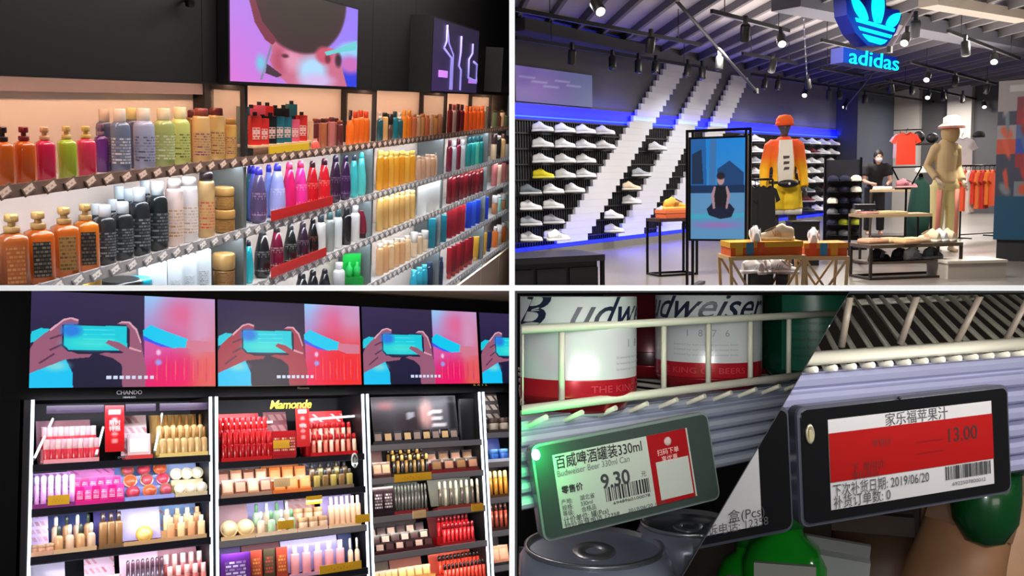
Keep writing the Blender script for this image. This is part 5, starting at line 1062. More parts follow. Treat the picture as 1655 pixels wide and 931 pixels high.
def paint_phone(tint):
    def f(U, V, C):
        def q(pts): return [((x-190)/1190, (632-y)/590) for x, y in pts]
        grad(C, U, V, (14, 18, 52), (30, 24, 60), (52, 40, 84), (56, 46, 70))
        skin = (156, 92, 120) if not tint else (170, 60, 80); edge = (226, 170, 190)
        m_ = U > .588
        grad(C, U, V, (236, 20, 110), (240, 70, 50), (150, 206, 255), (200, 160, 216), m_)
        fille(C, U, V, (.80, .80), (.10, .2), (226, 110, 160), .7); fille(C, U, V, (.92, .62), (.06, .4), (214, 150, 190), .6); fille(C, U, V, (.70, .46), (.10, .14), (226, 80, 160), .6); fille(C, U, V, (.76, .14), (.12, .16), (246, 10, 110), .7); fille(C, U, V, (.94, .10), (.07, .3), (244, 70, 40) if tint else (232, 90, 90), .6)
        if tint: fille(C, U, V, (.85, .2), (.2, .35), (250, 30, 40), .8)
        for k in range(14):
            u = .63+.026*k; fillp(C, U, V, [(u, .05+.03*(k % 4)), (u+.006, .05), (u+.008, .28+.04*(k % 5)), (u+.003, .3)], (240, 96, 110) if k % 2 else (224, 50, 110))
        fillp(C, U, V, q([(880, 270), (930, 230), (1050, 275), (1190, 320), (1180, 375), (1080, 380), (960, 340), (885, 320)]), (4, 206, 246)); fillp(C, U, V, q([(880, 300), (960, 340), (1080, 380), (1000, 372), (885, 330)]), (60, 90, 246)); fillp(C, U, V, q([(1180, 325), (1372, 335), (1372, 400), (1250, 400), (1170, 375)]), (216, 124, 150))
        fille(C, U, V, q([(985, 410)])[0], (.013, .03), (244, 200, 230), .4); fille(C, U, V, q([(985, 475)])[0], (.018, .03), (160, 160, 240), .4)
        fillp(C, U, V, q([(170, 645), (180, 550), (300, 500), (400, 460), (440, 540), (445, 645)]), (10, 200, 250)); fille(C, U, V, q([(340, 500)])[0], (.06, .05), (120, 220, 230), .6)
        fillp(C, U, V, q([(190, 360), (195, 295), (250, 270), (300, 275), (290, 340)]), (20, 206, 230))
        fillp(C, U, V, q([(180, 550), (190, 400), (215, 350), (300, 280), (380, 212), (430, 200), (475, 215), (470, 240), (400, 250), (385, 300), (445, 335), (400, 400), (470, 425), (560, 425), (540, 445), (400, 460), (300, 500)]), skin)
        for a, b_ in (((300, 330), (380, 300)), ((300, 400), (400, 350)), ((240, 480), (330, 420))): fillp(C, U, V, q([a, (a[0]+6, a[1]+10), (b_[0]+6, b_[1]+10), b_]), (96, 50, 80))
        fillp(C, U, V, q([(300, 278), (380, 210), (430, 198), (475, 212), (465, 222), (425, 208), (384, 222), (306, 288)]), edge)
        fillp(C, U, V, q([(375, 245), (785, 240), (790, 400), (770, 415), (410, 410), (375, 380)]), (26, 30, 70)); fillp(C, U, V, q([(388, 250), (775, 245), (778, 400), (418, 402), (388, 372)]), (16, 208, 226)); fille(C, U, V, q([(430, 280)])[0], (.05, .07), (40, 130, 230), .4); fille(C, U, V, q([(560, 360)])[0], (.12, .06), (60, 226, 220), .6)
        for k in range(4): fillp(C, U, V, q([(500, 270+30*k), (700, 268+30*k), (700, 274+30*k), (500, 276+30*k)]), (70, 230, 240))
        fillp(C, U, V, q([(715, 232), (745, 215), (790, 215), (840, 265), (870, 350), (885, 430), (905, 520), (895, 640), (750, 640), (745, 490), (690, 450), (600, 425), (640, 415), (720, 420), (760, 415), (640, 355), (660, 335), (730, 350), (795, 390), (795, 265), (770, 235)]), skin)
        fillp(C, U, V, q([(715, 230), (745, 213), (792, 213), (842, 262), (872, 348), (864, 352), (832, 270), (786, 224), (748, 224)]), edge); fillp(C, U, V, q([(790, 375), (870, 400), (868, 410), (792, 390)]), (226, 160, 180))
        for k in range(8): fillp(C, U, V, q([(650+40*k, 560), (680+40*k-(6 if k > 3 else 0), 560), (680+40*k-(6 if k > 3 else 0), 580), (650+40*k, 580)]), (214, 226, 250))
    return f
SC3 = [((49, 476), (348, 484), (43, 632)), ((350, 484), (581, 495), (350, 624)), ((583, 495), (770, 504), (585, 617)), ((773, 504), (915, 512), (775, 612))]
for i, (tl, tr, bl) in enumerate(SC3):
    x0 = P3.xat(tl[0], 0, .86)+.004; x1 = P3.xat(tr[0], 0, .86)-.004; z0, z1 = .385, .882
    t = thing(P3, 'video_screen', 'video screen of hands filming with a phone, %s in the row' % ('first', 'second', 'third', 'fourth')[i], 'screen', loc4(((x0+x1)/2, -.004, (z0+z1)/2)), 'video screens over the cosmetics')
    w, h = x1-x0, z1-z0
    part(t, 'housing', MB().bb((-w/2-.002, .002, -h/2-.004), (w/2+.002, .032, h/2+.004)), mat((8, 8, 9), rough=.3)); me = picture(w, h, paint_phone(i == 1), 300, 170); me.materials.append(mat_attr(.95)); part(t, 'picture', me)
# lettering on the fascia
for body, px, py, hh, col, sp, sh_, lb in [('CHANDO', 209, 634, .022, (150, 150, 154), 1.0, 0, 'small grey brand lettering under the first screen'), ('HIMALAYA', 209, 642, .010, (120, 120, 124), 1.0, 0, 'tiny grey lettering line under the first screen'), ('Mamonde', 490, 627, .014, (120, 112, 100), 1.0, 0, 'tiny dim lettering under the second screen'), ('Mamonde', 470, 653, .052, (226, 196, 40), .92, .25, 'large yellow slanted brand lettering over the red section'), ('KATE', 776, 621, .020, (176, 140, 70), 2.2, 0, 'small gold spaced lettering under the third screen')]:
    p = P3.pix(px, py, 1, .024)
    o = thing(P3, 'lettering', lb, 'lettering', loc4(p), mesh=text_mesh(body, hh, .004, mat(col, rough=.4, emit=.5 if col[0] > 150 else .0), shear=sh_, bold=.01, space=sp))
# posts with light strips
ZT = .325; ZB = -1.25
LEDW = mat((226, 238, 255), emit=1.7)
POST = [P3.xat(p_, 0, 0) for p_ in (44, 345, 592, 781)]
for i, x in enumerate(POST):
    t = thing(P3, 'light_post', 'upright post with white light strips, %s from the left' % ordi(i), 'post', loc4((x, 0, 0)), 'light posts of the cosmetics wall')
    part(t, 'post', MB().bb((-.022, .0, ZB), (.022, .30, ZT)), BK2)
    for s_ in ((-1, 1) if i else (1,)): part(t, 'light_strip', MB().bb((s_*.017-.007, -.010, ZB), (s_*.017+.007, .001, ZT)), LEDW)
# shelves
LV = {0: [0, -.216, -.445, -.70], 1: [-.045, -.245, -.475, -.73], 2: [.0, -.205, -.44, -.67, -.92], 3: [.04, -.16, -.40, -.62, -.85]}
SEN = ['first', 'second', 'third', 'fourth']
LNM = ['top', 'second', 'third', 'fourth', 'fifth']
SX = [(POST[0]+.022, POST[1]-.022), (POST[1]+.022, POST[2]-.022), (POST[2]+.022, POST[3]-.022), (POST[3]+.022, XE)]
for s_ in range(4):
    for l, z in enumerate(LV[s_]):
        x0, x1 = SX[s_]
        t = thing(P3, 'shelf', '%s shelf in the %s cosmetics section' % (LNM[l], SEN[s_]), 'shelf', group='cosmetics shelves')
        light_edge = (s_ >= 2) or (s_ == 1 and l == 2)
        part(t, 'board', MB().bb((x0, -.0, z-.014), (x1, .33, z)), BK2)
        part(t, 'front_edge', MB().bb((x0, -.012, z-.034), (x1, 0, z+.004)), mat((150, 148, 152), rough=.3, metal=.3) if light_edge else mat((26, 26, 36), rough=.3)); part(t, 'edge_line', MB().bb((x0, -.014, z-.036), (x1, -.002, z-.032)), mat((70, 72, 80), rough=.4))
        part(t, 'light_strip', MB().bb((x0, .012, z-.022), (x1, .024, z-.014)), LEDW)
        L_ = x1-x0
        pw = (1.7, 1.7, 1.7, 1.6)[s_]*L_/.9
        light(P3, 'shelf_lamp', 'AREA', ((x0+x1)/2, -.022, z-.052), pw, (236, 240, 255) if s_ < 2 else (255, 240, 226), L_*.96, .015, aim=((x0+x1)/2, .12, z-.26))
    x0, x1 = SX[s_]
    light(P3, 'header_lamp', 'AREA', ((x0+x1)/2, -.05, ZT-.01), (3.2, 3.2, 2.2, 2.0)[s_]*(x1-x0)/.9, (240, 242, 255), (x1-x0)*.96, .02, aim=((x0+x1)/2, .15, .05))
def frontprint(s_, l, body, px, py, hh=.010):
    p = P3.pix(px, py, 1, -.0125); o = thing(P3, 'lettering', 'tiny pale lettering on the %s shelf edge of the %s section' % (LNM[l], SEN[s_]), 'lettering', loc4(p), mesh=text_mesh(body, hh, .001, mat((150, 152, 170))))
frontprint(0, 0, 'CHANDO', 200, 739)
# trays
def tray(s_, l, px0, px1, dz, tiers, col, words, back=None, backh=.18, step=.045, dep=.062):
    z = LV[s_][l]; x0 = P3.xat(px0, .0, z); x1 = P3.xat(px1, .0, z); step *= 1.45; backh = min(backh*1.3, .262 if l == 0 else .192)
    t = thing(P3, 'display_tray', '%s on the %s shelf of the %s section' % (words, LNM[l], SEN[s_]), 'tray', loc4((0, 0, z+.0005)), 'cosmetics trays')
    m_ = mat(col, rough=.35)
    for k in range(tiers): part(t, 'step', MB().bb((x0, .004+dep*k, 0), (x1, .004+dep*(k+1), .012+step*k)), m_)
    if back: part(t, 'back_card', MB().box(((x0+x1)/2, .010+dep*tiers+.03, backh/2+.02), (x1-x0, .006, backh), rx=-.22), back)
    part(t, 'front_lip', MB().bb((x0, -.002, 0), (x1, .004, .024)), mat(tuple(min(255, int(c*1.1)+8) for c in col), rough=.3))
    return (s_, l, px0, px1, z, tiers, step, dep)
_pm = {}
def prod_mesh(kind, col, cap, w, h):
    key = (kind, col, cap, round(w, 4), round(h, 4))
    if key in _pm: return _pm[key]
    r = w/2; A, Bc = mat(col, rough=.25, coat=.2), mat(cap, rough=.25, metal=.3 if cap in ((206, 166, 96), (196, 150, 80)) else 0.0)
    def cy(r, a, b_): return [(r*.94, a), (r, a+.002), (r, b_-.002), (r*.94, b_)]
    if kind == 'lipstick': o = [('case', MB().lathe(cy(r, 0, h*.55), n=10, sq=4).mesh('case', A)), ('cap', MB().lathe(cy(r*.92, h*.55, h), n=10, sq=4).mesh('cap', Bc))]
    elif kind == 'pen': o = [('barrel', MB().lathe([(r*.8, 0), (r, .004), (r, h*.7)], n=8).mesh('barrel', A)), ('cap', MB().lathe([(r, h*.7), (r*.95, h*.95), (r*.5, h)], n=8).mesh('cap', Bc))]
    elif kind == 'compact':
        o = [('lid', MB().lathe([(.001, -.006), (r, -.005), (r, .004), (r*.96, .006)], n=20).mesh('lid', A)), ('pan', MB().lathe([(r*.8, .006), (r*.8, .0085), (.001, .0087)], n=18).mesh('pan', Bc))]
    elif kind == 'box': o = [('carton', MB().bb((-r, -r*.6, 0), (r, r*.6, h)).mesh('carton', A)), ('label', MB().bb((-r*.7, -r*.6-.0012, h*.2), (r*.7, -r*.6, h*.75)).mesh('label', mat_print(col, cap, 5, 3)))]
    elif kind == 'dropper': o = [('body', MB().lathe([(r*.92, 0), (r, .004), (r, h*.5), (r*.8, h*.58), (r*.4, h*.62)], n=14).mesh('body', A)), ('cap', MB().lathe([(r*.45, h*.62), (r*.45, h*.92), (r*.3, h)], n=12).mesh('cap', Bc))]
    elif kind == 'flask': o = [('body', MB().lathe([(r*.9, 0), (r, .004), (r, h*.66), (r*.9, h*.72)], n=14, sq=4, ay=.6).mesh('body', A)), ('cap', MB().lathe(cy(r*.6, h*.72, h), n=12).mesh('cap', Bc))]
    elif kind == 'jar': o = [('body', MB().lathe(cy(r, 0, h*.6), n=16).mesh('body', A)), ('lid', MB().lathe(cy(r*1.02, h*.6, h), n=16).mesh('lid', Bc))]
    elif kind == 'palette': o = [('case', MB().bb((-r, -.006, 0), (r, .006, h)).mesh('case', A)), ('pan', MB().bb((-r*.8, -.008, h*.2), (r*.8, -.006, h*.8)).mesh('pan', Bc))]
    _pm[key] = o
    return o
KW = {'lipstick': 'lipstick', 'pen': 'makeup_pen', 'compact': 'powder_compact', 'box': 'cosmetic_box', 'dropper': 'dropper_bottle', 'flask': 'perfume_flask', 'jar': 'cream_jar', 'palette': 'makeup_palette'}
def fill(tr, n, kind, cols, w, h, words, rows=None, where=None, group=None):
    s_, l, px0, px1, z, tiers, step, dep = tr; rows = rows or tiers; gap = .26 if l == 0 else .19; w *= 1.15
    h = min(h*1.5, gap-.02-step*(tiers-1)) if kind != 'compact' else h
    wh = "on the %s section's %s shelf" % (SEN[s_], LNM[l]) if not where else where
    it = []
    for r in range(rows):
        for i in range(n): it.append((r, i, words[(i+r) % len(words)]))
    wd_ = ['%s %s' % (a[2], KW[kind].replace('_', ' ')) for a in it]
    ls = []
    for r in range(rows):
        sub = [a for a, b_ in zip(wd_, it) if b_[0] == r]
        pre = ('front row', 'middle row' if rows > 2 else 'back row', 'back row')[r]+' ' if rows > 1 else ''
        ls += [pre+x_ for x_ in row_labels(sub, wh)]
    for (r, i, _), lb in zip(it, ls):
        y = .004+dep*(r+.45); zz = z+.0125+step*r+.0005
        x0 = P3.xat(px0, .03, z); x1 = P3.xat(px1, .03, z); x = x0+(x1-x0)*(i+.5)/n
        col, cap = cols[(i+r) % len(cols)]
        tilt = -1.25 if kind == 'compact' else (-.30 if kind == 'palette' else -.08)
        m4 = loc4((x, y+(.012 if kind == 'compact' else 0), zz+(w/2*.95 if kind == 'compact' else 0)), rz=P3.face((x, y, zz))*.6, rx=(1.25 if kind == 'compact' else tilt))
        t = thing(P3, KW[kind], lb, {'compact': 'compact', 'box': 'box', 'jar': 'jar', 'palette': 'palette', 'pen': 'pen', 'lipstick': 'lipstick'}.get(kind, 'bottle'), m4, group or 'cosmetics')
        for n_, me in prod_mesh(kind, col, cap, w, h): part(t, n_, me)
GO = (206, 166, 96); RED = (206, 26, 32); WH = (232, 228, 226)
pinkcard = mat_print((226, 170, 190), (206, 60, 90), 3, 8, .6); redcard = mat((196, 20, 28), rough=.35)
def panel_card(s_, l, px0, px1, y0px, y1px, paint, label, yd=.02, rx=-.2, name='printed_card'):
    z = LV[s_][l]; x0, x1 = P3.xat(px0, yd, z+.05), P3.xat(px1, yd, z+.05); xm = (x0+x1)/2; za, zb = P3.zat(y1px, xm, yd), P3.zat(y0px, xm, yd); za = max(za, z+.006)
    t = thing(P3, name, label, 'card', loc4((xm, yd, za), rx=rx)); w, h = x1-x0, (zb-za)/math.cos(rx)
    part(t, 'board', MB().bb((-w/2, .001, 0), (w/2, .006, h)), BK2); me = picture(w, h, paint, 24, 24); me.materials.append(mat_attr(0, .35)); part(t, 'print', me, m4=loc4((0, 0, h/2)))
    return t, w, h
def pt_red(U, V, C):
    C[:] = (206, 18, 28); fillp(C, U, V, [(.2, .82), (.8, .82), (.8, .88), (.2, .88)], (250, 200, 200))
    for k in range(4): fille(C, U, V, (.5, .68-.15*k), (.18, .045), (240, 150, 150), .3)
def pt_plain(a, b_, spots=()):
    def f(U, V, C):
        grad(C, U, V, a, b_, b_, a)
        for (c, r, col) in spots: fille(C, U, V, c, r, col, .25)
    return f
# --- first section
tr = tray(0, 0, 70, 160, 0, 2, (226, 150, 160), 'pink lipstick tray', pinkcard, .16); fill(tr, 10, 'lipstick', [((206, 60, 70), (226, 190, 190)), ((196, 40, 60), (220, 170, 180))], .026, .075, ['rose', 'red'])
t, w, h = panel_card(0, 0, 170, 201, 655, 730, pt_red, 'tall red promotion card on the top shelf of the first section', .01, -.05)
part(t, 'lettering', text_mesh('限时\n特惠', .022, .001, mat((250, 220, 216))), m4=loc4((0, -.002, h*.62)))
tr = tray(0, 0, 203, 247, 0, 1, (206, 60, 60), 'red fronted tray', mat_print((206, 180, 184), (160, 90, 96), 4, 4), .17); fill(tr, 1, 'palette', [((206, 180, 180), (240, 234, 230))], .10, .085, ['silver']); 
tr = tray(0, 0, 258, 336, 0, 2, (226, 200, 120), 'gold bottle tray', mat((206, 170, 100)), .17, .05); fill(tr, 7, 'dropper', [((206, 168, 110), (170, 120, 60)), ((214, 180, 120), (180, 130, 70))], .034, .10, ['gold'])
tr = tray(0, 1, 52, 122, 0, 1, (120, 40, 110), 'violet tube tray', mat_print((206, 160, 220), (130, 50, 120), 6, 6), .12); fill(tr, 6, 'pen', [((214, 150, 210), (226, 206, 240))], .024, .10, ['lilac'])
tr = tray(0, 1, 122, 200, 0, 2, (196, 30, 120), 'magenta tray', mat_print((226, 130, 200), (190, 50, 140), 4, 6), .13, .03); fill(tr, 6, 'box', [((206, 24, 110), (250, 200, 220)), ((226, 60, 140), (250, 220, 230))], .034, .055, ['magenta', 'pink'])
tr = tray(0, 1, 202, 282, 0, 3, (150, 160, 226), 'blue powder tray', mat((140, 170, 240), rough=.4), .15, .04, .05); fill(tr, 3, 'compact', [((150, 60, 80), (196, 60, 76)), ((206, 110, 60), (206, 90, 50)), ((120, 100, 60), (180, 70, 80))], .062, .012, ['red', 'orange', 'bronze'])
tr = tray(0, 1, 284, 335, 0, 2, (206, 190, 150), 'cream compact tray', mat((170, 190, 240)), .15, .055); fill(tr, 3, 'compact', [((226, 206, 160), (236, 226, 206))], .058, .012, ['cream'])
tr = tray(0, 2, 48, 85, 0, 1, (206, 160, 130), 'sand tray', mat_print((206, 180, 226), (170, 110, 120), 5, 4), .15); fill(tr, 3, 'jar', [((206, 150, 120), (206, 166, 130))], .04, .03, ['sand'])
tr = tray(0, 2, 86, 156, 0, 2, (206, 170, 130), 'serum tray', mat((40, 60, 130), rough=.4), .17, .03); fill(tr, 4, 'dropper', [((200, 150, 100), (60, 70, 60)), ((206, 170, 140), (220, 214, 200))], .036, .11, ['amber', 'frosted'])
tr = tray(0, 2, 160, 198, 0, 1, (120, 90, 60), 'brown perfume tray', mat((60, 50, 120)), .16); fill(tr, 3, 'flask', [((140, 100, 60), (60, 40, 30))], .034, .12, ['brown'])
tr = tray(0, 2, 200, 268, 0, 1, (206, 160, 110), 'wide sand tray', mat((190, 180, 226)), .17); fill(tr, 1, 'compact', [((206, 160, 60), (240, 206, 120))], .075, .012, ['large gold']); 
tr = tray(0, 2, 268, 334, 0, 2, (206, 166, 120), 'ivory bottle tray', mat_print((150, 190, 240), (200, 130, 110), 5, 6), .17, .03); fill(tr, 4, 'flask', [((226, 160, 110), (236, 190, 140)), ((236, 206, 150), (240, 226, 190))], .034, .075, ['peach', 'ivory'])
tr = tray(0, 3, 55, 118, 0, 2, (206, 200, 206), 'grey white tray', mat((206, 196, 216)), .18, .03); fill(tr, 3, 'palette', [((90, 90, 60), (130, 120, 80)), ((220, 210, 216), (180, 170, 180))], .055, .05, ['olive', 'white'])
tr = tray(0, 3, 150, 200, 0, 2, (226, 170, 180), 'rose tray', mat_print((226, 190, 206), (206, 110, 120), 4, 5), .18, .03); fill(tr, 4, 'jar', [((226, 170, 170), (236, 200, 200))], .036, .04, ['rose'])
tr = tray(0, 3, 203, 266, 0, 1, (226, 180, 190), 'pen tray', mat((226, 186, 206)), .19); fill(tr, 8, 'pen', [((60, 40, 50), (90, 60, 70))], .016, .15, ['black'])
tr = tray(0, 3, 268, 336, 0, 2, (226, 150, 140), 'coral tray', mat((226, 160, 170)), .19, .04); fill(tr, 5, 'lipstick', [((226, 130, 120), (236, 190, 180)), ((206, 100, 100), (240, 210, 200))], .026, .08, ['coral', 'pink'])
for i, (s_, l, px, py, lb) in enumerate([(0, 1, 95, 808, 'yellow price card under the violet tubes'), (1, 0, 455, 718, 'yellow price card on the red boxes'), (1, 1, 456, 780, 'pale yellow price card on the second shelf of the second section'), (1, 2, 508, 808, 'orange price card above the cream bottles'), (1, 2, 462, 848, 'yellow price card at the edge of the cream bottles'), (1, 2, 586, 838, 'orange price card hanging at the second light post'), (2, 1, 668, 771, 'long yellow price strip under the black pens'), (2, 2, 678, 831, 'pale round price card under the dark pencils'), (2, 2, 772, 820, 'yellow price card at the end of the pencil sets'), (1, 3, 551, 917, 'long yellow price strip under the pink flasks')]):
    p = P3.pix(px, py, 1, -.02); w_ = .10 if 'long' not in lb else .28
    o = thing(P3, 'price_card', lb, 'card', loc4(p), 'price cards on the cosmetics shelves'); c = (240, 186, 40) if 'pale' not in lb else (240, 206, 150)
    part(o, 'card', MB().bb((-w_/2, 0, -.024), (w_/2, .003, .024)), mat(c, rough=.5)); part(o, 'print', MB().bb((-w_*.3, -.0008, -.010), (w_*.3, 0, .010)), mat_print(c, (206, 60, 40), 2, 4)); part(o, 'clip', MB().bb((-.01, .003, -.01), (.01, .012, .01)), BK2)
# slanted light bars in the first section
for i, (a, b_) in enumerate([((86, 676), (55, 742)), ((167, 690), (155, 736)), ((262, 668), (250, 730))]):
    pa, pb = P3.pix(*a, 1, .17), P3.pix(*b_, 1, -.006)
    o = thing(P3, 'light_bar', 'slanted white light bar on the top shelf of the first section, %s from the left' % ordi(i), 'light bar', group='slanted light bars'); part(o, 'tube', MB().tube([pa, pb], .006, n=8), mat((250, 250, 255), emit=1.6)); part(o, 'end_cap', MB().ell(pb, (.008, .008, .008), 8, 6), GREYM); part(o, 'end_cap', MB().ell(pa, (.008, .008, .008), 8, 6), GREYM)
for i, (a, b_) in enumerate([((75, 665), (168, 660)), ((203, 660), (252, 655)), ((258, 660), (338, 652))]):
    x0, x1 = P3.xat(a[0], .02, .27), P3.xat(b_[0], .02, .27); o = thing(P3, 'header_strip', ('wide dark header strip over the pink lipsticks', 'narrow dark header strip beside the red card', 'dark header strip over the gold bottles')[i], 'sign', loc4(((x0+x1)/2, .02, .275))); part(o, 'board', MB().bb((-(x1-x0)/2, 0, -.02), ((x1-x0)/2, .006, .02)), mat((36, 20, 44), rough=.4)); part(o, 'print', MB().bb((-(x1-x0)*.35, -.001, -.006), ((x1-x0)*.35, 0, .006)), mat_print((36, 20, 44), (226, 190, 226), 2, 10, .75))
# --- second section (red)
tr = tray(1, 0, 358, 440, 0, 2, (190, 16, 22), 'red lipstick tray', redcard, .22, .06); fill(tr, 9, 'lipstick', [((180, 14, 22), (206, 30, 34))], .030, .105, ['scarlet'])
t, w, h = panel_card(1, 0, 480, 502, 655, 722, pt_red, 'red promotion card on the top shelf of the second section', .01, -.05); part(t, 'lettering', text_mesh('特惠', .018, .001, mat((250, 220, 216))), m4=loc4((0, -.002, h*.5)))
tr = tray(1, 0, 441, 478, 0, 1, (150, 14, 24), 'dark red tray', mat_print((120, 60, 70), (170, 120, 120), 4, 3), .21); fill(tr, 3, 'box', [((170, 20, 30), (240, 200, 160))], .045, .10, ['dark red'])
tr = tray(1, 0, 503, 578, 0, 2, (186, 16, 24), 'bright red tray', mat_print((206, 20, 28), (250, 220, 220), 3, 5, .6), .22, .05); fill(tr, 8, 'pen', [((226, 120, 96), (206, 30, 34)), ((236, 200, 170), (196, 24, 30))], .022, .08, ['red capped', 'cream'])
for i, (pa, pb) in enumerate([((358, 686), (440, 682)), ((503, 678), (580, 672))]):
    a, b_ = P3.pix(*pa, 1, .10), P3.pix(*pb, 1, .10); o = thing(P3, 'light_bar', 'level white light bar over the %s tray of the second section' % ('red lipstick', 'bright red')[i], 'light bar', group='level light bars'); part(o, 'tube', MB().tube([a, b_], .007, n=8), mat((255, 246, 246), emit=1.6)); part(o, 'bracket', MB().box((a+b_)/2+np.array([0, .02, -.0]), (.02, .03, .01)), BK2)
p = P3.pix(573, 744, 1, -.02); o = thing(P3, 'round_mirror', 'small oval mirror at the right of the red tray shelf', 'mirror', loc4(p)); part(o, 'frame', MB().lathe([(.001, -.003), (.022, -.003), (.022, .003), (.001, .003)], n=18), mat((226, 226, 220)), loc4(rx=1.57, sc=(1, 2.1, 1))); part(o, 'glass', MB().lathe([(.001, 0), (.017, 0)], n=18), mat((210, 220, 215), rough=.1), loc4((0, -.004, 0), rx=1.57, sc=(1, 2.1, 1)))
tr = tray(1, 1, 358, 440, 0, 2, (150, 120, 100), 'tan makeup tray', mat_print((110, 90, 84), (206, 170, 140), 4, 6), .15, .035); fill(tr, 4, 'palette', [((196, 130, 90), (226, 180, 150)), ((120, 70, 50), (206, 150, 120))], .055, .06, ['tan', 'brown'])
tr = tray(1, 1, 442, 504, 0, 2, (206, 110, 50), 'orange blush tray', mat((206, 120, 60)), .14, .04); fill(tr, 3, 'palette', [((226, 120, 50), (236, 150, 90))], .055, .055, ['orange'])
tr = tray(1, 1, 506, 572, 0, 2, (110, 96, 80), 'olive bottle tray', mat_print((80, 80, 90), (160, 150, 170), 5, 6), .15, .03); fill(tr, 5, 'flask', [((150, 130, 60), (60, 50, 30)), ((110, 80, 40), (40, 40, 40))], .034, .07, ['olive', 'umber'])
tr = tray(1, 2, 358, 412, 0, 1, (214, 180, 130), 'cream compact tray', mat((150, 110, 110)), .15); fill(tr, 2, 'compact', [((226, 190, 130), (240, 216, 160))], .085, .012, ['large cream'])
tr = tray(1, 2, 414, 480, 0, 2, (226, 196, 160), 'cream serum tray', mat((196, 190, 240)), .17, .03); fill(tr, 4, 'dropper', [((236, 206, 170), (214, 220, 226)), ((170, 200, 160), (110, 160, 110))], .038, .095, ['cream', 'mint'])
tr = tray(1, 2, 482, 530, 0, 2, (236, 190, 160), 'peach tray', mat_print((226, 190, 190), (226, 130, 110), 4, 4), .17, .035); fill(tr, 3, 'jar', [((236, 200, 160), (226, 180, 130))], .05, .045, ['peach'])
tr = tray(1, 2, 532, 584, 0, 1, (236, 190, 150), 'pale peach tray', mat((200, 180, 236)), .19); fill(tr, 6, 'flask', [((232, 190, 150), (236, 206, 190))], .030, .145, ['peach'])
tr = tray(1, 3, 356, 402, 0, 1, (90, 40, 120), 'violet box tray', mat((60, 30, 90)), .18); fill(tr, 1, 'box', [((96, 40, 130), (226, 220, 240))], .14, .16, ['violet'])
tr = tray(1, 3, 404, 466, 0, 1, (140, 50, 40), 'russet box tray', mat((90, 30, 30)), .18); fill(tr, 3, 'box', [((160, 60, 40), (226, 150, 50)), ((70, 60, 40), (200, 60, 40))], .055, .15, ['russet', 'olive'])
tr = tray(1, 3, 468, 560, 0, 1, (206, 150, 170), 'pink flask tray', mat((190, 180, 236)), .20); fill(tr, 5, 'flask', [((226, 150, 150), (236, 190, 190))], .044, .16, ['pink'])
tr = tray(1, 3, 562, 584, 0, 1, (206, 170, 150), 'small beige tray', mat((40, 50, 90)), .18); fill(tr, 2, 'dropper', [((236, 200, 160), (240, 226, 206))], .028, .13, ['beige'])
# --- third section (black)
def pt_model(U, V, C):
    grad(C, U, V, (40, 40, 44), (90, 90, 96), (56, 40, 40), (110, 110, 116)); fille(C, U, V, (.16, .78), (.10, .10), (130, 60, 60), .5); fille(C, U, V, (.44, .62), (.16, .5), (40, 30, 32), .4); fille(C, U, V, (.62, .55), (.08, .35), (196, 150, 140), .4); fille(C, U, V, (.42, .86), (.12, .12), (30, 24, 26), .5)
    for k in range(9): fillp(C, U, V, [(.40+.022*k, .05), (.408+.022*k, .05), (.42+.02*k, .6), (.412+.02*k, .6)], (150, 150, 156))
    for k in range(4): fillp(C, U, V, [(.66+.02*k, .62-.16*k), (.80+.02*k, .64-.16*k), (.80+.02*k, .56-.16*k), (.66+.02*k, .54-.16*k)], (226, 220, 216))
    fillp(C, U, V, [(.88, .0), (1, 0), (1, 1), (.88, 1)], (50, 50, 54))
panel_card(2, 0, 604, 742, 640, 706, pt_model, 'grey poster of makeup looks on the top shelf of the third section', .12, -.1, 'makeup_poster')
tr = tray(2, 0, 604, 742, 0, 1, (56, 54, 58), 'grey tester tray', None); fill(tr, 9, 'palette', [((60, 56, 60), (150, 130, 120)), ((30, 28, 30), (206, 170, 120))], .045, .05, ['charcoal', 'black'])
o = thing(P3, 'brand_badge', 'black panel at the right of the makeup poster', 'panel', loc4((P3.xat(756, .05, .15), .05, LV[2][0]+.004))); part(o, 'board', MB().bb((-.06, 0, 0), (.06, .02, .28)), BK); part(o, 'trim', MB().bb((-.062, -.002, 0), (-.058, .02, .28)), mat((60, 60, 64)))
tr = tray(2, 1, 604, 632, 0, 1, (70, 40, 36), 'brown tester tray', mat((80, 40, 40)), .15); fill(tr, 2, 'palette', [((96, 60, 50), (206, 160, 130))], .05, .06, ['brown'])
tr = tray(2, 1, 634, 694, 0, 2, (40, 34, 30), 'black pen tray', mat((24, 20, 22)), .15, .03); fill(tr, 9, 'pen', [((26, 24, 24), (206, 166, 96)), ((120, 90, 40), (30, 26, 24))], .020, .095, ['black', 'bronze'])
tr = tray(2, 1, 697, 775, 0, 2, (110, 24, 26), 'dark compact tray', mat((40, 28, 30)), .14, .035); fill(tr, 4, 'palette', [((60, 40, 36), (120, 90, 60)), ((40, 34, 36), (150, 110, 90))], .06, .055, ['umber', 'black'])
tr = tray(2, 2, 604, 636, 0, 1, (30, 18, 24), 'dark violet tray', mat((40, 24, 36)), .17); fill(tr, 2, 'box', [((36, 20, 28), (206, 200, 206))], .06, .13, ['black'])
tr = tray(2, 2, 638, 692, 0, 1, (120, 30, 36), 'pencil tray', mat_print((60, 64, 62), (110, 116, 112), 3, 10), .17); fill(tr, 10, 'pen', [((60, 60, 58), (90, 96, 92))], .014, .13, ['grey'])
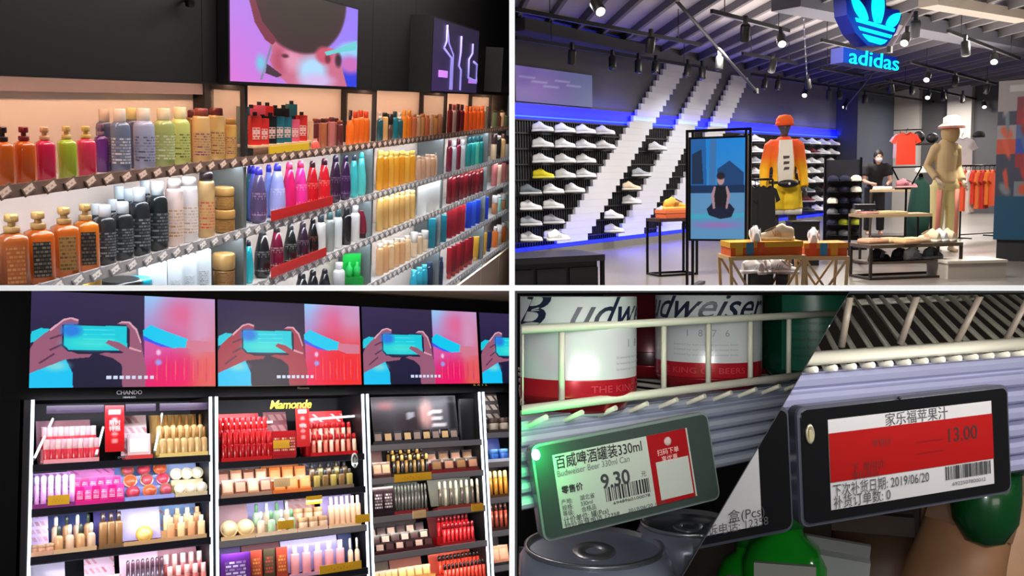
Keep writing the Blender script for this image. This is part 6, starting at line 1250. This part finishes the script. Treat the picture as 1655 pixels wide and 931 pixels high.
tr = tray(2, 2, 708, 778, 0, 1, (120, 40, 36), 'grey card tray', mat_print((110, 116, 108), (150, 150, 140), 3, 8), .19); fill(tr, 8, 'pen', [((70, 60, 50), (180, 180, 160)), ((150, 146, 130), (200, 200, 190))], .018, .14, ['smoky', 'silver'])
tr = tray(2, 3, 606, 700, 0, 3, (60, 18, 24), 'dark wine tray', mat((36, 20, 24)), .17, .03, .05); fill(tr, 6, 'palette', [((46, 24, 28), (200, 170, 160)), ((30, 20, 24), (70, 40, 44))], .048, .04, ['wine', 'black'])
tr = tray(2, 3, 716, 768, 0, 2, (150, 20, 26), 'red pen tray', mat((110, 20, 30)), .17, .03); fill(tr, 8, 'pen', [((206, 30, 40), (120, 20, 30))], .020, .10, ['crimson'])
tr = tray(2, 4, 612, 652, 0, 2, (90, 70, 40), 'bronze tray', mat((60, 44, 30)), .15, .04); fill(tr, 4, 'palette', [((120, 90, 40), (206, 170, 100))], .045, .05, ['bronze'])
tr = tray(2, 4, 654, 706, 0, 2, (96, 50, 40), 'umber powder tray', mat((130, 60, 46)), .15, .04); fill(tr, 4, 'palette', [((176, 130, 70), (226, 180, 110))], .045, .05, ['golden'])
tr = tray(2, 4, 718, 786, 0, 2, (206, 60, 50), 'vermilion pen tray', mat((226, 90, 70)), .16, .035); fill(tr, 11, 'pen', [((226, 70, 50), (40, 26, 26))], .020, .10, ['vermilion'])
# --- fourth section
tr = tray(3, 0, 790, 823, 0, 1, (60, 50, 46), 'dark tray', mat_print((60, 50, 46), (206, 190, 170), 4, 3), .24); fill(tr, 2, 'jar', [((196, 180, 160), (90, 70, 60))], .06, .06, ['taupe'])
tr = tray(3, 1, 790, 823, 0, 1, (196, 206, 226), 'pale blue tray', mat((40, 60, 130)), .14); fill(tr, 2, 'jar', [((50, 110, 206), (90, 150, 226))], .06, .05, ['blue'])
tr = tray(3, 2, 790, 823, 0, 1, (90, 60, 30), 'amber tray', mat((50, 40, 30)), .16); fill(tr, 4, 'pen', [((206, 140, 40), (240, 206, 150))], .026, .12, ['amber'])
tr = tray(3, 3, 792, 823, 0, 1, (60, 30, 26), 'russet tray', mat((40, 26, 26)), .16); fill(tr, 4, 'pen', [((150, 60, 40), (60, 30, 26))], .022, .12, ['russet'])
tr = tray(3, 4, 794, 823, 0, 1, (40, 44, 44), 'slate tray', mat((40, 36, 40)), .17); fill(tr, 2, 'palette', [((226, 150, 120), (240, 190, 160))], .06, .08, ['peach'])
light(P3, 'ceiling_strip_fill', 'AREA', (2.6, -1.4, .55), 40, (255, 236, 214), 2.0, .3, aim=(2.6, -.4, 1.05))  # unseen fill added to brighten the beige ceiling
light(None, 'aisle_fill', 'AREA', (-2.0, 2.0, -.25), 55, (255, 246, 240), .5, .3, aim=(-1.1, 5.0, -.9))  # out-of-view front fill, added to lift the price cards and shelf fronts
# ================================================================ beer shelf close up (lower right) and the juice shelf beyond the slanted sheet
P4 = Frame((2640, 440), 700, (832, 664), 0.43)
P5 = Frame((4068, 381), 1400, (1310, 580), 0.43)
ra, rb = Frame.ray(1374, 470), Frame.ray(1105, 928)
nrm = np.cross(rb, ra); nrm /= np.linalg.norm(nrm)
if nrm[0] > 0: nrm = -nrm                                   # points to the left place
EXTRA[id(P4)] = [(tuple(nrm), .0002)]; EXTRA[id(P5)] = [(tuple(-nrm), .0002)]
ta, tb = Frame.ray(1378, 463), Frame.ray(1085, 962)
def sheet(d0, d1, n, th):
    v = [ta*d0, tb*d0, tb*d1, ta*d1]; o = np.array(n)*th/2
    return MB().add([tuple(q-o) for q in v]+[tuple(q+o) for q in v], [(0, 1, 2, 3), (7, 6, 5, 4), (0, 4, 5, 1), (1, 5, 6, 2), (2, 6, 7, 3), (3, 7, 4, 0)])
struct(None, 'wall_divider_slanted', sheet(.345, .95, nrm, .0002), mat((70, 72, 76), rough=.6), 'thin slanted divider sheet between the beer shelf and the juice shelf', 'divider')
WIRE = mat((226, 222, 206), rough=.35); ALU = mat((180, 184, 190), rough=.3, metal=.8)
def wm(fr, rv, t, sc=1.0):
    """matrix in the frame for a pose given as rotation vector and position"""
    v = Vector(rv); R_ = Matrix.Rotation(v.length, 4, v.normalized())
    return fr.M.inverted()@(Matrix.Translation(Vector(t))@R_)
# --- beer shelf
zu = P4.pix(832, 533)[2]
xe = P4.xat(1400, 0, 0)
t = thing(P4, 'wire_shelf', 'cream coated wire shelf holding the beer cans', 'shelf')
part(t, 'front_wire', MB().tube([(-.03, 0, 0), (xe, 0, 0)], .0023, n=12), WIRE, label='lower front wire'); part(t, 'front_wire', MB().tube([(-.03, -.001, zu), (xe, -.001, zu)], .0021, n=12), WIRE, label='upper front wire')
for px in (845, 908, 995, 1073, 1145, 1213, 1275):
    x = P4.xat(px, .004, .02); part(t, 'picket', MB().tube([(x, .004, -.002), (x, .004, zu+.001)], .0016 if px != 845 else .0004, n=8), WIRE)
for i in range(24):
    x = -.03+i*.0235; part(t, 'deck_wire', MB().tube([(x, -.003, -.0042), (x, .01, -.0100), (x, .22, -.0105)], .0014, n=6), WIRE)
for y in (.06, .14): part(t, 'cross_wire', MB().tube([(-.03, y, -.0138), (xe, y, -.0138)], .0018, n=8), WIRE)
# price rail: a grooved plastic extrusion, groove by groove
def price_rail(fr, label, x0, x1, ztop, y0, col, n=6, pitch=.0085, slope=.35):
    t = thing(fr, 'price_rail', label, 'rail')
    for k in range(n):
        z = ztop-k*pitch; y = y0-k*pitch*slope
        part(t, 'rail_ridge', MB().rings([[(x_, y+a, z+b_) for a, b_ in ((.006, 0), (.0, -.0008), (-.0012, -.003), (-.0005, -pitch*.72), (.002, -pitch*.92), (.006, -pitch))] for x_ in (x0, x1)], smooth=False), mat(col, rough=.25, coat=.3))
    part(t, 'rail_back', MB().bb((x0, y0+.002, ztop-n*pitch), (x1, y0+.010, ztop)), mat(col, rough=.4))
    return t
price_rail(P4, 'pale blue grey grooved price rail under the beer shelf', -.03, xe, -.0068, .010, (186, 194, 214), 6, .0068)
# cans
def wrap(me, r, zc, a0):
    co = np.empty(len(me.vertices)*3); me.vertices.foreach_get('co', co); co = co.reshape(-1, 3)
    x, y, z = co[:, 0].copy(), co[:, 1].copy(), co[:, 2].copy(); a = a0+x/r; rr = r+.0003-np.minimum(0, y)
    me.vertices.foreach_set('co', np.stack([rr*np.sin(a), -rr*np.cos(a), z+zc], -1).reshape(-1)); me.update()
    return me
def beer_can(fr, label, p, rz, r, H, a0, group=None, cols=((232, 236, 240), (190, 30, 44)), word='Budweiser', zc=.0455, small='1 8 7 6'):
    t = thing(fr, 'beer_can', label, 'can', loc4(p, rz=rz), group)
    part(t, 'body', MB().lathe([(r*.80, 0), (r*.84, .002), (r*.86, .004), (r*.995, .0085), (r, .0105), (r, H*.93), (r*.93, H*.97), (r*.82, H)], n=48), mat(cols[0], rough=.28, metal=.15))
    part(t, 'red_band', MB().lathe([(r*1.001, .0100), (r*1.003, .0105), (r*1.003, .0185), (r*1.001, .0190)], n=48), mat(cols[1], rough=.25, metal=.2))
    part(t, 'base_ring', MB().lathe([(r*.845, .0015), (r*.872, .004), (r*.998, .0086), (r*1.0015, .0100)], n=48), mat((150, 24, 34), rough=.25, metal=.3))
    if word:
        ink = mat((26, 34, 58), rough=.4)
        part(t, 'lettering', wrap(text_mesh(word[0], .0195, 0, ink, shear=.45, bold=.014, width=.0245), r, zc+.0095, a0-1.33), label='dark blue slanted brand lettering')
        part(t, 'lettering', wrap(text_mesh(word[1:], .0165, 0, ink, shear=.5, width=.090, bold=.010), r, zc+.00825, a0+.68), label='dark blue slanted brand lettering')
        lp = [(-.012, .019), (-.020, .0215), (-.027, .019), (-.0285, .0145), (-.024, .0115), (-.017, .0125), (-.011, .0165), (-.003, .0205), (.006, .0215)]
        part(t, 'flourish', MB().tube([((r+.0004)*math.sin(a0-1.33+x_/r), -(r+.0004)*math.cos(a0-1.33+x_/r), zc+z_) for x_, z_ in lp], .0006, n=6), ink)
        part(t, 'small_print', wrap(text_mesh(small, .0042, 0, mat((150, 154, 162)), space=1.6), r, zc-.0085, a0+.75))
        for k in range(3): part(t, 'small_print', wrap(text_mesh('brewed by our original process from', .0013, 0, mat((176, 180, 186)), width=.04), r, .030-.003*k, a0+.7))
        part(t, 'band_print', wrap(text_mesh('THE KING OF BEERS', .0036, 0, mat((206, 64, 76)), width=.06), r*1.004, .0145, a0+.55))
    part(t, 'lid', MB().lathe([(r*.80, H-.002), (r*.70, H-.004), (.001, H-.004)], n=32), ALU)
    return t
r = .033
def canpos(fr, px, d, pyb, zoff=0):
    return fr.atdepth(px, pyb, d)
p1_ = P4.floor(928, .497, -.0090); p2_ = P4.floor(1144, .585, -.0090)
beer_can(P4, 'white and red beer can behind the wire at the left, brand word cut off', p1_, P4.face(p1_), r, .122, .61, 'beer cans on the wire shelf')
beer_can(P4, 'white and red beer can in the middle of the wire shelf', p2_, P4.face(p2_), r, .122, -.75, 'beer cans on the wire shelf')
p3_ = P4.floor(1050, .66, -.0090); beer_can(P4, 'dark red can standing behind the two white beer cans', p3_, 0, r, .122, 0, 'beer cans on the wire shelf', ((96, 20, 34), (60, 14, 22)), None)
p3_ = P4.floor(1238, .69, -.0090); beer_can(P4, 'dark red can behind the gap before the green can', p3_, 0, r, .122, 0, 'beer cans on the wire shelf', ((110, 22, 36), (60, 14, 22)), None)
p3_ = P4.floor(1316, .645, -.0090)
t = thing(P4, 'green_can', 'dark green drink can with pale green panel beside the slanted sheet', 'can', loc4(p3_, rz=P4.face(p3_)))
part(t, 'body', MB().lathe([(.03, 0), (.036, .008), (.036, .11), (.030, .118)], n=36), mat((10, 74, 54), rough=.25, metal=.2)); part(t, 'panel', wrap(MB().rings([[(-.022+.0055*j, -.0002, z_) for j in range(9)] for z_ in (-.016, .034)], False, False, True, closed=False).mesh('panel', mat((40, 110, 90), rough=.3)), .036, .024, 0)); part(t, 'lid', MB().lathe([(.028, .118), (.026, .116), (.001, .116)], n=24), ALU)
for k in range(6): part(t, 'print_line', wrap(text_mesh('nutrition facts per 100 ml', .0022, 0, mat((16, 60, 46)), width=.034), .0363, .018+.0055*k, 0))
part(t, 'print_line', wrap(text_mesh('####', .012, 0, mat((60, 130, 100)), width=.04), .0363, .076, 0))
# electronic price tags
def tagbody(fr, label, pose, w, h, frame_col, edge_col, group='electronic price tags', th=.009, rnd=.004):
    t = thing(fr, 'electronic_price_tag', label, 'price tag', wm(fr, *pose), group)
    def rr(w_, h_, r_, n=4):
        o = []
        for cx_, cz_, a0 in ((w_/2-r_, h_/2-r_, 0), (-w_/2+r_, h_/2-r_, 90), (-w_/2+r_, -h_/2+r_, 180), (w_/2-r_, -h_/2+r_, 270)):
            for j in range(n+1): a = math.radians(a0+90*j/n); o.append((cx_+r_*math.cos(a), cz_+r_*math.sin(a)))
        return o
    part(t, 'body', MB().rings([[(x, y, z) for x, z in rr(w*s_, h*s_**.5, rnd)] for y, s_ in ((th, .97), (.002, 1.0), (.0006, .997))], smooth=False), mat(edge_col, rough=.25))
    part(t, 'bezel', MB().prism(rr(w*.972, h*.94, rnd*.8), .0008, (0, -.0002, 0)), mat(frame_col, rough=.12, coat=.5))
    return t
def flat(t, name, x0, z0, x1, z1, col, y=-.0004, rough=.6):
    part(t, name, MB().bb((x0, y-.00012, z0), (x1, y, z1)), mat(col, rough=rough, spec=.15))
def txt(t, body, x, z, h, col=(30, 30, 30), y=-.0008, width=None, bold=0.0, name='lettering'):
    """lettering with its left end at x"""
    me = text_mesh(body, h, 0, mat(col, rough=.6), width=width, bold=bold); co = [v.co.x for v in me.vertices]; part(t, name, me, loc4((x-min(co), y, z)))
def barcode(t, x0, x1, z0, z1, y=-.0007, seed=3, col=(40, 40, 42)):
    rs = random.Random(seed); x = x0; b = MB()
    while x < x1-.0006:
        w_ = rs.choice((.0003, .0003, .0006, .0009)); b.bb((x, y-.0001, z0), (x+w_, y, z1)); x += w_+rs.choice((.0004, .0005, .0008))
    part(t, 'barcode', b, mat(col), kind='stuff')
w, h = .102, .0448
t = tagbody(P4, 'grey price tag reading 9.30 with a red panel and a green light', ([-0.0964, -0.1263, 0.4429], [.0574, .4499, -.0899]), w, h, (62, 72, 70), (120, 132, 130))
# paper area
sx0, sx1, sz0, sz1 = -w*.40, w*.355, -h*.40, h*.36
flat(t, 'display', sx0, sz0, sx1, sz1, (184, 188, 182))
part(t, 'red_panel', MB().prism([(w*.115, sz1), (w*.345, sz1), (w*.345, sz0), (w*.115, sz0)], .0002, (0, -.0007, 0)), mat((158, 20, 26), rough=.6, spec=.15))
flat(t, 'blank_square', w*.145, sz0+.002, w*.335, sz0+.0205, (188, 190, 186), -.0007)
part(t, 'icon', MB().lathe([(.0013, 0), (.0022, 0)], n=14), mat((244, 214, 210)), loc4((w*.23, -.0010, h*.26), rx=1.5708)); txt(t, '扫码下单', w*.16, h*.155, .0024, (244, 200, 196), -.001); txt(t, '享优惠', w*.18, h*.075, .0024, (244, 200, 196), -.001)
txt(t, '百威啤酒罐装330ml', sx0+.001, h*.275, .0050, width=.048, bold=.01); txt(t, 'Budweiser Beer 330ml Can', sx0+.001, h*.165, .0030, (110, 112, 112), width=.040)
txt(t, '零售价', sx0+.002, -h*.015, .0028, bold=.03); txt(t, '9.30', -w*.17, -h*.015, .0070, (56, 58, 62), bold=.03); txt(t, '元', w*.055, -h*.03, .0022, (70, 70, 70))
barcode(t, -w*.155, w*.095, -h*.235, -h*.085); txt(t, '6948960100078', -w*.12, -h*.265, .0014, width=.021)
for k, (a_, b_) in enumerate((('产地:', '湖北省'), ('规格:', '330ml'), ('等级:', '合格品'))): txt(t, a_, sx0+.001, -h*(.135+.06*k), .0020, (60, 60, 60)); txt(t, b_, sx0+.011, -h*(.135+.06*k), .0020, (60, 60, 60))
txt(t, '计价单位: 罐(Pcs)', sx0+.001, -h*.325, .0024, (40, 40, 40)); txt(t, '物价监督电话 12358', sx0+.001, -h*.378, .0016, (60, 60, 60), width=.030); txt(t, '2019/06/20 12:00', sx0+.036, -h*.378, .0016, (60, 60, 60), width=.022)
part(t, 'led_lens', MB().ell((-w*.485, -.0012, h*.40), (.0022, .0014, .0026), 12, 8), mat((150, 255, 210), emit=7.0), label='bright green indicator light')
gl = P4.M@wm(P4, [-0.0964, -0.1263, 0.4429], [.0574, .4499, -.0899])@Vector((-w*.50, -.010, h*.42))
light(None, 'tag_led', 'POINT', gl, .05, (0, 255, 120), radius=.003)
# lower cans
def small_can(label, px, d, pyt, c, r, words):
    p = P4.atdepth(px, pyt, d); H = .10; p = (p[0], p[1], p[2]-H)
    t = thing(P4, 'drink_can', label, 'can', loc4(p, rz=P4.face(p)), 'cans below the price rail')
    part(t, 'body', MB().lathe([(r*.8, 0), (r, .008), (r, H*.84), (r*.97, H*.90), (r*.86, H*.975)], n=40), mat(c, rough=.3, metal=.3)); part(t, 'rim', MB().lathe([(r*.86, H*.975), (r*.87, H), (r*.82, H), (r*.80, H*.97)], n=40), ALU)
    part(t, 'lid', MB().lathe([(r*.81, H*.968), (.001, H*.968)], n=32), mat((26, 27, 28), rough=.35, metal=.2)); part(t, 'pull_tab', MB().lathe([(r*.10, 0), (r*.12, .001), (r*.26, .001), (r*.28, 0)], n=20), ALU, loc4((0, -r*.1, H*.972), sc=(1, 1.4, 1)))
    if words: part(t, 'lettering', wrap(text_mesh(words, .007, 0, mat((120, 40, 60))), r, H*.66, .1))
    return t
small_can('pale blue drink can with a dark lid below the grey price tag', 960, .53, 880, (176, 184, 206), .046, None); small_can('small grey drink can below the right end of the grey price tag', 1112, .56, 842, (150, 156, 170), .033, '雪花'); small_can('dark red can in the lower left corner below the price tag', 850, .60, 905, (110, 20, 30), .033, None)
struct(None, 'light_cover_sheet', MB().bb((.004, .30, -.0007), (.55, .95, .0007)), mat((206, 206, 204), rough=.7), 'thin pale cover sheet added over the lights of the beer and juice shelves', 'shelf')  # unseen sheet added to cover the lights and block light from above
struct(P4, 'wall_behind_beer', MB().bb((-.2, .28, -.5), (1.2, .29, .3)), mat((44, 40, 40), rough=.8), 'dark back of the beer cooler behind the cans', 'wall')
struct(P4, 'shelf_dark_lower', MB().bb((-.2, .02, -.36), (1.0, .28, -.35)), mat((40, 40, 42), rough=.7), 'dark shelf floor under the lower drink cans', 'floor')
# --- juice shelf
x0, x1 = -.35, P5.xat(1700, 0, 0)
t = thing(P5, 'wire_shelf', 'cream coated empty wire shelf over the juice price tag', 'shelf')
part(t, 'front_wire', MB().tube([(x0, 0, 0), (x1, 0, 0)], .0033, n=14), WIRE, label='thick front wire')
dv = P5.R.T@np.array([1100-CX, F, CY-88]); dv = Vector(dv/np.linalg.norm(dv))
for i in range(36):
    x = -.20+i*.0118; a = Vector((x, -.003, -.0046)); part(t, 'deck_wire', MB().tube([a, a+Vector((0, .006, -.0012)), a+Vector((0, .006, -.0012))+dv*.13], .0015, n=8), WIRE)
for k in (.03, .128): part(t, 'cross_wire', MB().tube([Vector((x0, .003, -.0085))+dv*k, Vector((x1, .003, -.0085))+dv*k], .0021, n=8), WIRE)
DW = mat((150, 138, 126), rough=.4)
for i, (a, b_) in enumerate([((1378, 455), (1360, 560)), ((1490, 455), (1455, 556)), ((1596, 455), (1545, 556)), ((1668, 470), (1625, 552))]):
    pb = P5.pix(*b_, 1, .006); pa = P5.pix(*a, 1, -.004); part(t, 'front_picket', MB().tube([pb, pa], .0017, n=8), DW)
price_rail(P5, 'pale lilac grooved price rail behind the red price tag', x0, x1, -.0075, .006, (150, 153, 186), 7, .0085, .25)
w, h = .125, .0519
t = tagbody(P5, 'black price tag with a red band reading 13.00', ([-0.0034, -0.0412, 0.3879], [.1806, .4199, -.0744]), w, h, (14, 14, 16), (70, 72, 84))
dx0, dx1, dz0, dz1 = -w*.375, w*.40, -h*.385, h*.37
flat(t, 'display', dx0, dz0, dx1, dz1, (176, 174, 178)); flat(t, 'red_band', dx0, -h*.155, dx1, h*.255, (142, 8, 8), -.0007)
txt(t, '家乐福苹果汁', -w*.12, h*.312, .0046, (60, 60, 66)); txt(t, '13.00', w*.175, h*.115, .0066, (50, 8, 8), -.0010, bold=.01)
txt(t, '零售价', -w*.185, h*.125, .0028, (106, 8, 8), -.0010); txt(t, '下  期间价', -w*.28, -.003, .0030, (90, 8, 8), -.0010); txt(t, '惠民商品', -w*.28, -h*.125, .0028, (100, 8, 8), -.0010)
for k in range(2): flat(t, 'faint_line', w*.02, h*(.08-.1*k), w*.15, h*(.09-.1*k), (120, 12, 12), -.0009)
txt(t, '下次补货日期: 2019/06/20', dx0+.001, -h*.225, .0044, (60, 60, 64), -.001, width=.055); txt(t, '补货订单数: 0', dx0+.001, -h*.325, .0044, (60, 60, 64), -.001, width=.032)
barcode(t, w*.155, w*.385, -h*.285, -h*.165, -.0009, 5); txt(t, '6922507800012', w*.185, -h*.325, .0017, (70, 70, 74), -.001, width=.021)
part(t, 'emblem', MB().lathe([(.0016, 0), (.0020, .0006), (.0026, .0006), (.0030, 0)], n=20), mat((190, 184, 160), rough=.3, metal=.6), loc4((-w*.455, -.0006, h*.27), rx=1.5708, sc=(.8, 1.5, 1)), label='pale metal emblem'); part(t, 'emblem_bar', MB().bb((-w*.462, -.0014, h*.21), (-w*.448, -.0006, h*.30)), mat((200, 190, 150), metal=.5, rough=.3)); part(t, 'sensor', MB().ell((-.006, -.0003, h*.485), (.0008, .0008, .0008), 8, 6), mat((10, 10, 10)))
w, h = .0931, .0535
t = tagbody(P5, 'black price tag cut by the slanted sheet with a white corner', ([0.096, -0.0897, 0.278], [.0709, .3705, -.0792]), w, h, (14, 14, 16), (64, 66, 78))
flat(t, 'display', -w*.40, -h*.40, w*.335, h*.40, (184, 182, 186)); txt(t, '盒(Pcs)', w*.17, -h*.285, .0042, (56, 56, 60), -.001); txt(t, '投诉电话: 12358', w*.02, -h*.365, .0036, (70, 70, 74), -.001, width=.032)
# things below
def pbottle(label, px, d, pyt, r, H):
    p = P5.atdepth(px, pyt, d); p = (p[0], p[1], p[2]-H); t = thing(P5, 'green_bottle', label, 'bottle', loc4(p, rz=P5.face(p)), 'green bottles below the tags')
    part(t, 'body', MB().lathe([(r*.9, 0), (r, .006), (r, H*.78), (r*.8, H*.88), (r*.45, H*.95), (r*.42, H)], n=28, sq=2.5), mat((20, 136, 28), rough=.12, coat=.4)); part(t, 'label', MB().bb((-r*.7, -r*1.06, H*.66), (r*.7, -r*.9, H*.84)), mat((150, 150, 140), rough=.5)); part(t, 'cap', MB().lathe([(r*.48, H), (r*.48, H+.012), (r*.42, H+.014)], n=20), mat((24, 110, 40), rough=.3))
pbottle('bright green bottle with a grey label under the black tags', 1268, .50, 848, .022, .09); pbottle('dark green bottle at the lower edge beside the slanted sheet', 1215, .54, 880, .02, .08)
p = P5.atdepth(1330, 905, .50); t = thing(P5, 'silver_pack', 'silver grey packet in front of the green bottles', 'packet', loc4((p[0], p[1], p[2]-.05), rz=P5.face(p), ry=.1)); part(t, 'bag', MB().bb((-.022, -.012, 0), (.018, .012, .056)), mat((150, 152, 150), rough=.4)); part(t, 'seal', MB().bb((-.022, -.002, .056), (.018, .002, .062)), mat((120, 122, 120), rough=.4))
def pouch(label, px, d, pyt, w_, H, col, lean=.0):
    p = P5.atdepth(px, pyt, d); p = (p[0], p[1], p[2]-H); t = thing(P5, 'paper_bag', label, 'bag', loc4(p, rz=P5.face(p), ry=lean), 'brown bags below the red tag')
    part(t, 'bag', MB().rings([[(w_*a*math.cos(2*math.pi*j/16), .03*b_*math.sin(2*math.pi*j/16), z) for j in range(16)] for a, b_, z in ((.95, 1, 0), (1, 1.1, H*.3), (.97, 1.0, H*.6), (.85, .7, H*.85), (.8, .2, H))]), mat(col, rough=.5, noise=.25, nscale=40)); part(t, 'fold', MB().bb((-w_*.8, -.004, H), (w_*.8, .004, H+.012)), mat(tuple(int(v*.8) for v in col), rough=.6))
pouch('tan paper bag under the red price tag', 1490, .56, 838, .030, .10, (150, 108, 76), .25); pouch('peach brown bag in the lower right corner', 1612, .57, 800, .040, .12, (176, 134, 100), -.1); pouch('dark brown bag in the shade under the red tag', 1410, .58, 860, .03, .10, (76, 54, 40))
p = P5.atdepth(1592, 855, .505); t = thing(P5, 'domed_container', 'round dark green container over the peach brown bag', 'lid', loc4((p[0], p[1], p[2]), rz=P5.face(p), rx=-.25)); part(t, 'dome', MB().lathe([(.001, -.010), (.010, -.007), (.0165, .004), (.0180, .016), (.0180, .030)], n=28), mat((6, 62, 24), rough=.25, coat=.3)); part(t, 'rim', MB().lathe([(.0180, .030), (.0192, .032), (.0180, .034)], n=28), mat((8, 70, 30), rough=.3))
struct(P5, 'wall_behind_juice', MB().bb((-.4, .24, -.5), (.6, .25, .4)), mat((52, 44, 36), rough=.8), 'dark back behind the empty wire shelf', 'wall')
struct(P5, 'shelf_dark_juice', MB().bb((-.4, .02, -.36), (.6, .24, -.35)), mat((46, 38, 30), rough=.7), 'dark shelf floor under the bags', 'floor')
# added unseen lights standing in for the overhead shop light
light(None, 'overhead_fill', 'AREA', (.12, .35, -.006), .27, (255, 250, 240), .20, .02, aim=(.14, .52, -.12))
light(None, 'overhead_fill', 'AREA', (.34, .36, -.006), .34, (255, 250, 240), .20, .02, aim=(.33, .50, -.12))
light(None, 'front_fill', 'AREA', (.30, .10, -.10), .14, (255, 248, 240), .16, .06, aim=(.24, .48, -.12))  # sourceless frontal fill added to brighten the tags
# ---------------------------------------------------------------- CLIP: every place ends at the divider boards
EPS = 0.0045
SIDE = {}
for nm, sx_, sz_ in (('P1', -1, 1), ('P2', 1, 1), ('P3', -1, -1), ('P4', 1, -1)):
    if nm in globals(): SIDE[id(globals()[nm])] = (sx_, sz_)
if 'P5' in globals(): SIDE[id(P5)] = (1, -1)
bpy.context.view_layer.update()
def clip_obj(o, fr, planes):
    me = o.data; mw = o.matrix_world; co = np.empty(len(me.vertices)*3); me.vertices.foreach_get('co', co); co = co.reshape(-1, 3)
    if not len(co): return True
    wc = co@np.array(mw.to_3x3()).T+np.array(mw.translation)
    for n, d in planes:
        s = wc@np.array(n)-d
        if (s >= 0).all(): continue
        if (s < 0).all(): return False
        bm = bmesh.new(); bm.from_mesh(me); bm.transform(mw)
        r = bmesh.ops.bisect_plane(bm, geom=bm.verts[:]+bm.edges[:]+bm.faces[:], dist=1e-6, plane_co=Vector(n)*d, plane_no=Vector(n), clear_inner=True)
        ed = [g for g in r['geom_cut'] if isinstance(g, bmesh.types.BMEdge)]
        if len(me.polygons) < 4000 and not me.color_attributes:
            try: bmesh.ops.holes_fill(bm, edges=ed, sides=0)
            except Exception: pass
        bm.transform(mw.inverted()); new = me.copy(); bm.to_mesh(new); bm.free(); o.data = new; me = new
        co = np.empty(len(me.vertices)*3); me.vertices.foreach_get('co', co); co = co.reshape(-1, 3)
        if not len(co): return False
        wc = co@np.array(mw.to_3x3()).T+np.array(mw.translation)
    return True
for nm, fr in list(PANEL.items()):
    root = bpy.data.objects.get(nm)
    if root is None or id(fr) not in SIDE: continue
    sx_, sz_ = SIDE[id(fr)]; planes = [((sx_, 0, 0), EPS), ((0, 0, sz_), EPS)]+EXTRA.get(id(fr), [])
    kids = [root]+list(root.children_recursive); dead = [k for k in kids if k.type == 'MESH' and not clip_obj(k, fr, planes)]
    for k in dead:
        if k is not root or not root.children: 
            for ch in list(k.children): bpy.data.objects.remove(ch)
            bpy.data.objects.remove(k)
    if bpy.data.objects.get(nm) is root and root.type == 'EMPTY' and not [c for c in root.children_recursive if c.type == 'MESH']:
        LABELS.pop(root.get('label'), None); bpy.data.objects.remove(root)
dup = {k: v for k, v in LABELS.items() if len(v) > 1}
for k, v in list(dup.items())[:20]: print('DUPLABEL', k, len(v))
for k in LABELS:
    n_ = len(k.split())
    if n_ > 16 or n_ < 4 and random.random() < .1: print('LABELWORDS', n_, k)
